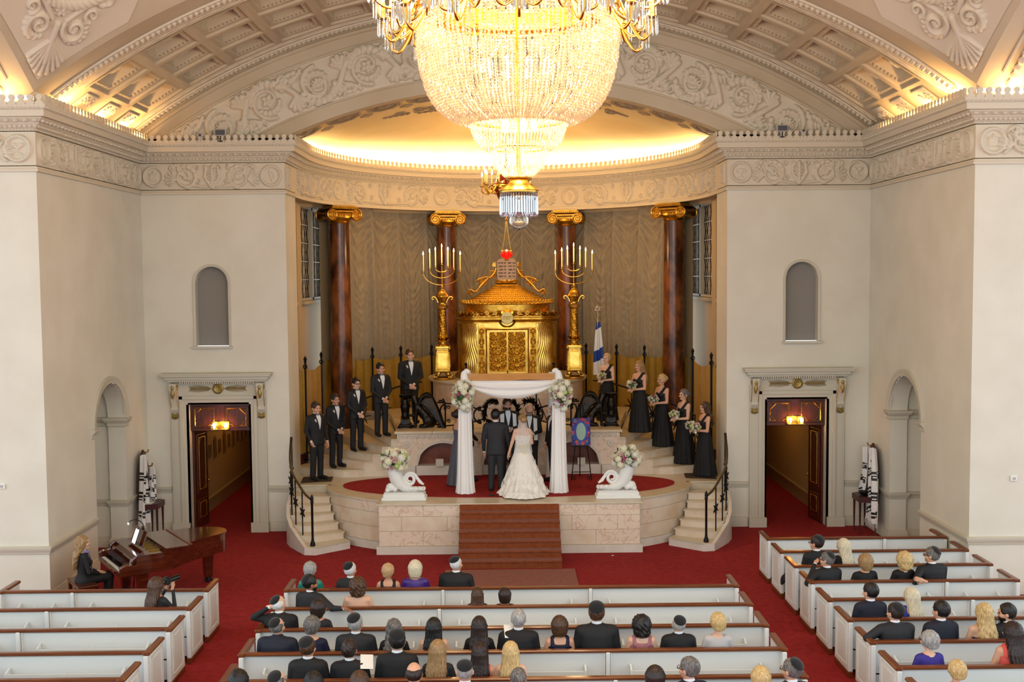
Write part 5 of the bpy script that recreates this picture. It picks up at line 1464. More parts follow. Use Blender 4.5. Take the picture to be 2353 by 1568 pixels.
for i, (sgx, name) in enumerate(((-1, 'crest_scroll'), (1, 'crest_scroll'))):
 m = MB(); h = np.array(full(0.06)); h = h[h[:, 0]*sgx >= 0]; h = h[np.argsort(np.abs(h[:, 0])+h[:, 1]*0.01)]
 h = h[h[:, 1] < 0.2]
 L = np.concatenate([[0], np.cumsum(np.linalg.norm(np.diff(h, axis=0), axis=1))])
 for s in np.linspace(0.16, L[-1], 60):
  pass
 S = np.linspace(0.15, L[-1], 120); x = np.interp(S, L, h[:, 0]); y = np.interp(S, L, h[:, 1])
 top = 0.10+0.08*np.exp(-((S-0.75)/0.1)**2)+0.14*np.clip((S-L[-1]+0.7)/0.7, 0, 1)**1.5+0.05*np.exp(-((S-0.2)/0.15)**2)
 V = np.linspace(0, 1, 14); relh = np.abs(np.sin(S[:, None]*22)*np.sin(V[None]*5+S[:, None]*9))*0.03
 k = 1+relh*0.7+0.06*V[None]**2
 P = np.stack([x[:, None]*k, y[:, None]*k, 1.68+V[None]*top[:, None]], -1); m.grid(P)
 for c in (0.3, 0.5, 0.8, 1.05, 1.3):
  if c < L[-1]:
   xx, yy = np.interp(c, L, h[:, 0]), np.interp(c, L, h[:, 1]); dxx, dyy = np.interp(c+.02, L, h[:, 0])-xx, np.interp(c+.02, L, h[:, 1])-yy
   dl = math.hypot(dxx, dyy) or 1; th = np.linspace(0, 3.4*PI, 30)
   m.tube([(xx*1.05+dxx/dl*0.06*(1-t/13)*math.cos(t), yy*1.05+dyy/dl*0.06*(1-t/13)*math.cos(t), 1.77+0.06*(1-t/13)*math.sin(t)) for t in th], 0.014, 5)
 m.build(name, 'gold', ARK, angle=60)
m = MB(); m.lathe([(1.16, 1.70), (1.16, 1.98), (1.2, 2.0), (1.22, 2.03)], 64, sy=0.72); m.build('drum', 'gold', ARK)
def roof_at(t, a): 
 r = 1.24+(0.26-1.24)*t**0.9; z = 2.03+0.52*t**1.08
 return np.array([r*math.cos(a), 0.74*r*math.sin(a), z])
m = MB(); m.grid(np.array([[roof_at(t, a)*np.array([.985, .985, 1])-np.array([0, 0, .01]) for a in np.linspace(0, 2*PI, 72, endpoint=False)] for t in np.linspace(0, 1, 12)]), cv=True, flip=True)
m.lathe([(0.30, 2.54), (0.32, 2.56), (0.3, 2.6), (0.0, 2.62)], 36, sy=0.74); roof = m.build('roof', 'gold_leaf', ARK)
tl = MB(); 
pts = [(-0.5, 0, 0), (-0.42, -0.6, 0.02), (0, -1.0, 0.06), (0.42, -0.6, 0.02), (0.5, 0, 0), (0, 0.1, 0.10), (0, -0.55, 0.16)]
tl.add(pts, [[0, 1, 6, 5], [1, 2, 6], [2, 3, 6], [3, 4, 5, 6]]); tile_me = tl.mesh('roof_tile', ['gold_leaf'], 50)
for r in range(9):
 t0 = 0.06+r*0.1; 
 for k in range(40):
  a = PI+(k+0.5*(r % 2)+0.25)*PI/40*1.0*(1.0) if False else PI*1.0+(k+0.5*(r % 2))*PI/39
  if a > 2*PI+0.02: continue
  p = roof_at(t0+0.06, a); pe2 = roof_at(t0-0.02, a); tang = roof_at(t0+0.06, a+0.01)-p
  up = (p-pe2); up /= np.linalg.norm(up); tang /= np.linalg.norm(tang); nrm = np.cross(tang, up)
  w = np.linalg.norm(roof_at(t0, a)-roof_at(t0, a+PI/39))*1.0; ln = 0.085
  M = Matrix(((tang[0]*w, up[0]*ln, nrm[0]*w, p[0]), (tang[1]*w, up[1]*ln, nrm[1]*w, p[1]), (tang[2]*w, up[2]*ln, nrm[2]*w, p[2]), (0, 0, 0, 1)))
  link('roof_tile', tile_me, roof, M=M)
wv = MB(); th = np.linspace(-0.6, 2.2*PI, 26)
wv.tube([(0.05*(1-t/9)*math.cos(t)-0.0, -0.0, 0.05*(1-t/9)*math.sin(t)) for t in th], [0.022*(1-0.08*t) for t in th], 6); wv.tube([(-0.09, 0, -0.03), (-0.03, 0, -0.045), (0.04, 0, -0.03)], [0.012, 0.022, 0.02], 6)
wave_me = wv.mesh('eave_wave', ['gold_leaf'], 60)
for k in range(30):
 a = PI+PI*(k+0.5)/30; p = np.array([1.25*math.cos(a), 0.75*1.24*math.sin(a), 2.05])
 o = link('eave_wave', wave_me, roof, tuple(p)); o.rotation_euler = (0, 0, math.atan2(0.75*1.24*math.cos(a), -1.25*math.sin(a)))
m = MB()
for sg in (-1, 1):
 A = np.linspace(PI, 0, 12); w = 0.125
 poly = [(sg*0.125-w, 0), (sg*0.125+w, 0)]+[(sg*0.125-math.cos(a)*w if False else sg*0.125+math.cos(PI-a)*w, 0.50+0.09*math.sin(a)) for a in A]
 mm = MB(); mm.prism([(x, z) for x, z in poly], -0.03, 0.03, M=R3('X', PI/2)); 
 tb = mm.build('tablet', mat('tablet_stone', 'b8977a', 0.6), ARK, angle=30, loc=(0, -0.12, 2.62))
 R = [['alef', 'nun', 'kaf', 'yod', ' ', 'yod', 'he', 'vav', 'he'], ['lamed', 'alef', ' ', 'yod', 'he', 'yod', 'he'], ['lamed', 'alef', ' ', 'tav', 'shin', 'alef'], ['zayin', 'kaf', 'vav', 'resh', ' ', 'alef', 'tav'], ['kaf', 'bet', 'dalet', ' ', 'alef', 'tav']]
 Lr = [['lamed', 'alef', ' ', 'tav', 'resh', 'tsadi', 'het'], ['lamed', 'alef', ' ', 'tav', 'nun', 'alef', 'pe'], ['lamed', 'alef', ' ', 'tav', 'gimel', 'nun', 'bet'], ['lamed', 'alef', ' ', 'tav', 'ayin', 'nun', 'he'], ['lamed', 'alef', ' ', 'tav', 'het', 'mem', 'dalet']]
 segs = []
 for q, row in enumerate(R if sg > 0 else Lr): segs += hebrew(row, sg*0.125+0.112, 0.45-q*0.09, 0.033 if len(row) < 9 else 0.028)
 strokes('lettering', segs, 0.007, tb, 'black', -0.033, 0.006)
for sg in (-1, 1):
 m = MB(); X = lambda x: sg*x
 def curl(cx, cz, r, turns, a0, w, dirn):
  th = np.linspace(0, turns*2*PI, 40); m.tube([(X(cx+r*(1-0.8*t/(turns*2*PI))*math.cos(a0+dirn*t)), -0.12, cz+r*(1-0.8*t/(turns*2*PI))*math.sin(a0+dirn*t)) for t in th], w, 6)
 curl(0.38, 2.78, 0.10, 1.5, 0.3*PI, 0.022, 1); curl(0.62, 2.58, 0.11, 1.5, 0.5*PI, 0.022, -1); curl(0.98, 2.30, 0.08, 1.5, 0.4*PI, 0.018, 1); curl(0.72, 2.56, 0.05, 1.2, 0, 0.016, 1)
 m.tube([(X(0.28), -0.12, 2.95), (X(0.33), -0.13, 2.82), (X(0.45), -0.13, 2.70), (X(0.58), -0.12, 2.71), (X(0.75), -0.13, 2.66), (X(0.82), -0.12, 2.60), (X(0.86), -0.12, 2.63)], [.03, .035, .03, .028, .026, .02, .012], 7)
 m.tube([(X(0.5), -0.12, 2.68), (X(0.7), -0.13, 2.48), (X(0.85), -0.13, 2.32), (X(1.0), -0.13, 2.38), (X(1.08), -0.12, 2.24)], [.03, .03, .025, .024, .012], 7)
 for k in range(7): a = -0.9+k*0.3; m.tube([(X(0.29), -0.13, 3.0), (X(0.29+0.1*math.cos(a+.6)), -0.14, 3.03+0.09*math.sin(a+.6))], [.014, .018], 5)
 m.build('roof_scroll', 'gold', ARK, angle=60)
m = MB()
for x in (-0.16, -0.07, 0.07, 0.16):
 th = np.linspace(0, 3*PI, 24); m.tube([(x+0.04*(1-t/12)*math.cos(t), -0.30, 2.60+0.04*(1-t/12)*math.sin(t)) for t in th], 0.013, 5)
m.tube([(-0.28, -0.28, 2.62), (0, -0.33, 2.57), (0.28, -0.28, 2.62)], 0.03, 7); m.build('tablet_base', 'gold', ARK)
# ================================================================== seven-branched candelabra on golden pedestals
def candelabrum(x, label):
 t = thing('seven_branch_candelabrum', label, 'candelabrum', (x, 28.6, ZDR), 0, 'golden candelabra beside the ark')
 s = 0.01144
 Z = lambda y: (865-y)*s
 m = MB(); m.lathe([(0.25, 0), (0.26, 0.02), (0.25, 0.05), (0.2, 0.06)], 32); m.build('base_disc', 'gold', t)
 for k in range(4):
  a = PI/4+k*PI/2; d = np.array([math.cos(a), math.sin(a), 0])
  c = MB(); c.tube([tuple(d*0.12+np.array([0, 0, .25])), tuple(d*0.17+np.array([0, 0, .17])), tuple(d*0.2+np.array([0, 0, .1])), tuple(d*0.25+np.array([0, 0, .08]))], [.05, .06, .045, .05], 8)
  for q in (-0.5, 0, 0.5):
   e = np.array([math.cos(a+q*.35), math.sin(a+q*.35), 0]); c.ball(tuple(e*0.275+np.array([0, 0, .075])), (.022, .022, .025), 6)
  c.build('claw_foot', 'gold_bright', t)
 m = MB(); zb, zt = 0.22, Z(797)
 for sc, za, zz2 in (((.36, .36), zb, zb+.06),): m.box((0, 0, (za+zz2)/2), (.40, .40, .08), bev=.012)
 m.box((0, 0, (zb+zt)/2+.02), (.37, .37, zt-zb-.02), taper=.8); m.build('plinth', 'gold', t, angle=30)
 for k in range(4):
  m = MB(); M = R3('Z', k*PI/2) @ TR(0, -0.17, (zb+zt)/2+.02) @ R3('X', -0.07)
  m.box((0, 0, 0), (.22, .015, .36), M=M, taper=1.0); p = m.build('plinth_panel', 'gold_bright', t)
  m = MB()
  for (cx, cz, w, h) in ((0, .2, .28, .02), (0, -.2, .30, .02), (-.14, 0, .02, .4), (.14, 0, .02, .4)): m.box((cx, -.005, cz), (w, .02, h), M=M)
  for q in range(9):
   for sx in (-1, 1): m.ball((sx*.15, -.008, -.18+q*.045), .012, 5, M=M)
  m.build('panel_border', 'gold', p)
 m = MB(); z = zt
 m.box((0, 0, z+.03), (.36, .36, .05), bev=.012); m.box((0, 0, z+.07), (.40, .40, .05), bev=.015)
 for k in range(4):
  a = PI/4+k*PI/2; m.ball((.25*math.cos(a), .25*math.sin(a), z+.05), (.035, .035, .06), 8)
 m.lathe([(.17, z+.09), (.15, z+.13), (.1, z+.17), (.095, z+.2)], 24); m.build('plinth_cornice', 'gold_bright', t)
 m = MB(); z2 = Z(778)
 m.lathe([(.10, z2-.02), (.17, z2+.02), (.175, z2+.05), (.12, z2+.06), (.15, z2+.09), (.19, z2+.12), (.12, z2+.12), (.1, z2+.13)], 48, wob=lambda A, i: .08*np.cos(12*A) if i in (1, 2, 4, 5) else 0*A); m.build('leaf_collar', 'gold_bright', t, angle=60)
 m = MB(); za, zb2 = Z(768), Z(705)
 nA, nZ = 60, 80; A = np.linspace(0, 2*PI, nA, endpoint=False); zz = np.linspace(za, zb2, nZ)
 G = np.zeros((nZ, nA, 3))
 for i, q in enumerate(zz):
  f = (q-za)/(zb2-za); r = .115-.025*f+.012*np.abs(np.sin(A*4+f*9))*np.abs(np.sin(f*30+np.cos(A*3)*2))+.02*np.exp(-(f/.12)**2)*np.abs(np.cos(6*A))
  G[i, :, 0] = r*np.cos(A); G[i, :, 1] = r*np.sin(A); G[i, :, 2] = q
 m.grid(G, cv=True, flip=True); m.build('carved_shaft', 'gold_relief', t, angle=70)
 m = MB(); z = zb2
 m.lathe([(.09, z), (.10, z+.02), (.15, z+.05), (.155, z+.1), (.16, z+.12), (.11, z+.13), (.095, z+.16), (.1, z+.2), (.13, z+.27), (.16, z+.32), (.165, z+.34), (.12, z+.36)], 36); m.build('vase', 'gold_bright', t)
 z = Z(678)
 m = MB(); m.lathe([(.12, z), (.17, z+.03), (.165, z+.08), (.12, z+.15), (.08, z+.2), (.065, z+.26), (.085, z+.28), (.08, z+.3), (.02, z+.31)], 48, wob=lambda A, i: .05*np.cos(14*A) if i in (1, 2, 3) else 0*A); m.build('bulb_finial', 'gold', t, angle=60)
 for sg in (-1, 1):
  m = MB(); m.tube([(sg*.11, 0, z-.12), (sg*.15, 0, z-.02), (sg*.2, 0, z+.03), (sg*.25, 0, z+.03), (sg*.27, 0, z-.01), (sg*.245, 0, z-.04), (sg*.225, 0, z-.015)], [.02, .022, .022, .02, .018, .015, .01], 7); m.build('handle_scroll', 'gold_bright', t)
 z0 = z+.3
 m = MB(); m.tube([(0, 0, z0), (0, 0, Z(603))], .014, 8)
 for y in (650, 632, 618): m.ball((0, 0, Z(y)), (.035, .035, .028), 10)
 m.build('stem', 'brass', t)
 pos = [(0, Z(603))]
 for hw, yb, yt in ((.165, 618, 610), (.315, 632, 614), (.485, 648, 620)):
  for sg in (-1, 1):
   A = np.linspace(-PI/2, 0, 14); zb_, zt_ = Z(yb), Z(yt)
   m = MB(); m.tube([(sg*hw*math.cos(a)*1.0 if False else sg*hw*math.sin(a+PI/2), 0, zb_+(zt_-zb_)*(1-math.cos(a+PI/2))) for a in A], .013, 7); m.build('branch', 'brass', t)
   pos.append((sg*hw, zt_))
 for (xx, zt_) in pos:
  m = MB(); m.lathe([(.012, -.01), (.02, 0), (.05, .015), (.05, .025), (.02, .025), (.022, .06), (.0, .06)], 14); cp = m.build('cup', 'brass', t, loc=(xx, 0, zt_))
  m = MB(); m.lathe([(.017, .05), (.014, .46), (.006, .475), (0, .475)], 10); c = m.build('candle', 'candle_gold', cp)
  m = MB(); m.lathe([(0, .465), (.014, .485), (.016, .5), (.009, .535), (0, .57)], 8); m.build('flame', 'flame', cp)
 point('candle_glow', (0, -.25, Z(565)), 46, 'ffd294', .25, t)
 return t
mat('candle_gold', 'd8bc74', 0.4)
candelabrum(-1.70, 'golden seven-branch candelabrum with lit candles left of the ark')
candelabrum(1.76, 'golden seven-branch candelabrum with lit candles right of the ark')
# ================================================================== hanging lamp and red-globe light
t = thing('eternal_lamp', 'red glass hanging lamp lit above the stone tablets', 'lamp', (0.0, 28.5, 6.28))
m = MB(); m.lathe([(0.0, -.06), (.05, -.055), (.13, 0), (.165, .055), (.15, .1), (.12, .13), (.11, .13), (.14, .1), (.15, .055), (.12, .01), (0, -.04)], 28); m.build('glass_bowl', mat('glass_red', 'b4080a', 0.1, trans=0.6, emit='c01010', estr=0.6), t)
m = MB(); m.lathe([(.0, -.11), (.05, -.1), (.055, -.07), (.04, -.05)], 14)
for k in range(10):
 a = k*PI/5; m.tube([(.125*math.cos(a), .125*math.sin(a), .12), (.13*math.cos(a), .13*math.sin(a), .17), (.12*math.cos(a), .12*math.sin(a), .2)], [.012, .016, .006], 5)
m.lathe([(.12, .12), (.135, .13), (.12, .14)], 24); m.build('gilt_collar', 'brass', t)
m = MB(); m.lathe([(0, .02), (.03, .05), (.035, .1), (.0, .2)], 10); m.build('flame', 'flame', t)
for k in range(3):
 a = k*2*PI/3+.5; m = MB(); m.tube([(.12*math.cos(a), .12*math.sin(a), .18), (.05*math.cos(a), .05*math.sin(a), .6), (.015*math.cos(a), .015*math.sin(a), .95)], .007, 5); m.build('chain', 'brass', t)
m = MB(); m.lathe([(.03, .93), (.05, .96), (.02, 1.0), (.0, 1.02)], 12); m.tube([(0, 0, 1.0), (0, 0, 1.2)], .008, 5); m.build('hanger', 'brass', t)
point('lamp_light', (0, -.1, .12), 4, 'ff5030', .05, t)
t = thing('candle_pendant', 'red glass globe pendant ringed with gilt candle arms, behind the chandelier tip', 'chandelier', (0.0, 28.5, 7.68))
m = MB(); m.lathe([(0, 0), (.1, .02), (.22, .14), (.3, .32), (.31, .42), (.26, .6), (.12, .78), (.05, .82)], 32); m.build('globe', mat('glass_ruby', '5a0308', 0.08, coat=0.5), t)
m = MB()
for k in range(26):
 for q, (r, z) in enumerate(((.305, .5), (.3, .34), (.2, .11), (.29, .25))):
  a = k*2*PI/26+q*.1; m.ball((r*math.cos(a), r*math.sin(a), z), .014, 5)
o = m.build('gilt_studs', 'brass', t); o['kind'] = 'stuff'
m = MB(); m.lathe([(.325, .40), (.34, .43), (.325, .46)], 36); m.build('gilt_ring', 'brass', t)
m = MB(); m.lathe([(0, -.15), (.04, -.13), (.045, -.1), (.03, -.07), (.06, -.05), (.03, 0), (.05, .02)], 14); m.build('finial', 'brass', t)
m = MB(); m.lathe([(.06, .8), (.09, .86), (.05, .9), (.03, 1.1), (.012, 1.2), (.012, 2.2)], 14); m.build('gilt_stem', 'brass', t)
arm = MB(); arm.tube([(.33, 0, .42), (.45, 0, .28), (.58, 0, .25), (.66, 0, .32), (.66, 0, .42)], .02, 7); arm.ball((.5, 0, .25), .04, 6)
arm.tube([(.45, 0, .28), (.5, 0, .38), (.55, 0, .33)], .013, 5); arm.lathe([(.02, .42), (.06, .44), (.06, .455), (.025, .46), (.025, .48)], 10, (.66, 0, 0)); arm_me = arm.mesh('candle_arm', ['brass'], 60)
cd = MB(); cd.lathe([(.021, .47), (.021, .69), (0, .69)], 8); cd_me = cd.mesh('candle', ['candle_gold'], 40)
fl = MB(); fl.lathe([(0, .68), (.02, .71), (.022, .74), (.012, .79), (0, .83)], 8); fl_me = fl.mesh('candle_bulb', ['flame'], 60)
for k in range(12):
 a = k*PI/6+.2; o = link('candle_arm', arm_me, t); o.rotation_euler = (0, 0, a); o.scale = (1.0 if k % 2 else .84, 1, 1 if k % 2 else 1.12)
 for nm, me in (('candle', cd_me), ('candle_bulb', fl_me)): link(nm, me, o, (.66, 0, 0))
for k in range(3):
 a = k*2*PI/3; m = MB(); m.tube([(.5*math.cos(a), .5*math.sin(a), .45), (.3*math.cos(a), .3*math.sin(a), 1.1), (.05*math.cos(a), .05*math.sin(a), 1.9)], .01, 5); m.build('chain', 'brass', t)
for k in range(4): point('pendant_light', (.72*math.cos(k*PI/2-.6), .72*math.sin(k*PI/2-.6), .85), PEND_P, 'ffc878', .12, t)
# ================================================================== crystal chandelier
def crystal_mat(name, tint, gloss=0.25, gr=0.06):
 m = bpy.data.materials.new(name); m.use_nodes = True; nt = m.node_tree; N = nt.nodes; N.remove(N['Principled BSDF'])
 tr = N.new('ShaderNodeBsdfTranslucent'); tr.inputs[0].default_value = lin(tint)
 df = N.new('ShaderNodeBsdfDiffuse'); df.inputs[0].default_value = lin(tint)
 gl = N.new('ShaderNodeBsdfGlossy'); gl.inputs[0].default_value = (1, 1, 1, 1); gl.inputs[1].default_value = gr
 tp = N.new('ShaderNodeBsdfTransparent')
 a = N.new('ShaderNodeMixShader'); a.inputs[0].default_value = 0.35; b = N.new('ShaderNodeMixShader'); b.inputs[0].default_value = gloss
 c = N.new('ShaderNodeMixShader'); c.inputs[0].default_value = 0.0
 L = nt.links; L.new(tr.outputs[0], a.inputs[1]); L.new(df.outputs[0], a.inputs[2]); L.new(a.outputs[0], b.inputs[1]); L.new(gl.outputs[0], b.inputs[2])
 L.new(b.outputs[0], N['Material Output'].inputs[0])
 MATS[name] = m; return m
crystal_mat('crystal', 'fff2d8'); crystal_mat('crystal_clear', 'd9dde0', 0.45)
mat('glass_clear', 'ffffff', 0.02, trans=1.0)
CHX, CHY = 0.09, 10.95
CH = thing('crystal_chandelier', 'huge crystal bead chandelier with gilt candle arms hanging in the foreground', 'chandelier', (CHX, CHY, 6.2))
K = 0.00438
cz = lambda y: 5.77+(635-y)*K-6.2
OCT_V = np.array([(1, 0, 0), (0, 1, 0), (-1, 0, 0), (0, -1, 0), (0, 0, 1.25), (0, 0, -1.25)], float)
OCT_F = np.array([(0, 1, 4), (1, 2, 4), (2, 3, 4), (3, 0, 4), (1, 0, 5), (2, 1, 5), (3, 2, 5), (0, 3, 5)])
def beads(name, pts, rad, material='crystal', parent=None):
 pts = np.asarray(pts); n = len(pts); rad = np.full(n, rad) if np.isscalar(rad) else np.asarray(rad)
 ro = rng.random(n)*PI/2; c, s = np.cos(ro), np.sin(ro)
 V = np.empty((n, 6, 3)); x, y = OCT_V[:, 0], OCT_V[:, 1]
 V[:, :, 0] = (x[None]*c[:, None]-y[None]*s[:, None])*rad[:, None]; V[:, :, 1] = (x[None]*s[:, None]+y[None]*c[:, None])*rad[:, None]; V[:, :, 2] = OCT_V[None, :, 2]*rad[:, None]
 V += pts[:, None, :]
 Fq = (OCT_F[None]+6*np.arange(n)[:, None, None]).reshape(-1, 3)
 o = link(name, quadmesh(name, V.reshape(-1, 3), Fq, [material], None, 0), parent or CH); o['kind'] = 'stuff'; return o
def strands(prof, N, step, r0):
 """prof rows (radius_px, y_px)"""
 P = np.array([(r*K, cz(y)) for r, y in prof]); d = np.concatenate([[0], np.cumsum(np.linalg.norm(np.diff(P, axis=0), axis=1))])
 s = np.arange(0, d[-1], step); r = np.interp(s, d, P[:, 0]); z = np.interp(s, d, P[:, 1])
 kk = np.ones(7)/7
 if len(s) > 20: 
  rp = np.convolve(np.pad(r, 3, 'edge'), kk, 'valid'); zp = np.convolve(np.pad(z, 3, 'edge'), kk, 'valid'); r, z = rp, zp
 out, rad = [], []
 for k in range(N):
  a = 2*PI*k/N+rng.normal()*0.006
  j = rng.normal(size=len(s))*0.004
  out.append(np.stack([(r+j)*np.cos(a), (r+j)*np.sin(a), z], -1)); rad.append(np.full(len(s), r0)*(0.85+0.3*rng.random(len(s))))
 return np.concatenate(out), np.concatenate(rad)
p, r = strands([(222, 48), (228, 90), (227, 130), (221, 170), (211, 205), (196, 238), (172, 266), (140, 284), (108, 292)], 136, 0.030, 0.0155); beads('bead_basket', p, r)
p, r = strands([(215, 60), (205, 130), (190, 200), (160, 245), (118, 280)], 90, 0.034, 0.016); beads('bead_basket_inner', p, r)
p, r = strands([(109, 284), (107, 305), (100, 325), (86, 342), (66, 352)], 84, 0.019, 0.009); beads('bead_tier', p, r)
p, r = strands([(65, 345), (63, 365), (55, 385), (40, 402), (26, 412)], 60, 0.016, 0.0075); beads('bead_tier', p, r)
p, r = strands([(223, 40), (224, 75)], 170, 0.03, 0.015); beads('rim_fringe', p, r, 'crystal')
for rp, y, w in ((222, 42, .022), (108, 283, .012), (65, 345, .01), (26, 413, .02)):
 m = MB(); A = np.linspace(0, 2*PI, 72, endpoint=False); m.tube([(rp*K*math.cos(a), rp*K*math.sin(a), cz(y)) for a in A], w, 8, closed=True, up=(0, 0, 1)); m.build('ring', 'brass', CH)
m = MB(); m.lathe([(225*K, cz(40)), (232*K, cz(28)), (222*K, cz(12)), (226*K, cz(-12)), (220*K, cz(-20))], 96, wob=lambda A, i: 0.012*np.cos(48*A) if i in (1, 3) else 0*A); m.build('crown_band', 'gold', CH, angle=60)
for k in range(40):
 a = 2*PI*k/40; 
 if k == 0:
  q = MB(); q.tube([(0, 0, 0), (0, 0, .1), (0, 0, .16)], [.03, .045, .004], 6, flat=.4); an_me = q.mesh('antefix', ['gold'], 60)
 o = link('antefix', an_me, CH, (226*K*math.cos(a), 226*K*math.sin(a), cz(-15))); o.rotation_euler = (0, 0, a+PI/2)
p, r = strands([(200, -10), (120, -160), (70, -320), (45, -480)], 60, 0.045, 0.016); beads('upper_tent', p, r)
m = MB(); m.lathe([(45*K, cz(-470)), (70*K, cz(-490)), (80*K, cz(-530)), (40*K, cz(-540)), (0, cz(-545))], 36); m.tube([(0, 0, cz(-540)), (0, 0, 7.6)], .03, 8); m.build('top_crown', 'gold', CH)
m = MB(); m.tube([(0, 0, cz(420)), (0, 0, cz(-540))], .02, 8); m.build('spine', 'brass', CH)
m = MB(); m.lathe([(20*K, cz(418)), (24*K, cz(424)), (34*K, cz(432)), (43*K, cz(440))], 60, wob=lambda A, i: .10*np.abs(np.cos(5*A)) if i > 1 else 0*A)
m.build('leaf_cup', 'gold_leaf', CH, angle=60)
m = MB(); m.lathe([(41*K, cz(440)), (44*K, cz(441)), (44*K, cz(445)), (41*K, cz(447)), (0, cz(438))], 48); m.build('cup_rim', 'brass', CH)
pm = MB(); pm.lathe([(0, 0), (.008, -.01), (.009, -.03), (.011, -.05), (.012, -.17), (.007, -.19), (.0, -.205)], 6); pr_me = pm.mesh('prism', ['crystal_clear'], 0)
for k in range(44):
 a = 2*PI*k/44; link('prism', pr_me, CH, (42*K*math.cos(a), 42*K*math.sin(a), cz(452))).rotation_euler = (0, 0, a)
for k in range(22):
 a = 2*PI*(k+.5)/22; o = link('prism', pr_me, CH, (28*K*math.cos(a), 28*K*math.sin(a), cz(455))); o.rotation_euler = (0, 0, a)
p = [(42*K*math.cos(2*PI*k/44), 42*K*math.sin(2*PI*k/44), cz(448+q*3.2)) for k in range(44) for q in range(2)]; beads('prism_beads', p, .008, 'crystal_clear')
m = MB(); m.ball((0, 0, cz(508)), .096, 28); m.build('glass_ball', 'glass_clear', CH)
m = MB(); m.tube([(0, 0, cz(440)), (0, 0, cz(488))], .008, 6); m.ball((0, 0, cz(487)), .016, 6); m.build('ball_hanger', 'brass', CH)
rag = random.Random(5)
am = MB()
am.tube([(0.96, 0, cz(20)), (1.06, 0, cz(50)), (1.16, 0, cz(95)), (1.24, 0, cz(115)), (1.31, 0, cz(100)), (1.33, 0, cz(70))], .016, 7)
am.tube([(1.02, 0, cz(30)), (1.1, .05, cz(70)), (1.17, .13, cz(88)), (1.22, .2, cz(78)), (1.22, .22, cz(45))], .014, 7)
am.tube([(1.02, 0, cz(30)), (1.1, -.05, cz(70)), (1.17, -.13, cz(88)), (1.22, -.2, cz(78)), (1.22, -.22, cz(45))], .014, 7)
am.tube([(0.98, 0, cz(0)), (1.12, 0, cz(35)), (1.3, .04, cz(45)), (1.42, .06, cz(25)), (1.43, .06, cz(0))], .014, 7)
TIPS = [(1.33, 0, cz(70)), (1.22, .22, cz(45)), (1.22, -.22, cz(45)), (1.43, .06, cz(0))]
for c in TIPS: am.lathe([(.015, -.01), (.03, .0), (.055, .012), (.05, .022), (.02, .03), (.022, .05), (.0, .05)], 12, c)
am.tube([(1.1+.05*math.cos(t)*(1-t/14), 0, cz(60)+.05*math.sin(t)*(1-t/14)) for t in np.linspace(0, 3*PI, 20)], .012, 5)
arm_me = am.mesh('candle_arm', ['gold_bright'], 60)
cm = MB(); cm.lathe([(.022, .03), (.02, .17), (.0, .17)], 10); can_me = cm.mesh('candle', ['candle_lit'] if 'candle_lit' in MATS else [mat('candle_lit', 'f3c468', 0.4)], 60)
bm = MB(); bm.lathe([(.008, .165), (.018, .19), (.02, .21), (.012, .25), (0, .285)], 8); bul_me = bm.mesh('candle_bulb', ['flame'], 60)
dm = MB()
for k in range(8):
 a = k*PI/4; dm.lathe([(0, -.02), (.006, -.03), (.006, -.05), (.008, -.06), (.009, -.14), (0, -.165)], 5, (.05*math.cos(a), .05*math.sin(a), 0))
 for q in range(3): dm.ball((.05*math.cos(a), .05*math.sin(a), .005-q*.016), .008, 4)
drop_me = dm.mesh('pendant_drops', ['crystal_clear'], 0)
for k in range(14):
 a = 2*PI*(k+.5)/14
 o = link('candle_arm', arm_me, CH); o.rotation_euler = (0, 0, a)
 for c in TIPS:
  link('candle', can_me, o, c); link('candle_bulb', bul_me, o, c); link('pendant_drops', drop_me, o, c)
for k in range(10):
 a = 2*PI*k/10; m = MB() if k == 0 else m
 if k == 0:
  m.lathe([(0, -.03), (.03, 0), (.035, .03), (.02, .07), (0, .1)], 10); bb_me = m.mesh('bulb', ['bulb_warm'] if 'bulb_warm' in MATS else [mat('bulb_warm', 'fff0d0', .5, emit='ffca80', estr=35)], 60)
 link('bulb', bb_me, CH, (.34*math.cos(a), .34*math.sin(a), cz(170)))
 if k < 5: link('bulb', bb_me, CH, (.16*math.cos(2*a), .16*math.sin(2*a), cz(300)))
for (dz, pw, rr_) in ((cz(120), 105, .25), (cz(200), 85, .2), (cz(312), 58, .1), (cz(378), 28, .06)):
 point('basket_light', (0, 0, dz), pw, 'ffe0b4', rr_, CH)
for k in range(8):
 a = 2*PI*(k+.5)/8; point('candle_light', (1.4*math.cos(a), 1.4*math.sin(a), cz(-55)), CH_P/8, 'ffdcb0', .15, CH)
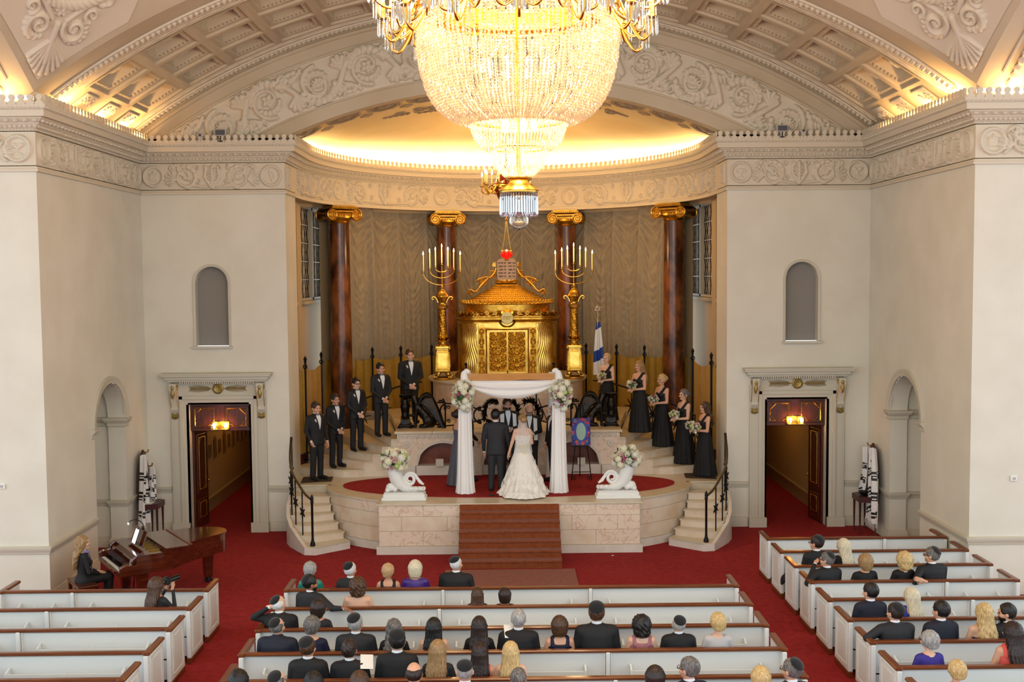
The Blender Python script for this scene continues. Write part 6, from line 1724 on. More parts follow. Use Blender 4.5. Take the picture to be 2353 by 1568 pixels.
# ================================================================== griffins and bronze pedestals
def griffin(x, sg, label):
 t = thing('bronze_griffin', label, 'statue', (x, 26.3, ZPOD), 0, 'bronze griffins on the podium')
 s = -sg
 X = lambda p: (p[0]*s, p[1], p[2])     # modelled facing -x
 pr = [(rcone(X((-.10, 0, .50)), X((.16, 0, .20)), .12, .15), 0, .05), (ell(X((.2, 0, .14)), (.15, .14, .14)), 0, .04),
          (rcone(X((-.10, 0, .52)), X((-.17, 0, .66)), .10, .085), 0, .05), (ell(X((-.20, 0, .74)), (.095, .075, .085)), 0, .04),
          (rcone(X((-.26, 0, .745)), X((-.335, 0, .70)), .045, .012), 0, .02), (rcone(X((-.16, .05, .80)), X((-.10, .07, .87)), .025, .008), 0, .01), (rcone(X((-.16, -.05, .80)), X((-.10, -.07, .87)), .025, .008), 0, .01)]
 for f in (-1, 1):
  pr += [(ell(X((.14, f*.11, .16)), (.13, .065, .14)), 0, .03), (rcone(X((.10, f*.12, .05)), X((-.06, f*.12, .03)), .045, .03), 0, .02)]
 pr += [(rcone(X((-.14, -.07, .46)), X((-.17, -.08, .05)), .05, .035), 0, .03), (ell(X((-.2, -.08, .03)), (.07, .04, .03)), 0, .02)]
 pr += [(rcone(X((-.14, .07, .46)), X((-.22, .07, .28)), .05, .04), 0, .03), (rcone(X((-.22, .07, .28)), X((-.40, .06, .29)), .035, .028), 0, .02)]
 for k in range(5): pr.append((ell(X((-.02+.02*k, 0, .44-.05*k)), (.125, .13, .02)), 0, .02))
 sdfobj('body', pr, (-.55, -.3, -.02), (.55, .3, .95), .014, 'bronze', t)
 for f in (-1, 1):
  w = MB(); nS, nF = 26, 9
  for q in range(9):   # feathers
   a0 = np.array(X((-.06+.035*q, f*.13, .62+.10*math.sin(q/8*PI*.6)))); 
   b = np.array(X((.10+.05*q, f*(.16+.01*q), .52-.06*q))); c = np.array(X((.22+.045*q, f*(.18+.01*q), .42-.055*q)))
   w.tube([a0, a0*.5+b*.5+np.array([0, 0, .02]), b, c], [.045, .045, .035, .008], 6, flat=.35, up=(0, 1, 0))
  w.tube([X((-.08, f*.12, .55)), X((.0, f*.13, .74)), X((.12, f*.14, .80)), X((.22, f*.15, .74))], [.05, .055, .045, .02], 8, flat=.6, up=(0, 1, 0))
  w.build('wing', 'bronze', t, angle=60)
 m = MB(); m.tube([X((.30, .0, .08)), X((.42, .02, .06)), X((.47, .02, .2)), X((.43, .02, .38)), X((.46, .02, .5)), X((.54, .02, .54)), X((.56, .02, .46))], [.025, .022, .02, .018, .02, .03, .03], 8); m.ball(X((.55, .02, .46)), (.04, .03, .06), 8); m.build('tail', 'bronze', t)
 return t
griffin(-2.08, -1, 'black bronze winged griffin left of the canopy on the podium')
griffin(2.10, 1, 'black bronze winged griffin right of the canopy on the podium')
def bronze_pedestal(x, label):
 t = thing('bronze_pedestal', label, 'pedestal', (x, 26.3, ZPOD), 0, 'bronze pedestals beside the griffins')
 m = MB(); m.lathe([(.12, .2), (.10, .24), (.11, .26), (.085, .3), (.1, .42), (.12, .52), (.11, .56), (.085, .62), (.08, .68), (.1, .7), (.13, .74), (.14, .76), (.14, .8), (0, .81)], 28); m.build('shaft', 'bronze', t)
 m = MB(); m.box((0, 0, .15), (.24, .24, .14), taper=.8); m.box((0, 0, .06), (.3, .3, .06), bev=.01)
 for k in range(4):
  a = PI/4+k*PI/2; m.tube([(.12*math.cos(a), .12*math.sin(a), .1), (.18*math.cos(a), .18*math.sin(a), .03), (.23*math.cos(a), .23*math.sin(a), .02)], [.04, .035, .03], 6)
 m.build('foot', 'bronze', t)
bronze_pedestal(-2.5, 'black bronze baluster pedestal beside the left griffin'); bronze_pedestal(2.5, 'black bronze baluster pedestal beside the right griffin')
# ================================================================== wrought-iron rail with wreaths
t = thing('iron_railing', 'wrought-iron ribbon railing with leafy wreaths behind the couple', 'railing', (0, 26.15, ZPOD))
for sg in (-1, 1):
 m = MB(); m.cyl((sg*1.52, 0, 0), (sg*1.52, 0, .62), .02, n=8)
 for z, k in ((.60, 1), (.05, -1)):
  for a in (.2, .7, 1.2): m.tube([(sg*1.52, 0, z), (sg*(1.52+.1*math.cos(a)), 0, z+k*.06*math.sin(a)*1.5), (sg*(1.52+.2*math.cos(a)), 0, z+k*.1*math.sin(a))], [.015, .02, .025], 6)
 for z in (.50, .16):
  th = np.linspace(0, 3*PI, 22); m.tube([(sg*(1.44+.05*(1-q/12)*math.cos(q)), 0, z+.05*(1-q/12)*math.sin(q)) for q in th], .012, 5)
 m.build('post', 'iron', t)
 for z0, z1 in ((.60, .38), (.05, .22)):
  m = MB(); m.tube([(sg*1.5, 0, z0), (sg*1.0, 0, z0*.7+z1*.3), (sg*.55, 0, z1)], .018, 6); m.build('bar', 'iron', t)
 m = MB(); pts = [(sg*(.75+.09*math.cos(q*1.7)), .01, .30+.20*math.sin(q)) for q in np.linspace(-2.6, 2.6, 18)]; m.tube(pts, .022, 6, flat=.3, up=(0, 1, 0)); m.build('ribbon', 'iron', t)
rl = random.Random(9)
lfm = MB(); lfm.tube([(0, 0, 0), (.05, 0, .012), (.13, 0, 0)], [.01, .04, .003], 5, flat=.4, up=(0, 0, 1)); leaf_me = lfm.mesh('wreath_leaf', ['iron'], 60)
def wreath(cx, cz_, rx, rz, a0, a1, n):
 m = MB(); A = np.linspace(a0, a1, 28); m.tube([(cx+rx*math.cos(a), 0, cz_+rz*math.sin(a)) for a in A], .02, 7); w = m.build('wreath', 'iron', t)
 for k in range(n):
  a = a0+(a1-a0)*(k//3)/(n//3); o = link('wreath_leaf', leaf_me, w, (cx+rx*math.cos(a), rl.uniform(-.03, .03), cz_+rz*math.sin(a)))
  o.rotation_euler = (rl.uniform(-.6, .6), -(a+PI/2+rl.choice((-.7, .0, .7))), rl.uniform(-.4, .4))
wreath(-.36, .36, .22, .27, .3*PI, 1.9*PI, 132); wreath(.52, .38, .22, .27, -.9*PI, .7*PI, 132); wreath(.08, .42, .16, .22, 0, 2*PI, 120)
# ================================================================== yellow cloth screens on spear posts
LP = [(-4.93, 26.45), (-4.80, 28.0), (-3.69, 29.7), (-2.96, 30.2), (-2.13, 30.6)]
RP = [(2.22, 30.6), (3.03, 30.1), (3.74, 29.6), (4.80, 28.1), (4.98, 26.5)]
def post_name(k, side): return 'black iron spear post with ring, %s, %s' % (('nearest the door jamb', 'beside the outer marble column', 'behind the middle of the wedding party', 'behind the upper steps', 'nearest the candelabrum')[k], side)
for side, PL in (('groomsmen side', LP), ('bridesmaids side', RP[::-1])):
 for k, (x, y) in enumerate(PL):
  p = thing('spear_post', post_name(k, side), 'post', (x, y, 1.3 if k < 2 else 2.0), 0, 'spear posts of the cloth screen')
  h = 3.72-p.location.z
  m = MB(); m.cyl((0, 0, 0), (0, 0, h), .024, n=8); m.lathe([(.05, 0), (.05, .03), (.024, .06)], 10); m.build('shaft', 'iron', p)
  m = MB(); m.lathe([(.024, h-.02), (.035, h), (.024, h+.02), (.045, h+.06), (.04, h+.09), (0, h+.16)], 10); m.build('finial', 'iron', p)
  m = MB(); A = np.linspace(0, 2*PI, 14, endpoint=False); m.tube([(.045*math.cos(a), -.03, h-.11+.05*math.sin(a)) for a in A], .013, 6, closed=True, up=(0, 1, 0)); m.build('ring', 'iron', p)
 ext = {'groomsmen side': [(-5.1, 25.85)]+LP[:2]+[(-4.95, 29.25), (-4.3, 29.55)]+LP[2:]+[(-1.9, 30.75)], 'bridesmaids side': [(1.95, 30.75)]+RP[:3]+[(4.32, 29.55), (4.95, 29.25)]+RP[3:]+[(5.1, 25.85)]}[side]
 pp = np.array(ext); pp[:, 1] += .06
 n = 40; rows = []
 for i in range(len(pp)-1):
  for q in np.linspace(0, 1, n, endpoint=(i == len(pp)-2)):
   x, y = pp[i]+(pp[i+1]-pp[i])*q; sag = .16*math.sin(PI*q)*(0.5+.5*math.hypot(*(pp[i+1]-pp[i]))/2); 
   d = .02*math.sin(q*PI*6+i)+.05*math.sin(PI*q)
   zt = 3.60-sag
   rows.append([(x+d*.5*(1 if x > 0 else -1), y+d, zb) for zb in np.linspace(1.5, zt, 14)])
 o = link('cloth_screen', gridmesh('cloth_screen', np.array(rows), ['cloth_yellow'])); tag(o, 'mustard yellow cloth screen slung between spear posts behind the '+('groomsmen' if side[0] == 'g' else 'bridesmaids'), 'screen')
 m = MB(); sweep(m, [tuple(q) for q in pp], [(-.02, .9), (-.02, 1.48), (-.04, 1.48)], caps=False); struct(m.build('baseboard_'+('left' if side[0] == 'g' else 'right'), 'wood_stand'))
for sg in (-1, 1):
 t = thing('winder_railing', ('iron railing with star rosettes behind the groomsmen' if sg < 0 else 'iron railing with star rosettes behind the bridesmaids'), 'railing', (sg*2.9, 28.0, 2.1))
 L = lambda p: (-sg*(p[0]+2.9), p[1]-28.0, p[2]-2.1)
 R_ = [(-4.6, 26.6, 1.45), (-4.25, 27.2, 1.62), (-3.7, 27.7, 1.8), (-3.2, 28.05, 1.96), (-2.62, 28.3, 2.12), (-2.25, 28.45, 2.12)]
 m = MB(); m.tube([L((x, y, z+(.86 if i < 5 else .9))) for i, (x, y, z) in enumerate(R_)], .022, 7); m.build('handrail', 'iron', t)
 for i, (x, y, z) in enumerate(R_[:-1]):
  m = MB(); m.cyl(L((x, y, z)), L((x, y, z+.86)), .014, n=6); b = m.build('baluster', 'iron', t)
  c = np.array(L((x, y, z+.42))); g = MB(); g.ball(c, (.06, .03, .06), 10); d1 = np.array([-sg*.75, .6, 0]); d1 /= np.linalg.norm(d1)
  for k in range(6):
   a = k*PI/3; d = d1*math.cos(a)+np.array([0, 0, 1])*math.sin(a); g.tube([c, c+d*.14, c+d*.24], [.012, .018, .004], 5)
  g.build('star_rosette', 'iron', b)
# ================================================================== flag
t = thing('flag_on_pole', 'furled blue and white flag on a pole topped by a six-pointed star', 'flag', (2.42, 29.0, ZPOD))
m = MB(); m.cyl((0, 0, .0), (0, 0, 2.5), .018, n=8); m.lathe([(.16, 0), (.16, .03), (.04, .06), (.02, .1)], 16); m.build('pole', 'brass', t)
m = MB()
for r0 in (0, PI):
 for k in range(3):
  a, b = r0+PI/2+k*2*PI/3, r0+PI/2+(k+1)*2*PI/3
  m.cyl((.085*math.cos(a), 0, 2.76+.085*math.sin(a)), (.085*math.cos(b), 0, 2.76+.085*math.sin(b)), .012, n=4)
m.cyl((0, 0, 2.48), (0, 0, 2.68), .012, n=6); m.build('star_finial', mat('silver', 'dcd8d0', .3, .8), t)
nz, na = 60, 30; Z = np.linspace(1.0, 2.42, nz); A = np.linspace(0, 2*PI, na)
P = np.zeros((nz, na, 3)); wd = .05+.12*((2.42-Z)/1.42)**.8
for i, z in enumerate(Z):
 r = wd[i]*(1+.35*np.sin(A*5+z*2)); P[i, :, 0] = .02+r*np.cos(A)*.8; P[i, :, 1] = .03+r*np.sin(A)*.7; P[i, :, 2] = z
mb = MB(); 
for i in range(nz-1):
 for j in range(na-1):
  zz = (Z[i]+Z[i+1])/2; am = (A[j]+A[j+1])/2
  blue = (2.1 < zz-am*.03 < 2.35) or (1.15 < zz-am*.05 < 1.45) or (am < .5 and zz < 1.9)
  mb.add([P[i, j], P[i+1, j], P[i+1, j+1], P[i, j+1]], [[0, 1, 2, 3]], 1 if blue else 0)
mb.build('flag_cloth', ['cloth_white', mat('flag_blue', '1c3f94', .7)], t, angle=180)
# ================================================================== flowers
mat('fl_white', 'f3efdf', .7, col2='e6e2c4', scale=20); mat('fl_cream', 'efe7c6', .7); mat('fl_pink', 'e6bfb4', .7, col2='dca79d', scale=18); mat('fl_green', 'c3cf7c', .7); mat('fl_rosepink', 'c9688a', .6)
def hydr(name, material):
 m = MB(); r2 = np.random.default_rng(4); n = 46
 for k in range(n):
  ph = k*2.39996; zz = 1-2*(k+.5)/n; r = math.sqrt(1-zz*zz); c = np.array([r*math.cos(ph), r*math.sin(ph), zz])*.82
  M = TR(*c) @ Vector(c).to_track_quat('Z', 'Y').to_matrix().to_4x4()
  m.add([(0, 0, .2), (.2, .2, .05), (-.2, .2, .05), (-.2, -.2, .05), (.2, -.2, .05), (.24, 0, .12), (0, .24, .12), (-.24, 0, .12), (0, -.24, .12)], [[0, 5, 1, 6], [0, 6, 2, 7], [0, 7, 3, 8], [0, 8, 4, 5]], 0, M)
 m.ball((0, 0, 0), .82, 10); return m.mesh(name, [material], 0)
def rose(name, material):
 m = MB()
 for ring, (n, r, tilt, z) in enumerate(((3, .3, .1, .55), (5, .55, .35, .45), (6, .85, .7, .2))):
  for k in range(n):
   a = 2*PI*k/n+ring*.5; w = 1.5*r*math.sin(PI/n)*1.5
   P = np.zeros((4, 4, 3))
   for i, v in enumerate(np.linspace(0, 1, 4)):
    for j, u in enumerate(np.linspace(-1, 1, 4)):
     rr_ = r*(.5+.5*v)+.15*tilt*v*v*2; aa = a+u*.9*PI/n*1.2*(1-.25*v*v)
     P[i, j] = (rr_*math.cos(aa), rr_*math.sin(aa), z-.55+v*(.75-.35*tilt)-.05*u*u)
   m.grid(P)
 m.ball((0, 0, .2), (.28, .28, .4), 8); return m.mesh(name, [material], 180)
def leafm(name, material):
 m = MB(); P = np.zeros((6, 3, 3))
 for i, v in enumerate(np.linspace(0, 1, 6)):
  w = .32*math.sin(PI*min(v*1.05+.05, 1))
  for j, u in enumerate((-1, 0, 1)): P[i, j] = (u*w, 0.04*abs(u)-.15*v*v, v*1.5)
 m.grid(P); return m.mesh(name, [material], 180)
HY = [hydr('hydrangea', 'fl_white'), hydr('hydrangea', 'fl_cream')]; HG = hydr('green_hydrangea', 'fl_green')
RS = [rose('rose', 'fl_pink'), rose('rose', 'fl_white'), rose('rose', 'fl_cream')]; RK = rose('rose', 'fl_rosepink'); LEAF = leafm('leaf', 'leaf_green')
bm = MB(); bm.tube([(0, 0, 0), (.02, 0, .6), (.1, 0, 1.2), (.25, 0, 1.7)], [.03, .03, .02, .01], 5)
for q in range(6): bm.ball((.03+.03*q, .05*(-1)**q, .7+.18*q), .08, 5)
SPRAY = bm.mesh('flower_spray', ['fl_white'], 60)
def bunch(parent, c, rx, rz, n, s, seed, sprays=4, lower=-.55, ry=None, hyd=.35):
 r2 = random.Random(seed); ry = ry or rx
 for k in range(n):
  zz = 1-(1-lower)*(k+.5)/n; ph = k*2.39996+seed; r = math.sqrt(max(0, 1-zz*zz)); d = Vector((r*math.cos(ph), r*math.sin(ph), zz))
  j = r2.uniform(.86, 1.06); p = Vector((c[0]+d.x*rx*j, c[1]+d.y*ry*j, c[2]+d.z*rz*j))
  u = r2.random()
  if u < hyd: nm, me, sz = 'hydrangea', r2.choice(HY), s*1.25
  elif u < hyd+.30: nm, me, sz = 'rose', r2.choice(RS), s*.95
  elif u < hyd+.38: nm, me, sz = 'green_hydrangea', HG, s*.9
  elif u < hyd+.42: nm, me, sz = 'rose', RK, s*.6
  elif u < hyd+.54: nm, me, sz = 'leaf', LEAF, s*1.1
  else: nm, me, sz = 'rose', RS[1], s*.8
  q = d.to_track_quat('Z', 'Y').to_matrix().to_4x4() @ R3('Z', r2.uniform(0, 6)) @ R3('X', r2.uniform(-.25, .25) if nm != 'leaf' else .9)
  o = link(nm, me, parent, M=TR(*p) @ q @ Matrix.Scale(sz*r2.uniform(.9, 1.12), 4))
 for k in range(sprays):
  a = r2.uniform(0, 2*PI); d = Vector((math.cos(a)*.8, math.sin(a)*.8, r2.uniform(-.1, .9))).normalized()
  link('flower_spray', SPRAY, parent, M=TR(c[0]+d.x*rx*.8, c[1]+d.y*ry*.8, c[2]+d.z*rz*.8) @ d.to_track_quat('Z', 'Y').to_matrix().to_4x4() @ Matrix.Scale(s*1.1, 4))
  link('leaf', LEAF, parent, M=TR(c[0]-d.x*rx*.85, c[1]+d.y*ry*.85, c[2]+d.z*rz*.5-.03) @ Vector((-d.x, d.y, .1)).to_track_quat('Z', 'Y').to_matrix().to_4x4() @ Matrix.Scale(s*1.3, 4))
 core = MB(); core.ball(c, (rx*.62, ry*.62, rz*.62), 12); core.build('foliage_core', 'leaf_green', parent)
# ================================================================== wedding canopy
CX0, CX1, CYF, CYR, CZ = -.95, 1.08, 23.4, 25.15, 3.52
t = thing('wedding_canopy', 'white-draped wedding canopy with gold cloth roof over the couple', 'canopy', (0, 24.2, ZS))
O = lambda x, y, z: (x, y-24.2, z-ZS)
for i, (x, y) in enumerate(((CX0, CYF), (CX1, CYF), (CX0-.02, CYR), (CX1-.02, CYR))):
 m = MB(); m.cyl(O(x, y, ZS+.012), O(x, y, CZ+.2), .02, n=8); m.ball(O(x, y, CZ+.22), .04, 8); m.build('pole', 'iron', t)
 m = MB(); Z = np.linspace(ZS+.014, CZ+.02, 26); A = np.linspace(0, 2*PI, 72, endpoint=False); G = np.zeros((26, 72, 3))
 for q, z in enumerate(Z):
  f = (z-ZS)/(CZ-ZS); r = (.165-.05*f+.03*math.exp(-f*9))*(1+.11*np.sin(A*9+f*1.2+i)+.06*np.sin(A*5+2*f)); G[q, :, 0] = x+r*np.cos(A); G[q, :, 1] = y-24.2+.8*r*np.sin(A); G[q, :, 2] = z-ZS
 m.grid(G, cv=True, flip=True); m.build('drape', 'cloth_white', t, angle=180)
 if i < 2:
  m = MB(); m.tube([O(x+.02, y-.02, CZ-.05), O(x+.0, y, CZ+.14), O(x+(.06 if i == 0 else -.06), y, CZ+.21), O(x+(.12 if i == 0 else -.12), y-.02, CZ+.18)], [.10, .075, .06, .035], 10); m.build('tied_top', 'cloth_white', t)
nu, nv = 60, 40; U, V = np.meshgrid(np.linspace(0, 1, nu), np.linspace(0, 1, nv), indexing='ij')
sag = .10*np.sin(PI*U)*np.sin(PI*V)
P = np.stack([CX0+(CX1-CX0)*U, CYF+(CYR-CYF)*V-24.2, CZ-ZS-sag+.012*np.sin(U*30+V*6)*np.sin(PI*V)+.018*np.sin((U-.5)*24*(V+.4))*(1-V)], -1)
link('canopy_cloth', gridmesh('canopy_cloth', P, ['cloth_gold']), t)
def swag(p0, p1, drop, h, off, name, seed):
 nu, nv = 70, 24; U, V = np.meshgrid(np.linspace(0, 1, nu), np.linspace(0, 1, nv), indexing='ij')
 p0, p1 = np.array(p0), np.array(p1); base = p0[None, None]+(p1-p0)[None, None]*U[..., None]
 z = -(V*h*(np.sin(PI*U)**.8))-V*drop*0-.05*0
 fold = .022*np.sin(V*14+np.sin(PI*U)*3+seed)*np.sin(PI*U)**.5+.02*np.sin(V*PI)
 n = np.array(off); P = base+np.stack([n[0]*fold, n[1]*fold, z+.02*np.sin(V*9)*0], -1)
 P[..., 2] -= V*.03
 link(name, gridmesh(name, P, ['cloth_white']), t)
swag(O(CX0, CYF-.03, CZ+.0), O(CX1, CYF-.03, CZ+.0), 0, .36, (0, -1), 'front_swag', 0)
swag(O(CX0-.03, CYF, CZ), O(CX0-.03, CYR, CZ), 0, .3, (-1, 0), 'side_swag', 1); swag(O(CX1+.03, CYF, CZ), O(CX1+.03, CYR, CZ), 0, .3, (1, 0), 'side_swag', 2)
for x, sg, lb, sd in ((CX0-.02, -1, 'white and blush flower arrangement on the left canopy pole', 11), (CX1+.05, 1, 'white and blush flower arrangement on the right canopy pole', 23)):
 f = thing('flower_arrangement', lb, 'flowers', (x, CYF-.14, CZ-.62))
 bunch(f, (0, 0, .32), .21, .31, 62, .062, sd, 8, -.97, ry=.17)
# ================================================================== cornucopia urns
def cornucopia(x, sg, label, flabel, sd):
 t = thing('cornucopia_urn', label, 'urn', (x, 22.85, ZS), 0, 'white cornucopia urns on the platform edge')
 s = -sg     # modelled for the left one, mouth at -x
 X = lambda p: (p[0]*s, p[1], p[2])
 m = MB(); m.box((0, 0, .035), (.94, .40, .07), bev=.012); m.box((0, 0, .10), (.88, .34, .08), bev=.01); m.box((0, 0, .15), (.84, .32, .03), bev=.01); m.build('plinth', 'white_paint', t)
 path = [((-.20, 0, .66), .165), ((-.20, 0, .58), .155), ((-.17, 0, .46), .145), ((-.10, 0, .34), .125), ((.0, 0, .26), .10), ((.12, 0, .22), .07), ((.24, 0, .21), .05)]
 pr = []
 for (a, ra), (b, rb) in zip(path[:-1], path[1:]): pr.append((rcone(X(a), X(b), ra, rb), 0, .01))
 for k, (cx, cz_, r) in enumerate(((-.30, .26, .09), (-.20, .22, .06), (-.36, .2, .05))): pr.append((ell(X((cx, 0, cz_)), (r, .09, r)), 0, .03))
 for k in range(7): pr.append((ell(X((.1+.05*k, (-1)**k*.05, .22+.015*(k % 2))), (.05, .05, .05)), 0, .02))
 pr.append((rcone(X((.2, 0, .2)), X((.42, 0, .2)), .05, .02), 0, .02))
 pr.append((ell(X((-.20, 0, .70)), (.15, .15, .08)), 0, 0, 'sub'))
 sdfobj('horn', pr, (-.55, -.25, .14), (.55, .25, .72), .012, 'white_paint', t)
 m = MB(); th = np.linspace(0, 2.9*PI, 50)
 m.tube([X((.12+.12*(1-q/13)*math.cos(q+2.6), 0, .43+.13*(1-q/13)*math.sin(q+2.6))) for q in th][::-1], [.016+.0006*k for k in range(50)], 8)
 m.tube([X((-.0, 0, .36)), X((.02, 0, .46)), X((.08, 0, .55)), X((.2, 0, .54)), X((.28, 0, .44)), X((.33, 0, .36)), X((.38, 0, .32))], [.03, .04, .035, .035, .035, .03, .012], 8)
 for k in range(6): m.ball(X((.24+.03*k, 0, .50-.035*k)), (.03, .025, .025), 6)
 m.build('scroll', 'white_paint', t)
 f = thing('flower_arrangement', flabel, 'flowers', (s*-.20+x, 22.85, ZS+.64), 0, 'flower arrangements in the urns')
 bunch(f, (0, 0, .17), .26, .26, 64, .066, sd, 11, -.5)
 return t
cornucopia(-2.22, -1, 'white cornucopia urn on the left of the platform edge', 'white and blush flowers in the left cornucopia urn', 31)
cornucopia(2.30, 1, 'white cornucopia urn on the right of the platform edge', 'white and blush flowers in the right cornucopia urn', 47)
# ================================================================== easel with painted contract, video tripod, floor speakers
t = thing('iron_easel', 'thin black iron easel beside the right canopy pole', 'easel', (1.66, 24.75, ZS))
m = MB()
for sx in (-1, 1): m.tube([(sx*.05, .12, 1.75), (sx*.12, .0, 1.0), (sx*.23, -.13, .03)], .013, 6)
m.tube([(0, .14, 1.75), (0, .45, .02)], .013, 6)
for sx in (-1, 1):
 th = np.linspace(0, 2.6*PI, 20); m.tube([(sx*(.17+.05*(1-q/11)*math.cos(q)), -.14, .08+.05*(1-q/11)*math.sin(q)) for q in th], .01, 5)
 m.tube([(sx*(.07+.05*math.cos(q)), .1, 1.72+.06*math.sin(q)) for q in np.linspace(0, 1.6*PI, 14)], .009, 5)
m.tube([(-.2, -.1, .22), (.2, -.1, .22)], .01, 6); m.build('frame', 'iron', t)
m = MB(); m.box((0, -.03, .80), (.4, .06, .02)); m.build('ledge', 'iron', t)
t = thing('illuminated_contract', 'colourful painted marriage contract with pale oval centre on the easel', 'artwork', (1.66, 24.70, ZS+.83), .0)
TILT = R3('X', -.14)
m = MB(); m.box((0, 0, .31), (.43, .012, .62), M=TILT)
m.build('sheet', mat('art_purple', '3b2a78', .6), t)
cols = [mat('art_red', 'b0263c', .6), mat('art_teal', '1f8a8a', .6), mat('art_pink', 'c2497d', .6), mat('art_orange', 'c8622b', .6), mat('art_blue', '2a4fa8', .6), mat('art_plum', '551a4e', .6)]
r2 = random.Random(2)
for k in range(46):
 a = r2.uniform(0, 2*PI); rx, rz = .205, .30; q = r2.uniform(.86, 1.0); x = rx*q*math.copysign(abs(math.cos(a))**.7, math.cos(a)); z = .31+rz*q*math.copysign(abs(math.sin(a))**.7, math.sin(a))
 m = MB(); m.lathe([(0, .006), (r2.uniform(.02, .045), .004), (.0, 0)], 7, M=TILT @ TR(x*.93, -.008, z*.95+.015) @ R3('X', PI/2)); m.build('painted_shape', r2.choice(cols), t)
m = MB(); m.lathe([(0, .004), (1, .004), (1, 0)], 40, M=TILT @ TR(0, -.008, .31) @ Matrix.Diagonal((.145, 1, .245, 1)) @ R3('X', PI/2)); m.build('purple_ring', 'art_blue', t)
m = MB(); m.lathe([(0, .006), (1, .006), (1, 0)], 40, M=TILT @ TR(0, -.009, .31) @ Matrix.Diagonal((.11, 1, .2, 1)) @ R3('X', PI/2)); m.build('text_oval', mat('art_oval', '9fb8a8', .6), t)
t = thing('video_tripod', 'black video camera tripod standing on the podium behind the canopy', 'tripod', (.70, 26.75, ZPOD))
m = MB()
for k in range(3): a = k*2*PI/3+.3; m.tube([(.05*math.cos(a), .05*math.sin(a), .62), (.3*math.cos(a), .3*math.sin(a), .0)], .014, 6)
m.cyl((0, 0, .5), (0, 0, .8), .02, n=8); m.build('legs', 'black', t)
m = MB(); m.box((0, 0, .86), (.13, .2, .1), bev=.02); m.cyl((0, -.1, .86), (0, -.2, .86), .035, n=12); m.box((.1, 0, .95), (.2, .05, .04)); m.build('camera_body', 'black', t)
for x, lb in ((-1.63, 'left'), (1.72, 'right')):
 t = thing('floor_speaker', 'small pale wedge speaker on the ledge of the %s lunette' % lb, 'speaker', (x, 25.53, 1.30))
 m = MB(); m.add([(-.09, -.06, 0), (.09, -.06, 0), (.09, .05, 0), (-.09, .05, 0), (-.09, -.03, .17), (.09, -.03, .17), (.09, .05, .17), (-.09, .05, .17)], [[3, 2, 1, 0], [4, 5, 6, 7], [0, 1, 5, 4], [1, 2, 6, 5], [2, 3, 7, 6], [3, 0, 4, 7]]); m.build('case', mat('beige_plastic', 'cfc4b2', .5), t)
 m = MB(); m.box((0, -.05, .085), (.14, .01, .13), M=R3('X', -.17)); m.build('grille', mat('beige_dark', 'b9ad9a', .7), t)
# ================================================================== cameras and small screens above the cornice
for x, lb in ((-6.30, 'left'), (6.12, 'right')):
 t = thing('wall_monitor', 'small grey monitor panel above the cornice on the %s' % lb, 'monitor', (x, 24.28, 8.80), 0, 'panels above the cornice')
 m = MB(); m.box((0, 0, .19), (.26, .05, .15), bev=.01); m.build('case', mat('grey_plastic', 'b9b6b0', .5), t); m.box
 m = MB(); m.box((0, -.03, .19), (.21, .01, .11)); m.build('panel', mat('panel_dark', '4a4c52', .4), t)  # dark unlit screen of the monitor
 m = MB(); m.cyl((0, 0, -.02), (0, 0, .12), .015, n=6); m.box((0, 0, 0.0), (.1, .08, .02)); m.build('stem', 'black', t)
for x, lb in ((-6.74, 'left'), (6.58, 'right')):
 t = thing('security_camera', 'tiny white camera perched above the cornice on the %s' % lb, 'camera', (x, 24.28, 8.82), 0, 'cameras above the cornice')
 m = MB(); m.box((0, 0, .11), (.16, .09, .06), bev=.02); m.cyl((0, 0, -.03), (0, 0, .1), .012, n=6); m.build('housing', 'grey_plastic', t)
 m = MB(); m.cyl((0, -.05, .11), (0, -.04, .11), .024, n=12); m.build('lens', 'black_gloss', t)
for sg, px, py in ((-1, 4, 1118), (1, 2330, 1100)):
 p = atY(px, py, YP-.02); t = thing('wall_switch', 'small white wall plate on the %s pier' % ('left' if sg < 0 else 'right'), 'switch plate', tuple(p))
 m = MB(); m.box((0, 0, 0), (.12, .02, .10), bev=.008); m.build('plate', 'white_paint', t); m = MB(); m.box((0, -.012, 0), (.05, .01, .05)); m.build('rocker', 'grey_plastic', t)
p = atZ(1408, 1278, 0); m = MB(); m.box((0, 0, .008), (.05, .03, .012), bev=.005); o = m.build('paper_scrap', 'white_paint', loc=(p.x, p.y, 0)); tag(o, 'tiny white paper scrap on the red carpet before the platform', 'paper')
t = thing('microphone_box', 'small black cable box lying at the carpet edge before the couple', 'box', (-.39, 23.02, ZS+.01))
m = MB(); m.box((0, 0, .02), (.10, .06, .035), bev=.008); m.tube([(.05, 0, .01), (.12, .02, .006), (.16, -.02, .006)], .006, 5); m.build('case', 'black', t)
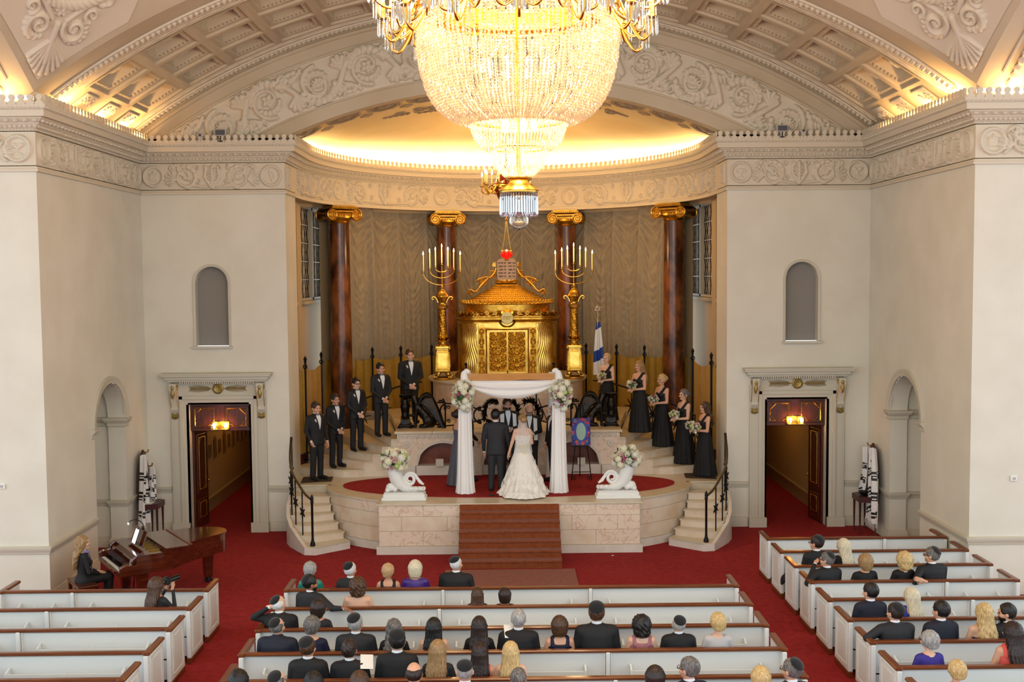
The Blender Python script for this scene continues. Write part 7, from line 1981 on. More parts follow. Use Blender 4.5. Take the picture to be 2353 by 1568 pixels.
# ================================================================== prayer-shawl stands
def valet(sg, label):
 t = thing('shawl_stand', label, 'stand', (sg*8.12, 23.95, 0), 0, 'prayer shawl stands')
 s = -sg      # modelled for the left wall: front is +x
 X = lambda x: x*s
 poly = [(-.36, .78), (.36, .78), (.38, 1.2), (.30, 1.6), (.14, 1.9), (0, 2.0), (-.14, 1.9), (-.30, 1.6), (-.38, 1.2)]
 m = MB(); V = [(X(.0), y, z) for y, z in poly]+[(X(.04), y, z) for y, z in poly]; n = len(poly)
 m.add(V, [list(range(n)), list(range(n, 2*n))]+[[i, (i+1) % n, n+(i+1) % n, n+i] for i in range(n)]); m.build('back_board', 'wood_stand', t, angle=30)
 m = MB(); pl = [(.02, -.42), (.40, -.24), (.40, .24), (.02, .42)]
 V = [(X(x), y, .72) for x, y in pl]+[(X(x), y, .84) for x, y in pl]; m.add(V, [[0, 1, 2, 3], [4, 5, 6, 7]]+[[i, (i+1) % 4, 4+(i+1) % 4, 4+i] for i in range(4)]); m.build('table_top', 'wood_stand', t, angle=20)
 for x, y in ((.07, -.36), (.36, -.2), (.36, .2), (.07, .36)):
  m = MB(); m.lathe([(.028, .72), (.022, .4), (.015, .03), (.022, .0), (.0, .0)], 10, (X(x), y, 0)); m.build('leg', 'wood_stand', t)
 for y, z in ((0, 1.95), (.25, 1.6), (-.25, 1.6)):
  m = MB(); m.tube([(X(.04), y, z), (X(.12), y, z), (X(.14), y, z+.04)], .012, 6); m.ball((X(.14), y, z+.05), .018, 6); m.build('hook', 'brass', t)
 return t
valet(-1, 'mahogany shawl stand with hooks beside the left door'); valet(1, 'mahogany shawl stand with hooks beside the right door')
def tallit(sg, y0, z0, z1, w, label, seed, twist=.0):
 t_ = MB(); nu, nv = 26, 60; r2 = np.random.default_rng(seed)
 U, V = np.meshgrid(np.linspace(0, 1, nu), np.linspace(0, 1, nv), indexing='ij')
 ww = w*(.35+.75*V**.6); y = y0+(U-.5)*ww+.05*np.sin(V*3+seed); x = .10+.05*np.sin(U*14+seed+V*2)+.035*np.sin(U*25+1)+.04*V
 x = np.maximum(x, .075)
 P = np.stack([-sg*x+sg*8.12, y, z0+(z1-z0)*V], -1)
 sv = V+.035*np.sin(U*9+seed)
 mi = np.zeros((nu-1, nv-1), np.int32)
 for c, wd in ((.28, .015), (.32, .012), (.36, .02), (.55, .015), (.60, .02), (.64, .012), (.82, .02), (.87, .012)):
  mi[(np.abs(sv[:-1, :-1]-c) < wd) & (np.abs(U[:-1, :-1]-.5) < .48)] = 1
 me = gridmesh('prayer_shawl', P, ['cloth_white', 'black']); me.polygons.foreach_set('material_index', mi.ravel()); 
 o = link('prayer_shawl', me); tag(o, label, 'shawl', 'prayer shawls on the stands')
 fr = MB()
 for k in range(18): u = k/17; i = int(u*(nu-1)); p = P[i, -1]; fr.tube([tuple(p), tuple(p+np.array([0, 0.01, -.09]))], .005, 3)
 fr.build('fringe', 'cloth_white', o)['kind'] = 'stuff'
tallit(-1, 23.62, 1.93, .42, .56, 'striped white prayer shawl hanging long on the left stand', 1)
tallit(-1, 24.2, 1.58, .78, .26, 'short white prayer shawl at the back of the left stand', 2)
tallit(1, 23.66, 1.93, .30, .6, 'striped white prayer shawl hanging long on the right stand', 3)
tallit(1, 24.22, 1.88, .70, .26, 'narrow white prayer shawl at the back of the right stand', 4)
t = thing('skullcap_bowl', 'black bowl on the table of the right shawl stand', 'bowl', (7.92, 23.92, .842)); m = MB(); m.lathe([(0, 0), (.09, .005), (.13, .05), (.14, .08), (.125, .08), (.1, .03), (0, .02)], 24); m.build('bowl', 'black', t)
m = MB(); m.ball((0, 0, .06), (.1, .1, .04), 10); m.build('caps', 'black', t)
m = MB(); m.box((-7.95, 23.8, .845), (.2, .28, .008)); tag(m.build('paper_sheet', 'white_paint'), 'white paper sheet on the table of the left shawl stand', 'paper')
# ================================================================== grand piano
PA_ = math.radians(34); t = thing('grand_piano', 'brown mahogany grand piano left of the platform', 'piano', (-7.02, 19.28, 0), PA_)
out = [(.12, .73), (1.05, .73), (1.55, .70), (1.85, .60), (2.0, .42), (2.04, .22), (1.98, .04), (1.82, -.10), (1.6, -.18), (1.35, -.28), (1.1, -.44), (.88, -.62), (.7, -.71), (.5, -.73), (.12, -.73)]
def smooth(poly, it=2):
 P = [np.array(p) for p in poly]
 for _ in range(it):
  Q = [P[0]]
  for a, b in zip(P[:-1], P[1:]): Q += [a*.75+b*.25, a*.25+b*.75]
  Q.append(P[-1]); P = Q
 return [tuple(p) for p in P]
oc_ = smooth(out)
m = MB(); m.prism(oc_[::-1], .62, .95); m.build('case', 'wood_piano', t, angle=40)
m = MB(); lid = [p for p in smooth([(x*1.015+.0, y*1.015) for x, y in out]) if p[0] > .62]; lid = [(.62, .745)]+lid+[(.62, -.735)]
m.prism(lid[::-1], .955, .985); m.build('lid', 'wood_piano', t, angle=40)
m = MB(); m.box((.86, .0, 1.0), (.46, 1.46, .025), bev=.008, M=None); m.build('front_flap', 'wood_piano', t)
m = MB(); m.box((1.085, 0, 1.02), (.05, 1.46, .02), bev=.006); m.build('flap_edge', 'wood_cap', t)
for sy in (-1, 1):
 m = MB(); m.box((-.02, sy*.70, .70), (.30, .06, .18), bev=.01); m.tube([(.12, sy*.70, .93), (.05, sy*.70, .88), (.02, sy*.70, .80), (-.1, sy*.70, .79), (-.17, sy*.70, .76)], .035, 8); m.build('key_cheek', 'wood_piano', t)
m = MB(); m.box((-.02, 0, .635), (.30, 1.40, .05), bev=.006); m.box((-.165, 0, .665), (.025, 1.40, .06)); m.build('key_bed', 'wood_piano', t)
m = MB(); m.box((.14, 0, .80), (.03, 1.34, .16)); m.box((.10, 0, .88), (.10, 1.34, .025)); m.build('fall_board', 'wood_piano', t)
for k in range(52):
 if k == 0:
  q = MB(); q.box((0, 0, 0), (.15, .0215, .022)); wk = q.mesh('white_key', [mat('ivory', 'e9e4d6', .3)], 0); q = MB(); q.box((0, 0, 0), (.095, .012, .02)); bk = q.mesh('black_key', ['black_gloss'], 0)
 y = .61-k*1.22/51; link('white_key', wk, t, (-.07, y, .688))
 if (k % 7) in (0, 2, 3, 5, 6) and k < 51: link('black_key', bk, t, (-.04, y-.012, .708))
m = MB(); MD = TR(.34, .05, .99) @ R3('Y', .35); m.box((0, 0, .14), (.018, .74, .28), bev=.006, M=MD); m.box((-.03, 0, .01), (.08, .74, .015), M=MD); m.build('music_desk', 'wood_piano', t)
m = MB(); m.box((.38, .0, .94), (.46, 1.40, .01)); m.build('sound_board', 'black', t)
m = MB()
for y in (-.5, -.3, -.1, .1, .3, .5): m.box((.5, y, .965), (.18, .02, .02)); m.cyl((.42, y+.06, .95), (.42, y+.06, .985), .012, n=6)
m.build('plate_struts', 'gold_dark', t)
for x, y in ((.25, .55), (.25, -.55), (1.72, .30)):
 m = MB(); m.box((x, y, .36), (.13, .13, .52), taper=1.35); m.box((x, y, .62), (.2, .2, .06)); lg = m.build('leg', 'wood_piano', t)
 m = MB(); m.lathe([(.05, .1), (.045, .08), (.05, .06)], 10, (x, y, 0)); 
 for k in range(3): a = k*2*PI/3; m.ball((x+.06*math.cos(a), y+.06*math.sin(a), .035), (.035, .02, .035), 8); m.tube([(x, y, .08), (x+.08*math.cos(a), y+.08*math.sin(a), .05)], .02, 6)
 m.build('caster', 'black', lg)
m = MB(); m.box((.2, 0, .12), (.06, .3, .06))
for y in (-.1, 0, .1): m.box((.12, y, .05), (.12, .03, .015)); 
for y in (-.12, .12): m.cyl((.2, y, .12), (.25, y, .62), .015, n=6)
m.build('pedal_lyre', 'wood_piano', t)
R_ = R3('Z', PA_)
tb = thing('tablet_computer', 'glowing white tablet standing on the piano music desk', 'tablet', tuple(TR(-7.02, 19.28, 0) @ R_ @ Vector((.26, -.02, 1.01))), PA_)
MD = R3('Y', .35); m = MB(); m.box((0, 0, .14), (.012, .20, .27), M=MD, bev=.005); m.build('case', 'black', tb); m = MB(); m.box((-.008, 0, .14), (.004, .18, .25), M=MD); m.build('screen', 'screen_glow', tb)
lp = thing('clip_lamp', 'small gooseneck clip lamp on the piano music desk', 'lamp', tuple(TR(-7.02, 19.28, 0) @ R_ @ Vector((.44, -.02, 1.24))), PA_)
m = MB(); m.tube([(0, 0, 0), (0, 0, .1), (-.06, .05, .17), (-.15, .1, .18), (-.22, .14, .14)], .008, 6); m.box((0, 0, 0), (.04, .05, .06)); m.build('gooseneck', 'iron', lp); m = MB(); m.lathe([(.01, 0), (.025, -.03), (.025, -.045), (0, -.045)], 10, (-.22, .14, .15)); m.build('lamp_head', 'silver', lp)
m = MB(); m.ball((-.22, .14, .105), .012, 6); m.build('led', 'screen_glow', lp)
bn = thing('piano_bench', 'brown wooden piano bench under the pianist', 'bench', tuple(TR(-7.02, 19.28, 0) @ R_ @ Vector((-.62, 0, 0))), PA_)
m = MB(); m.box((0, 0, .44), (.36, .8, .06), bev=.012); m.build('seat', 'wood_piano', bn)
for x, y in ((-.14, -.35), (.14, -.35), (-.14, .35), (.14, .35)):
 m = MB(); m.box((x, y, .2), (.05, .05, .42), taper=1.2); m.build('leg', 'wood_piano', bn)
# ================================================================== people
SLOTS = ['skin', 'top', 'shirt', 'bottom', 'shoe', 'lip', 'eye', 'brow', 'accent']
SK, TP, SH, BT, SO, LIPS, EY, BR, AC = range(9)
for n, c in dict(skin_a='d9a384', skin_b='c88e6e', skin_c='e2b294', skin_d='a86f50', skin_e='cf9a7c').items(): mat(n, c, .5)
for n, c in dict(suit_black='161618', suit_charcoal='232326', suit_navy='161a2a', shirt_white='eceaea', gown_black='070708', dress_navy='0e1030', dress_teal='128a78', dress_purple='42207a', dress_indigo='3a2c86',
                 dress_grey='565a68', dress_coral='e0584e', dress_blue='2a3f9c', dress_pink='a86a70', dress_silver='c2bcba', shoe_black='0a0a0a', lip_rose='b0685c', eye_dark='38281c', lace_black='191317', scarf_lilac='8d86b8', grey_bow='6b6a70', ivory_gown='f3ebdf', shawl_white='e9e6e2').items(): mat(n, c, .75 if n not in ('dress_purple', 'dress_teal', 'dress_grey') else .4)
for n, c, c2 in (('hair_black', '0c0909', '1b1412'), ('hair_dark', '1e120c', '33201a'), ('hair_brown', '3a2415', '573821'), ('hair_light', '8a6a42', 'a98658'), ('hair_blonde', 'b8935a', 'd9bd85'), ('hair_platinum', 'cbbb97', 'e3d8bd'), ('hair_grey', '85807c', 'b3afab'), ('hair_white', 'cfcbc6', 'e8e6e3'), ('hair_salt', '46413d', '7d7772'), ('hair_straw', 'b08a5e', 'cfae80')):
 mat(n, c, .45, col2=c2, scale=22, stretch=(3, 3, .5), contrast=(.35, .65))
def head_wrap(f, turn, tilt, nod=0.0, c=(0, 0, 1.52)):
 if not turn and not tilt and not nod: return f
 R = np.array((R3('Z', turn) @ R3('X', -nod) @ R3('Y', tilt)).to_3x3()); cc = np.array(c)
 return lambda P: f((P-cc)@R+cc)
HS = 1.13
def big_head(f, c=(0, 0, 1.53)):
 cc = np.array(c); sh = np.array([0, 0, .028]); return lambda P: f((P+sh-cc)/HS+cc)*HS
def hand_prims(w, d, n, side, grip=0.5, z0=0.0):
 """w wrist, d finger direction, n palm normal (out of the palm)"""
 d = Vector(d).normalized(); n = Vector(n); n = (n-d*n.dot(d)).normalized(); s = d.cross(n)*side
 W = Vector(w); P = []
 R = Matrix((s, d, n)).transposed()
 P.append((ell(W+d*.05, (.042, .055, .017), R), SK, .01)); P.append((rcone(W-d*.04, W+d*.02, .027, .026), SK, .015))
 for k, (o, L) in enumerate(((-.03, .058), (-.01, .068), (.011, .064), (.030, .050))):
  a = W+d*.088+s*o; b = a+(d*math.cos(grip*.5)+n*math.sin(grip*.5)).normalized()*L*.55; c = b+(d*math.cos(grip*1.5)+n*math.sin(grip*1.5)).normalized()*L*.6
  P += [(rcone(a, b, .0105, .0095), SK, .004), (rcone(b, c, .0095, .0075), SK, .003)]
 a = W+d*.03-s*.036; b = a-s*.022+d*.026+n*.012; c = b+d*.03+n*.014
 P += [(rcone(a, b, .013, .011), SK, .006), (rcone(b, c, .011, .008), SK, .004)]
 pts = np.array([W-d*.09, W+d*.21, W+s*.11, W-s*.11, W+n*.12, W-n*.05])
 return P, pts.min(0)-.02, pts.max(0)+.02
BODY = {}
def body(key, outfit='suit', seat=False, arms=None, turn=0.0, nod=0.0, tilt=0.0, face=True, female=False, h=.0135, wide=1.0, legs=None, paint_tie=True, bust=True, lean=0.0):
 if key in BODY: return BODY[key]
 dz = -.44 if seat else 0.0
 P = []
 w = wide
 if arms is None: arms = 'side'
 if arms == 'side': arms = [((.245*w, -.01, 1.12), (.25*w, .05, .86)), ((-.245*w, -.01, 1.12), (-.25*w, .05, .86))]
 elif arms == 'clasp': arms = [((.235*w, .03, 1.10), (.055, .20, .93)), ((-.235*w, .03, 1.10), (-.05, .205, .945))]
 elif arms == 'bouquet': arms = [((.215, .06, 1.09), (.05, .23, 1.08)), ((-.215, .06, 1.09), (-.045, .23, 1.07))]
 elif arms == 'lap': arms = [((.245*w, .04, 1.10), (.10, .27, 1.02)), ((-.245*w, .04, 1.10), (-.10, .28, 1.02))]
 suit = outfit == 'suit'
 up = TP if outfit in ('suit', 'sleeve') else SK
 if suit:
  rows = [(.80, .195*w, .135*w, 0, 0), (.95, .185*w, .132*w, 0, 0), (1.10, .172*w, .125*w, 0, 0), (1.25, .192*w, .128*w, 0, 0), (1.37, .205*w, .118*w, 0, -.005), (1.44, .17*w, .098, 0, -.01), (1.485, .085, .075, 0, -.01), (1.50, .066, .066, 0, -.008)]
  if seat: rows = rows[1:]
  P.append((loft(rows, lambda a, z: 1+.010*np.sin(5*a+11*z+2*np.sin(7*z))*np.clip((1.36-z)*6, 0, 1), pw=2.4), TP, .02)); P.append((rcone((-.155*w, -.01, 1.415), (.155*w, -.01, 1.415), .068), TP, .05))
  P.append((rcone((0, -.008, 1.485), (0, 0, 1.515), .064, .06), SH, .008))
 else:
  rows = [(.80, .185, .145, 0, 0), (.92, .185, .15, 0, -.01), (1.06, .142, .108, 0, 0), (1.16, .15, .112, 0, 0), (1.30, .165, .112, 0, 0), (1.38, .162, .095, 0, -.005), (1.435, .12, .075, 0, -.01), (1.47, .06, .058, 0, -.008)]
  rows = [(z, a*w, b*w, c, d) for z, a, b, c, d in rows]
  if outfit in ('gown', 'bride', 'bare', 'strap'): rows = [(max(r[0], 1.1),)+r[1:] if r[0] < 1.1 else r for r in rows][2:]; rows = [(z, a*.97 if z < 1.29 else a, b*.97 if z < 1.29 else b, c, d) for z, a, b, c, d in rows]
  if outfit == 'sleeve': rows = rows[:-1]
  P.append((loft(rows), SK if outfit in ('gown', 'bare', 'strap', 'bride') else TP, .02)); P.append((rcone((-.14*w, -.01, 1.39), (.14*w, -.01, 1.39), .045, .045), up, .05))
  if bust:
   for q in (-1, 1): P.append((ell((q*.062, .095, 1.255), (.062, .055, .062)), TP, .03))
 if outfit in ('gown', 'bride'):
  if outfit == 'gown':
   sk = [(.015, .30, .28, 0, -.02), (.4, .25, .225, 0, -.01), (.8, .20, .175, 0, -.005), (.95, .178, .15, 0, 0), (1.06, .148, .115, 0, 0), (1.17, .155, .118, 0, 0), (1.27, .17, .12, 0, 0), (1.30, .168, .118, 0, 0)]
   fold = lambda a, z: 1+.035*np.sin(15*a+2*np.sin(3*a))*np.clip((1.0-z)*1.6, 0, 1)
  else:
   sk = [(.012, .56, .66, 0, -.2), (.12, .50, .58, 0, -.16), (.35, .40, .42, 0, -.09), (.6, .31, .30, 0, -.04), (.85, .215, .19, 0, -.01), (1.02, .15, .12, 0, 0), (1.12, .15, .115, 0, 0), (1.25, .168, .12, 0, 0), (1.285, .166, .118, 0, 0)]
   fold = lambda a, z: 1+(.045*np.sin(11*a+3*np.sin(2*a)+6*z)+.03*np.sin(23*a-9*z)+.025*np.sin(z*26+2*np.sin(5*a)))*np.clip((.9-z)*1.8, 0, 1)
  P.append((loft(sk, fold), TP, .012))
  if outfit == 'gown': P.append((rcone((-.06, .11, 1.29), (-.125, .0, 1.445), .035, .035), TP, .012)); P.append((rcone((-.125, -.02, 1.445), (-.07, -.10, 1.30), .035, .03), TP, .012))
 if outfit == 'strap':
  P.append((loft([(.85, .19*w, .155*w, 0, -.005), (1.06, .15*w, .115*w, 0, 0), (1.3, .172*w, .12*w, 0, 0), (1.36, .15*w, .108*w, 0, -.005)]), TP, .01))
  for q in (-1, 1): P.append((rcone((q*.10, -.085, 1.34), (q*.10, -.03, 1.44), .028), TP, .02)); P.append((rcone((q*.10, .08, 1.32), (q*.10, .0, 1.45), .028), TP, .02))
 if outfit == 'bare': P.append((loft([(.85, .19*w, .155*w, 0, -.005), (1.06, .15*w, .115*w, 0, 0), (1.28, .172*w, .122*w, 0, 0)]), TP, .01))
 if outfit == 'sleeve': P.append((ell((0, -.005, 1.43), (.082, .088, .048)), SK, .008))
 hands = []
 for i, a in enumerate(arms):
  s = 1 if i == 0 else -1; e, wr = a[0], a[1]
  sh = (s*.192*w, -.01, 1.40) if suit else (s*.158*w, -.01, 1.385)
  r = (.062, .052, .050, .036) if suit else (.047, .039, .037, .026)
  slv = TP if outfit in ('suit', 'sleeve') else SK
  P.append((rcone(sh, e, r[0]*min(w, 1.1), r[1]), slv, .025)); 
  ev, wv = Vector(e), Vector(wr); f = (wv-ev).normalized()
  if suit:
   P.append((rcone(e, tuple(wv-f*.02), r[2], r[3]), TP, .012)); P.append((rcone(tuple(wv-f*.02), tuple(wv+f*.012), .031, .031), SH, .003))
  else: P.append((rcone(e, wr, r[2], r[3]), SK if outfit != 'sleeve' else TP, .012))
  fd = a[2] if len(a) > 2 else (f.x, f.y, f.z) ; pn = a[3] if len(a) > 3 else ((-s*.8, 0, -.5) if abs(f.z) < .8 else (-s, .2, 0)); gr = a[4] if len(a) > 4 else .5
  hp = hand_prims(Vector(wr)+f*.02, fd, pn, s, gr); hands.append(hp)
 if seat:
  lg = legs or [((.10, .44, .94), (.11, .42, .52)), ((-.10, .44, .94), (-.11, .42, .52))]
  for i, (kn, an) in enumerate(lg):
   s = 1 if i == 0 else -1
   P.append((rcone((s*.095, .02, .93), kn, .095, .072), BT, .03)); P.append((rcone(kn, an, .068, .052), BT, .02))
   P.append((rcone((an[0], an[1]-.02, an[2]-.045), (an[0]+s*.01, an[1]+.14, an[2]-.055), .042, .036), SO, .01))
  P.append((ell((0, -.01, .91), (.19, .15, .10)), BT, .03))
 elif outfit not in ('gown', 'bride'):
  for s in (-1, 1):
   P.append((rcone((s*.088, -.005, .86), (s*.10, .01, .48), .10*w, .072), BT, .02)); P.append((rcone((s*.10, .01, .48), (s*.105, -.015, .085), .072, .066), BT, .015))
   P.append((rcone((s*.105, -.04, .05), (s*.13, .17, .042), .05, .043), SO, .01))
 else:
  for s in (-1, 1): P.append((rcone((s*.08, .0, .04), (s*.09, .10, .03), .035, .03), SO, .01))
 P.append((rcone((0, -.005, 1.43), (0, .005, 1.56), .054 if suit else .046, .05 if suit else .043), SK, .02))
 hw = 1.0 if suit else .94
 Hd = [(ell((0, -.008, 1.655), (.077*hw, .097*hw, .098)), SK, .0), (ell((0, .022, 1.595), (.058*hw, .068*hw, .072)), SK, .04), (rcone((0, -.005, 1.44), (0, .005, 1.58), .053 if suit else .044, .05 if suit else .042), SK, .02)]
 if face:
  Hd += [(rcone((0, .088, 1.652), (0, .0985, 1.625), .008, .0125), SK, .012), (ell((0, .088, 1.668), (.05, .012, .012)), SK, .012), (ell((0, .075, 1.555), (.022, .02, .016)), SK, .015)]
  for s in (-1, 1): Hd += [(ell((s*.079*hw, -.005, 1.632), (.013, .024, .032)), SK, .006), (ell((s*.031, .0825, 1.645), (.010, .008, .0042)), EY, .0), (ell((s*.033, .0885, 1.666), (.016, .0065, .0028)), BR, .0), (ell((s*.045, .06, 1.61), (.025, .03, .022)), SK, .015)]
  Hd.append((ell((0, .0865, 1.584), (.019, .009, .006)), LIPS, .002))
 else:
  for s in (-1, 1): Hd.append((ell((s*.079*hw, -.005, 1.632), (.013, .024, .032)), SK, .006))
 Hd = [(head_wrap(big_head(f[0]), turn, tilt, nod),)+tuple(f[1:]) for f in Hd]
 parts = []
 def paint(V, ids):
  if False:
   z = V[:, 2]; x = np.abs(V[:, 0]); fr = V[:, 1] > .03
   wd = np.interp(z, [1.13, 1.46], [.0, .062]); m = fr & (x < wd) & (z > 1.13) & (z < 1.5) & ((ids == TP))
   ids = ids.copy(); ids[m] = SH
  return ids
 span = max(.36, max(abs(c) for a in arms for p in a[:2] for c in p[:2])+.12)
 sp = .75 if outfit == 'bride' else span
 lo, hi = (-sp, -.95 if outfit == 'bride' else -max(.34, -min(p[1] for a in arms for p in a[:2])+.12), -.01 if not seat else .42), (sp, max(.72 if seat else .36, .5 if outfit == 'bride' else 0, max(p[1] for a in arms for p in a[:2])+.1), 1.56)
 V, Q, ids = sdfmesh(key, P, lo, (hi[0], hi[1], max(hi[2], max(p[2] for a in arms for p in a[:2])+.1)), h, SLOTS, paint); parts.append((V, Q, ids))
 V, Q, ids = sdfmesh(key, Hd, (-.17, -.19, 1.45), (.17, .19, 1.82), .0078 if seat else .006, SLOTS, None, 1); parts.append((V, Q, ids))
 for hp, l, u in hands:
  V, Q, ids = sdfmesh(key, hp, l, u, .0075, SLOTS, None, 0); parts.append((V, Q, ids))
 V, Q, ids = join_vq(parts)
 V = V+np.array([0, 0, dz])
 if lean: 
  c, s = math.cos(lean), math.sin(lean); m = np.clip((V[:, 2]-.45)/.3, 0, 1) if seat else 1
  y = V[:, 1]*c+(V[:, 2]-.5)*s; z = .5-V[:, 1]*s+(V[:, 2]-.5)*c; V[:, 1] = V[:, 1]*(1-m)+y*m; V[:, 2] = V[:, 2]*(1-m)+z*m
 me = quadmesh('body', V, Q, [MATS['black']]*9, ids)
 BODY[key] = me
 return me
HAIR = {}
def hair(kind, seat=True):
 """modelled around the standing head, top at 1.755"""
 if kind in HAIR: return HAIR[kind]
 sk = (0, -.014, 1.664); cut = []
 n = lambda f, a, k: (lambda P: f(P)-a*np.sin(P[:, 0]*k+P[:, 2]*k*.4)*np.sin(P[:, 1]*k)*np.sin(P[:, 2]*k*.9+P[:, 0]*k*.3))
 st = lambda f, a=.004, k=26: (lambda P: f(P)-a*np.sin(np.arctan2(P[:, 0], -(P[:, 1]+.01))*k+3*np.sin(P[:, 2]*14))-.002*np.sin(np.arctan2(P[:, 0], -(P[:, 1]+.01))*61+P[:, 2]*30))
 face = (ell((0, .138, 1.605), (.088, .105, .128)), 0, .01, 'sub'); low = lambda z: (boxsd((0, 0, z-.5), (2, 2, 1.0)), 0, .01, 'sub')
 L = None; lo, hi, h = (-.14, -.17, 1.53), (.14, .13, 1.80), .0085
 if kind == 'short': L = [(n(st(ell((0, -.016, 1.668), (.089, .109, .110)), .003, 20), .003, 60), 0, 0), face, (boxsd((0, .07, 1.55), (.4, .12, .17)), 0, .01, 'sub'), low(1.575)]
 elif kind == 'curly_short': L = [(n(ell(sk, (.092, .112, .112)), .008, 90), 0, 0), face, (boxsd((0, .07, 1.55), (.4, .12, .17)), 0, .01, 'sub'), low(1.57)]
 elif kind == 'fringe_bald':
  L = [(st(ell((0, -.016, 1.645), (.088, .104, .085)), .002), 0, 0), (ell((0, .01, 1.735), (.085, .10, .075)), 0, .01, 'sub'), face, (boxsd((0, .09, 1.6), (.4, .15, .4)), 0, .01, 'sub'), low(1.585)]
 elif kind == 'crop_thin': L = [(ell(sk, (.081, .1005, .1015)), 0, 0), (ell((0, .05, 1.72), (.05, .075, .08)), 0, .01, 'sub'), face, (boxsd((0, .075, 1.57), (.4, .12, .2)), 0, .01, 'sub'), low(1.58)]
 elif kind == 'bob': L = [(st(ell((0, -.018, 1.655), (.104, .116, .115)), .004), 0, 0), (st(loft([(1.51, .080, .065, 0, -.045), (1.57, .104, .10, 0, -.03), (1.66, .104, .112, 0, -.018)]), .004), 0, .03), (ell((0, .14, 1.60), (.078, .11, .125)), 0, .01, 'sub')]; lo = (-.15, -.18, 1.48)
 elif kind == 'short_woman': L = [(n(st(ell((0, -.02, 1.658), (.099, .118, .115)), .005, 18), .006, 70), 0, 0), (ell((0, -.06, 1.585), (.07, .06, .05)), 0, .03), (ell((0, .135, 1.60), (.078, .105, .12)), 0, .01, 'sub'), low(1.55)]; lo = (-.15, -.19, 1.5)
 elif kind == 'curly_woman': L = [(n(ell((0, -.025, 1.635), (.125, .13, .135)), .012, 75), 0, 0), (n(ell((0, -.05, 1.54), (.11, .09, .07)), .012, 75), 0, .03), (ell((0, .15, 1.60), (.08, .12, .13)), 0, .01, 'sub')]; lo = (-.18, -.22, 1.42)
 elif kind in ('long', 'long_wavy', 'long_child'):
  zb = 1.22 if kind != 'long_wavy' else 1.20
  wv = (lambda f: n(f, .010, 48)) if kind == 'long_wavy' else (lambda f: f)
  L = [(wv(st(ell((0, -.02, 1.655), (.096, .115, .112)), .004)), 0, 0), (wv(st(loft([(zb, .055, .03, 0, -.13), (zb+.1, .115, .05, 0, -.125), (1.42, .125, .06, 0, -.105), (1.52, .108, .085, 0, -.06), (1.64, .10, .11, 0, -.025)]), .005)), 0, .03), (ell((0, .14, 1.60), (.076, .11, .125)), 0, .01, 'sub'), (boxsd((0, .12, 1.3), (.5, .24, .44)), 0, .01, 'sub')]
  lo, hi, h = (-.17, -.23, 1.15), (.17, .13, 1.80), .009
 elif kind == 'updo': L = [(n(st(ell(sk, (.088, .106, .107)), .004, 17), .004, 55), 0, 0), (n(ell((0, -.105, 1.66), (.062, .055, .062)), .007, 80), 0, .015), (ell((0, .135, 1.607), (.087, .105, .13)), 0, .01, 'sub'), low(1.575)]; lo = (-.14, -.2, 1.53)
 V, Q, _ = sdfmesh(kind, L, lo, hi, h, ['a'], None, 1)
 me = quadmesh('hair', V, Q, [MATS['black']]); HAIR[kind] = me
 return me
cap = MB(); A = np.linspace(0, .80, 7); cap.lathe([(0.114*math.sin(a), .114*math.cos(a)-.0) for a in A][::-1], 24)
KIP = cap.mesh('skullcap', ['black'], 60); KIP.materials[0] = mat('velvet_black', '0b0b0d', .9, sheen=.2)
gl = MB()
for s in (-1, 1):
 B = np.linspace(0, 2*PI, 14, endpoint=False); gl.tube([(s*.033+.024*math.cos(b), .104, 1.647+.018*math.sin(b)) for b in B], .0035, 5, closed=True, up=(0, 1, 0)); gl.tube([(s*.057, .10, 1.65), (s*.083, .05, 1.65), (s*.085, -.02, 1.645)], .0035, 4)
gl.tube([(-.01, .106, 1.65), (.01, .106, 1.65)], .0035, 4); GLS = gl.mesh('glasses', ['black'], 60)
bt = MB(); 
for s in (-1, 1): bt.add([(0, .0, .012), (0, .0, -.012), (s*.055, -.005, -.028), (s*.055, -.005, .028), (0, .018, .010), (0, .018, -.010), (s*.05, .012, -.022), (s*.05, .012, .022)], [[0, 1, 2, 3], [4, 5, 6, 7], [2, 3, 7, 6], [0, 3, 7, 4], [1, 2, 6, 5]])
bt.ball((0, .012, 0), (.012, .012, .014), 6); BOW = bt.mesh('bow_tie', ['grey_bow'], 30)
bo = MB(); bo.lathe([(0, -.045), (.006, -.04), (.01, -.01), (.022, .02), (.012, .03), (0, .01)], 10); bo.ball((-.012, .0, -.02), (.012, .006, .02), 6); BTN = bo.mesh('boutonniere', ['fl_white'], 60)
def shirt_patch(wide, dz):
 k = ('shirt', round(wide, 2), dz)
 if k not in HAIR:
  w = wide; rows = np.array([(1.10, .172*w, .125*w, 0), (1.25, .192*w, .128*w, 0), (1.37, .205*w, .118*w, -.005), (1.44, .17*w, .098, -.01), (1.485, .085, .075, -.01), (1.51, .07, .068, -.008)])
  Z = np.linspace(1.15, 1.495, 16); P = np.zeros((16, 9, 3))
  for i, z in enumerate(Z):
   rx, ry, cy = (np.interp(z, rows[:, 0], rows[:, q]) for q in (1, 2, 3)); hw = np.interp(z, [1.15, 1.42, 1.495], [.004, .058, .05])
   x = np.linspace(-hw, hw, 9); P[i, :, 0] = x; P[i, :, 1] = cy+ry*(1-np.abs(x/rx)**2.4)**(1/2.4)+.007; P[i, :, 2] = z+dz
  P[-4:, :, 1] = np.maximum(P[-4:, :, 1], .068)
  HAIR[k] = gridmesh('shirt_front', P, ['shirt_white'])
 return HAIR[k]
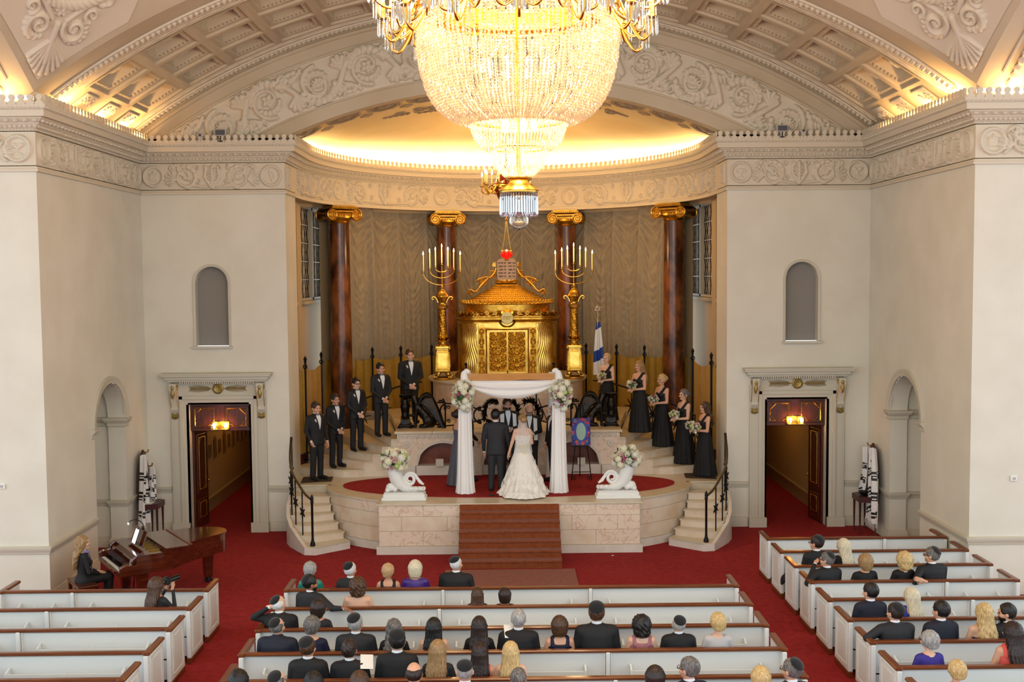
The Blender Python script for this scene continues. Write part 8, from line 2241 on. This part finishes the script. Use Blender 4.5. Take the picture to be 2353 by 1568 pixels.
def human(label, key, loc, rz, height, cols, hk=None, hcol='hair_dark', group=None, kip=False, glasses=False, bow=False, cat='person', seat=False, turn=0.0, nod=0.0, tilt=0.0, kip_tilt=None, beard=False, **kw):
 t = thing('person', label, cat, loc, rz, group, height/1.75)
 me = body(key, seat=seat, turn=turn, nod=nod, tilt=tilt, **kw)
 b = link('body', me, t)
 d = dict(skin='skin_a', top='suit_black', shirt='shirt_white', bottom=cols.get('top', 'suit_black'), shoe='shoe_black', lip='lip_rose', eye='eye_dark', brow=hcol, accent='grey_bow'); d.update(cols)
 for i, s in enumerate(SLOTS):
  b.material_slots[i].link = 'OBJECT'; b.material_slots[i].material = MATS[d[s]]
 dz = -.44 if seat else 0
 HM = TR(0, 0, 1.52+dz) @ R3('Z', turn) @ R3('X', -nod) @ R3('Y', tilt) @ TR(0, 0, -.018) @ Matrix.Scale(HS, 4) @ TR(0, 0, -1.53)
 lean = kw.get('lean', 0)
 if lean: HM = TR(0, 0, .5) @ R3('X', -lean) @ TR(0, 0, -.5) @ HM
 if hk:
  o = link('hair', hair(hk), t, M=HM); o.material_slots[0].link = 'OBJECT'; o.material_slots[0].material = MATS[hcol]
 if kip:
  big = {'curly_short': 1.085, 'short': 1.055, 'crop_thin': 1.02}.get(hk, 1.0); kz = 1.666 if hk in ('short', 'curly_short') else 1.654
  a = kip_tilt+.15 if kip_tilt is not None else .72
  link('skullcap', KIP, t, M=HM @ TR(0, -.015, kz) @ R3('X', a) @ Matrix.Scale(big*.98, 4))
 if kw.get('outfit') == 'suit' and not lean: link('shirt_front', shirt_patch(kw.get('wide', 1.0), dz), t)
 if glasses: link('glasses', GLS, t, M=HM)
 if beard:
  if 'beard' not in HAIR:
   V, Q, _ = sdfmesh('beard', [(ell((0, .028, 1.585), (.066, .073, .068)), 0, 0), (boxsd((0, .05, 1.70), (.4, .4, .20)), 0, .01, 'sub'), (boxsd((0, -.10, 1.6), (.4, .2, .4)), 0, .01, 'sub'), (ell((0, .10, 1.585), (.022, .03, .010)), 0, .005, 'sub')], (-.12, -.06, 1.49), (.12, .14, 1.66), .008, ['a'])
   HAIR['beard'] = quadmesh('beard', V, Q, [MATS['black']])
  o = link('beard', HAIR['beard'], t, M=HM); o.material_slots[0].link = 'OBJECT'; o.material_slots[0].material = MATS[hcol]
 if bow:
  link('bow_tie', BOW, t, (0, .066, 1.475+dz))
 return t
def face_to(x, y, tx=0.0, ty=24.0): return math.atan2(ty-y, tx-x)-PI/2
GM = [(-4.47, 25.16, ZS+.014, 1.80, 'short', 'hair_dark', 'nearest the jamb, one hand in pocket', 'side', .25, 1.06, 0), (-4.13, 25.88, ZS+.176, 1.75, 'short', 'hair_dark', 'hands clasped, second from the left jamb', 'clasp', .2, .98, 0), (-3.66, 26.12, ZS+.176*3, 1.75, 'short', 'hair_black', 'in dark-framed glasses, hands clasped, middle of five', 'clasp', .1, .95, 1), (-3.06, 26.10, ZS+.176*5, 1.76, 'short', 'hair_black', 'hands clasped, fourth from the left jamb', 'clasp', .35, 1.0, 0), (-2.44, 27.15, ZPOD, 1.84, 'short', 'hair_brown', 'hands clasped at the top of the steps', 'clasp', .1, 1.12, 0)]
for i, (x, y, z, hgt, hk, hc, lb, arm, tn, wd, gls) in enumerate(GM):
 body_t = tn+.2
 rz = face_to(x, y, .2, 23.0)+PI*0+.0
 arms = arm
 if arm == 'side': arms = [((.26, -.02, 1.12), (.22, .10, .90), (-.3, .3, -1), (-1, 0, -.3), .9), ((-.26, -.01, 1.12), (-.27, .04, .86))]
 t = human('person in black tuxedo with boutonniere, '+lb, 'groom%d' % i, (x, y, z), face_to(x, y, 1.2, 24.0)-.55, hgt, dict(skin=['skin_a', 'skin_e', 'skin_c', 'skin_e', 'skin_a'][i], top='suit_black', bottom='suit_black'), hk, hc, 'groomsmen on the steps', glasses=bool(gls), bow=True, turn=.0, nod=.08, outfit='suit', arms=arms, wide=wd, tilt=[0, .03, -.03, .05, .02][i])
 link('boutonniere', BTN, t, (.105, .118*wd, 1.36)).rotation_euler = (.2, .3, 0)
BM = [(2.50, 27.3, ZPOD, 1.68, 'updo', 'hair_straw', 'holding a bouquet at the top of the steps', 'skin_c'), (3.20, 26.35, ZS+.176*5, 1.74, 'long', 'hair_light', 'holding a bouquet, second from the top', 'skin_a'), (3.76, 26.40, ZS+.176*3, 1.75, 'updo', 'hair_blonde', 'holding a bouquet, middle of the five', 'skin_a'), (4.22, 25.95, ZS+.176, 1.78, 'updo', 'hair_salt', 'holding a bouquet, second from the right jamb', 'skin_c'), (4.58, 25.2, ZS+.014, 1.72, 'long_wavy', 'hair_brown', 'holding two bouquets, nearest the right jamb', 'skin_a')]
for i, (x, y, z, hgt, hk, hc, lb, skn) in enumerate(BM):
 rz = face_to(x, y, 0.5, 23.0)-.15
 arms = 'bouquet' if i < 4 else [((.20, .08, 1.10), (.06, .28, 1.10)), ((-.22, .06, 1.09), (-.10, .26, 1.10))]
 t = human('person in one-shoulder black gown '+lb, 'bmaid%d' % (0 if i < 4 else 4), (x, y, z), rz, hgt, dict(skin=skn, top='gown_black', lip='lip_rose'), hk, hc, 'bridesmaids on the steps', outfit='gown', arms=arms, female=True, nod=.04)
 s = hgt/1.75
 wp = Matrix.Translation((x, y, z)) @ R3('Z', rz) @ Vector((0, .29*s, 1.13*s))
 nb = 1 if i < 4 else 2
 for q in range(nb):
  wq = wp if nb == 1 else Matrix.Translation((x, y, z)) @ R3('Z', rz) @ Vector(((.09 if q == 0 else -.16)*s, .33*s, 1.15*s))
  f = thing('bouquet', ['pale rose bouquet held by the topmost bridesmaid', 'white rose bouquet held by the bridesmaid second from the top', 'blush rose bouquet held by the middle bridesmaid', 'cream rose bouquet held by the bridesmaid second from the jamb', 'white bouquet in the left hand of the bridesmaid nearest the jamb', 'extra bouquet held beside the white one by the bridesmaid nearest the jamb'][i+q], 'bouquet', tuple(wq), rz, 'bridesmaids\' bouquets')
  bunch(f, (0, 0, .05), .115, .10, 26, .036, 60+i*3+q, 4, -.75, hyd=.05)
  m = MB(); m.tube([(0, 0, -.01), (0, -.0, -.16)], [.022, .018], 8); m.build('stems', 'leaf_green', f); m = MB(); m.tube([(0, 0, -.05), (0, 0, -.11)], .024, 8); m.build('ribbon', 'cloth_white', f)
human('person in dark suit seen from behind under the canopy', 'the_groom', (-.28, 23.62, ZS+.012), .0, 1.78, dict(skin='skin_e', top='suit_charcoal', bottom='suit_charcoal'), 'short', 'hair_black', turn=-.25, outfit='suit', wide=1.08, arms=[((.26, .0, 1.12), (.30, .03, .88)), ((-.265, -.01, 1.12), (-.26, .04, .86))])
br = human('person in ruffled ivory gown and veil seen from behind', 'the_bride', (.30, 23.42, ZS+.012), .05, 1.70, dict(skin='skin_c', top='ivory_gown'), 'updo', 'hair_light', turn=.2, outfit='bride', female=True, arms=[((.21, .05, 1.10), (.10, .22, 1.05)), ((-.235, .0, 1.12), (-.30, .04, .90))])
m = MB(); nu, nv = 40, 40; U, V = np.meshgrid(np.linspace(-1, 1, nu), np.linspace(0, 1, nv), indexing='ij')
wv = .05+.16*V**.7; P = np.stack([U*wv, -.10-.10*V**.8+.03*U*U-.02*np.cos(U*14)*(.3+V), 1.70-.78*V], -1)
vm = bpy.data.materials.new('veil_tulle'); vm.use_nodes = True; nt = vm.node_tree; N = nt.nodes; pb = N['Principled BSDF']; pb.inputs['Base Color'].default_value = lin('f4efe8'); pb.inputs['Roughness'].default_value = .9; pb.inputs['Alpha'].default_value = .38; MATS['veil_tulle'] = vm
link('veil', gridmesh('veil', P, ['veil_tulle']), br)
m = MB(); m.tube([(-.15, -.115, 1.07), (0, -.135, 1.06), (.15, -.115, 1.07)], .035, 8, flat=.3, up=(0, 1, 0)); m.tube([(0, -.14, 1.06), (.02, -.17, .9), (.03, -.22, .7)], [.045, .05, .03], 8, flat=.25, up=(0, 1, 0)); m.build('sash', mat('sash_champagne', 'ecd9b0', .5), br)
r2 = np.random.default_rng(12)
for k, (z, rx, ry, cy) in enumerate(((.12, .53, .61, -.17), (.27, .46, .50, -.12), (.42, .39, .40, -.085), (.57, .335, .325, -.05), (.72, .28, .26, -.03))):
 A = np.linspace(0, 2*PI, 150, endpoint=False); G = np.zeros((4, 150, 3)); ph = r2.random()*6
 for q in range(4):
  f = q/3; wob = 1+.035*f*np.sin(A*17+ph+np.sin(A*5)*2)+.02*f*np.sin(A*31); zz = z+.08*np.sin(A*3+ph)*.35-f*.15+.018*f*np.sin(A*23+ph)
  G[q, :, 0] = rx*(1+.045*f)*wob*np.cos(A); G[q, :, 1] = cy+ry*(1+.045*f)*wob*np.sin(A); G[q, :, 2] = np.maximum(zz, .012)
 m = MB(); m.grid(G, cv=True, flip=True); m.build('ruffle', 'ivory_gown', br, angle=180)
def shawl(t, seat=False):
 dz = 0
 m = MB()
 for s in (-1, 1):
  nu, nv = 6, 30; P = np.zeros((nu, nv, 3)); V = np.linspace(0, 1, nv)
  for i, u in enumerate(np.linspace(0, 1, nu)):
   y = np.interp(V, [0, .18, .34, 1], [-.10, -.02, .115, .155]); z = np.interp(V, [0, .18, .34, 1], [1.44, 1.505, 1.40, .92]); x = np.interp(V, [0, .18, .34, 1], [.0, .085, .09, .105])+u*.085
   P[i, :, 0] = s*x; P[i, :, 1] = y+.02-.02*u; P[i, :, 2] = z-.03*u*(V < .3)
  m.grid(P)
 link('prayer_stole', m.mesh('prayer_stole', ['shawl_white'], 180), t)
t = human('person in black suit and white stole holding a cup, facing the couple', 'rabbi1', (-.02, 25.12, ZS+.012), PI+.15, 1.86, dict(skin='skin_e', top='suit_black', bottom='suit_black'), 'curly_short', 'hair_dark', outfit='suit', nod=.1, arms=[((.24, .05, 1.12), (.13, .27, 1.10)), ((-.24, .04, 1.12), (-.05, .27, 1.12))], beard=True); shawl(t)
t = human('person in glasses and white stole reading a booklet with bowed head', 'rabbi2', (.50, 25.05, ZS+.012), PI-.1, 1.74, dict(skin='skin_a', top='suit_black', bottom='suit_black'), 'fringe_bald', 'hair_salt', outfit='suit', nod=.55, glasses=True, beard=True, arms=[((.24, .05, 1.12), (.10, .27, 1.08)), ((-.24, .04, 1.12), (-.10, .27, 1.08))]); shawl(t)
m = MB(); m.box((0, 0, 0), (.2, .015, .14), bev=.004); o = m.build('prayer_book', 'white_paint', loc=(.46, 24.72, ZS+1.10)); o.rotation_euler = (.6, 0, 0); tag(o, 'white booklet held by the person with bowed head under the canopy', 'book')
m = MB(); m.lathe([(.0, 0), (.03, 0), (.035, .1), (.032, .1), (.027, .01), (0, .01)], 14); o = m.build('wine_glass', 'silver', loc=(.02, 24.76, ZS+1.15)); tag(o, 'small silver cup held up by the person facing the couple', 'cup')
human('person in dark suit standing behind the right canopy drape', 'father', (1.05, 24.62, ZS+.012), PI/2+.5, 1.78, dict(skin='skin_a', top='suit_black', bottom='suit_navy'), 'fringe_bald', 'hair_grey', outfit='suit', wide=1.15, arms='side')
human('person in slate grey satin gown behind the left canopy drape', 'mother', (-1.12, 24.35, ZS+.012), -PI/2+.35, 1.70, dict(skin='skin_a', top='dress_grey'), 'updo', 'hair_dark', outfit='gown', female=True, arms='bouquet')
human('person in black suit mostly hidden behind the left canopy drape', 'father2', (-.93, 24.85, ZS+.012), -PI/2+.2, 1.76, dict(skin='skin_a', top='suit_black', bottom='suit_black'), 'fringe_bald', 'hair_grey', outfit='suit', arms='clasp')
pv = TR(-7.02, 19.28, 0) @ R3('Z', PA_) @ Vector((-.60, 0, .03))
t = human('person in black dress and lilac scarf seated at the piano', 'pianist', tuple(pv), PA_-PI/2, 1.66, dict(skin='skin_c', top='gown_black', bottom='gown_black'), 'long_wavy', 'hair_light', seat=True, outfit='sleeve', female=True, arms='lap', turn=-.35)
m = MB(); m.tube([(-.03, .09, .99), (-.05, .13, .9), (-.05, .15, .72), (-.055, .155, .6)], [.02, .03, .035, .03], 8, flat=.4, up=(0, 1, 0)); m.tube([(-.08, .0, 1.03), (-.03, .09, 1.0), (.03, .09, 1.0), (.08, .0, 1.03)], .022, 7); m.build('scarf', 'scarf_lilac', t)
X = lambda px, py, Y: atY(px, py, Y).x
xp = X(362, 1390, LY[1]+.24)
t = human('person in dark top aiming a camera in the second left pew', 'photog', (xp, LY[1]+.25, 0), -.45, 1.66, dict(skin='skin_e', top='suit_charcoal', bottom='suit_black'), 'long', 'hair_ombre' if 'hair_ombre' in MATS else 'hair_brown', seat=True, outfit='sleeve', female=True, turn=-.25, arms=[((.24, .13, 1.20), (.10, .24, 1.52), (-.3, .5, .8), (-1, 0, 0), .8), ((-.22, .16, 1.18), (-.08, .30, 1.50), (.3, .5, .8), (1, 0, 0), .8)])
c = Matrix.Translation((xp, LY[1]+.25, 0)) @ R3('Z', -.70) @ Matrix.Scale(1.66/1.75, 4)
cmr = thing('photo_camera', 'black camera with long lens held by the photographer', 'camera', tuple(c @ Vector((.0, .17, 1.205))), -.70)
m = MB(); m.box((0, 0, 0), (.14, .07, .10), bev=.015); m.box((0, 0, .06), (.06, .05, .03), bev=.008); m.build('camera_body', 'black', cmr); m = MB(); m.lathe([(.035, 0), (.04, .02), (.036, .06), (.04, .1), (.045, .2), (.043, .21), (0, .2)], 18, M=R3('X', -PI/2+.12)); m.build('lens', 'black_gloss', cmr)
LEGS1 = [((.10, .44, .94), (.11, .42, .52)), ((-.10, .44, .94), (-.11, .42, .52))]
def row_y(block, k): return {'C': CY, 'L': LY, 'R': RY}[block][k-1]
def sit(block, row, px, hy, who, label, hk, hcol, top, skin='skin_a', kip=False, turn=0.0, rz=0.0, arms=None, glasses=False, wide=1.0, height=None, kt=None, nod=0.0, tilt=0.0, beard=False, lean=0.0, dx=0.0, dy=0.0, collar=True, legs=None, mottle=None):
 Y = row_y(block, row)+.27+dy
 if height is None:
  z = atY(px, hy, Y).z; height = 1.75*z/1.31; height = min(max(height, 1.55), 1.92)
 x = X(px, hy, Y)+dx
 male = who == 'm'
 outfit = 'suit' if male else who
 key = 'sit_%s_%s_%.2f_%.2f_%.2f_%.2f_%.2f' % (outfit, arms if isinstance(arms, str) else ('lap' if arms is None else str(px)), turn, wide, nod, tilt, lean)+('L' if legs else '')
 cols = dict(skin=skin, top=top, bottom='suit_black' if male else ('gown_black' if top not in ('dress_navy',) else top))
 if male: cols['bottom'] = top
 if male and not collar: cols['shirt'] = top
 return human(label, key, (x, Y, 0), rz, height, cols, hk, hcol, 'seated guests', kip=kip, glasses=glasses, seat=True, turn=turn, nod=nod, tilt=tilt, kip_tilt=kt, beard=beard, outfit=outfit, arms=arms or 'lap', wide=wide, face=True, female=not male, lean=lean, legs=legs)
ARM_RAIL = [((.45, -.12, 1.30), (.70, -.20, 1.345), (1, -.1, -.12), (0, -.3, -1), .5), ((-.245, .04, 1.10), (-.10, .27, 1.02))]
ARM_HEAD = [((.245, .04, 1.10), (.10, .27, 1.02)), ((-.37, -.08, 1.44), (-.13, -.09, 1.60), (1, -.1, .2), (0, 1, 0), .6)]
AUD = []
def S(*a, **k): AUD.append((a, k))
S('C', 1, 713, 1293, 'sleeve', '', 'short_woman', 'hair_grey', 'dress_teal', turn=-.15)
S('C', 1, 805, 1295, 'm', '', 'short', 'hair_white', 'suit_charcoal', kip=True, turn=-.45)
S('C', 1, 892, 1300, 'strap', '', 'short_woman', 'hair_straw', 'lace_black', turn=-.2)
S('C', 1, 954, 1289, 'sleeve', '', 'bob', 'hair_platinum', 'dress_purple', wide=1.15)
S('C', 1, 1048, 1280, 'm', '', 'crop_thin', 'hair_white', 'suit_black', kip=True, turn=-.4, rz=-.15, wide=1.15, kt=.35)
S('C', 2, 713, 1323, 'm', 'with arm along pew back', 'short', 'hair_black', 'suit_charcoal', 'skin_d', kip=True, turn=-.75, rz=-.35, arms=ARM_RAIL, beard=True, tilt=.06, kt=.7)
S('C', 2, 822, 1327, 'bare', '', 'curly_woman', 'hair_brown', 'gown_black', 'skin_c', wide=1.12)
S('C', 2, 1097, 1364, 'sleeve', 'sitting low, left of two', 'long', 'hair_brown', 'suit_black', height=1.40)
S('C', 2, 1160, 1369, 'sleeve', 'sitting low, right of two', 'bob', 'hair_dark', 'suit_black', height=1.38)
S('C', 3, 641, 1370, 'm', 'with one hand behind the head', 'fringe_bald', 'hair_white', 'suit_black', 'skin_c', kip=True, turn=-.5, rz=-.1, arms=ARM_HEAD, wide=1.15, tilt=-.08)
S('C', 3, 733, 1379, 'sleeve', '', 'bob', 'hair_dark', 'suit_charcoal', turn=-.5, rz=-.2)
S('C', 4, 637, 1421, 'm', '', 'fringe_bald', 'hair_salt', 'suit_navy', 'skin_c', kip=True, turn=-.3, rz=-.1, wide=1.18, collar=False)
S('C', 4, 718, 1418, 'sleeve', '', 'short_woman', 'hair_salt', 'dress_navy', 'skin_c', turn=-.25)
S('C', 4, 817, 1414, 'm', '', 'short', 'hair_grey', 'suit_charcoal', kip=True, turn=-.3, wide=1.1, kt=.45)
S('C', 4, 905, 1424, 'sleeve', '', 'long_wavy', 'hair_salt', 'lace_black', turn=0.1)
S('C', 4, 997, 1421, 'bare', '', 'long', 'hair_black', 'gown_black', 'skin_c', turn=-.05)
S('C', 4, 1101, 1418, 'sleeve', '', 'long', 'hair_dark', 'gown_black', turn=.0)
S('C', 4, 1191, 1404, 'm', '', 'short', 'hair_grey', 'suit_black', wide=1.08)
S('C', 4, 1286, 1417, 'strap', '', 'bob', 'hair_brown', 'dress_navy', turn=-.1)
S('C', 4, 1371, 1395, 'm', '', 'curly_short', 'hair_brown', 'suit_black', kip=True, turn=-.1, wide=1.1, height=1.85)
S('C', 4, 1474, 1414, 'strap', '', 'curly_woman', 'hair_black', 'dress_pink', 'skin_c')
S('C', 4, 1559, 1416, 'm', '', 'fringe_bald', 'hair_grey', 'suit_black', 'skin_c', kip=True, turn=.15)
S('C', 4, 1649, 1411, 'sleeve', '', 'short_woman', 'hair_blonde', 'dress_silver', 'skin_c', turn=.25)
S('C', 5, 707, 1468, 'm', '', 'short', 'hair_brown', 'suit_black', kip=True, turn=-.25, kt=.45)
S('C', 5, 803, 1483, 'm', '', 'curly_short', 'hair_dark', 'suit_black', turn=-.15, height=1.66)
S('C', 5, 912, 1451, 'm', '', 'short', 'hair_black', 'suit_black', kip=True, turn=.15, kt=.4)
S('C', 5, 1006, 1472, 'sleeve', '', 'long', 'hair_light', 'suit_charcoal', turn=-.15)
S('C', 5, 1103, 1479, 'strap', '', 'long', 'hair_dark', 'dress_coral', turn=-.1)
S('C', 5, 1173, 1476, 'bare', '', 'long', 'hair_blonde', 'dress_pink', 'skin_c')
S('C', 6, 524, 1541, 'sleeve', '', 'bob', 'hair_black', 'suit_black', dx=.12)
S('C', 6, 637, 1543, 'm', '', 'fringe_bald', 'hair_salt', 'suit_black', 'skin_c', kip=True, turn=-.3)
S('C', 6, 720, 1546, 'sleeve', '', 'bob', 'hair_black', 'suit_black')
S('C', 6, 826, 1544, 'sleeve', '', 'bob', 'hair_brown', 'suit_black')
S('C', 6, 951, 1524, 'm', '', 'fringe_bald', 'hair_dark', 'suit_black')
S('C', 6, 1068, 1519, 'm', '', 'crop_thin', 'hair_grey', 'suit_black', kip=True, kt=.4)
S('C', 6, 1191, 1539, 'm', '', 'short', 'hair_salt', 'suit_black')
S('C', 6, 1505, 1532, 'sleeve', '', 'bob', 'hair_dark', 'suit_black')
S('C', 6, 1583, 1514, 'm', '', 'short', 'hair_salt', 'suit_navy', turn=.6, rz=.2, glasses=True)
S('C', 6, 1748, 1533, 'sleeve', '', 'bob', 'hair_blonde', 'suit_black')
S('C', 6, 1843, 1517, 'm', '', 'short', 'hair_salt', 'suit_navy', kip=True, turn=.55, rz=.15, glasses=True, dx=-.12)
CROSS = [((.10, .44, .94), (.12, .42, .52)), ((-.28, .46, .97), (-.64, .70, .53))]
S('R', 3, 1876, 1233, 'm', '', 'short', 'hair_dark', 'suit_black', kip=True, turn=.6, rz=.2, glasses=True, legs=CROSS)
S('R', 3, 1937, 1239, 'sleeve', '', 'long', 'hair_platinum', 'gown_black', turn=.5, rz=.1)
ARM_CHIN = [((.245, .04, 1.10), (.10, .27, 1.02)), ((-.40, -.05, 1.26), (-.16, .12, 1.53), (.6, .2, .5), (1, .3, 0), .8)]
S('R', 4, 1900, 1271, 'm', 'resting chin on one hand', 'short', 'hair_salt', 'suit_black', kip=True, turn=.7, rz=.25, arms=ARM_CHIN, glasses=True, wide=1.1)
S('R', 4, 1987, 1274, 'sleeve', '', 'bob', 'hair_light', 'gown_black', turn=.55, rz=.2, wide=1.15)
S('R', 4, 2076, 1269, 'sleeve', '', 'curly_woman', 'hair_blonde', 'gown_black', turn=.55, rz=.15)
ARM_BACK = [((.245, .04, 1.10), (.10, .27, 1.02)), ((-.42, -.16, 1.26), (-.36, -.28, 1.30), (-1, .3, .3), (0, 1, 0), .4)]
S('R', 4, 2141, 1260, 'm', 'with arm along pew back', 'short', 'hair_salt', 'suit_black', kip=True, turn=.7, rz=.25, glasses=True, wide=1.12, arms=ARM_BACK)
S('R', 6, 2000, 1342, 'm', '', 'short', 'hair_black', 'suit_navy', turn=.45, rz=.1)
S('R', 6, 2093, 1352, 'strap', '', 'long', 'hair_platinum', 'dress_blue', 'skin_c', turn=.5)
ARM_END = [((.245, .04, 1.10), (.10, .27, 1.02)), ((-.44, -.06, 1.30), (-.20, .10, 1.28), (1, .3, 0), (0, 0, -1), .5)]
S('R', 7, 2040, 1389, 'm', 'leaning elbow on aisle rail', 'short', 'hair_dark', 'suit_charcoal', kip=True, turn=.35, rz=.1, arms=ARM_END, wide=1.15, dx=.10)
S('R', 7, 2162, 1384, 'm', '', 'short', 'hair_black', 'suit_navy', turn=.45, rz=.1)
S('R', 7, 2260, 1388, 'bare', '', 'long_wavy', 'hair_blonde', 'dress_navy', 'skin_c', turn=.2)
S('R', 7, 2313, 1390, 'm', '', 'short', 'hair_black', 'suit_black', 'skin_a', turn=.9, rz=.3, beard=True)
S('R', 8, 2135, 1452, 'sleeve', '', 'short_woman', 'hair_grey', 'dress_indigo', 'skin_c', turn=.5, rz=.1, glasses=True)
S('R', 8, 2335, 1430, 'strap', '', 'long', 'hair_dark', 'dress_coral', turn=.3, dx=-.05)
S('R', 9, 2198, 1524, 'sleeve', '', 'short_woman', 'hair_blonde', 'suit_black', turn=.3)
CLO = dict(suit_black='black suit', suit_charcoal='dark grey suit', suit_navy='navy suit', dress_teal='teal top', lace_black='patterned black top', dress_purple='purple satin jacket', gown_black='black top', dress_navy='navy dress', dress_pink='pink dress', dress_silver='pale grey top', dress_coral='coral dress', dress_blue='bright blue dress', dress_indigo='purple-blue sweater')
NTH = ['leftmost', 'second from left', 'third from left', 'fourth from left', 'fifth from left', 'sixth from left', 'seventh from left', 'eighth from left', 'ninth from left', 'tenth from left', 'eleventh from left', 'rightmost']
for a, k in AUD:
 row = sorted(q[0][2] for q in AUD if q[0][0] == a[0] and q[0][1] == a[1]); n = row.index(a[2])
 nth = 'rightmost' if n == len(row)-1 and n else NTH[n]
 top = CLO[a[8]] if a[4] == 'm' or a[8][:4] != 'suit' else 'dark top'
 pl = '%s %s pew' % (ordn[a[1]-1], {'C': 'centre', 'R': 'right'}[a[0]]) if (a[0], a[1]) != ('C', 6) else 'bottom centre pew'
 lb = 'person in %s%s %s, %s' % (top, ' and skullcap' if k.get('kip') else '', a[5], pl) if a[5] else 'person in %s%s, %s in the %s' % (top, ' and skullcap' if k.get('kip') else '', nth, pl)
 sit(*a[:5], lb, *a[6:], **k)
for px, py, Y, z, lb in ((838, 1535, CY[4]+.45, .98, 'white programme sheet in the fifth centre pew'), (1172, 1452, CY[3]+.45, 1.02, 'white programme sheet in the middle of the fourth centre pew')):
 p = atZ(px, py, z); m = MB(); m.box((0, 0, 0), (.16, .2, .004)); o = m.build('programme_sheet', 'white_paint', loc=(p.x, max(p.y, Y-.2), z)); o.rotation_euler = (.7, .1, .2); tag(o, lb, 'paper')
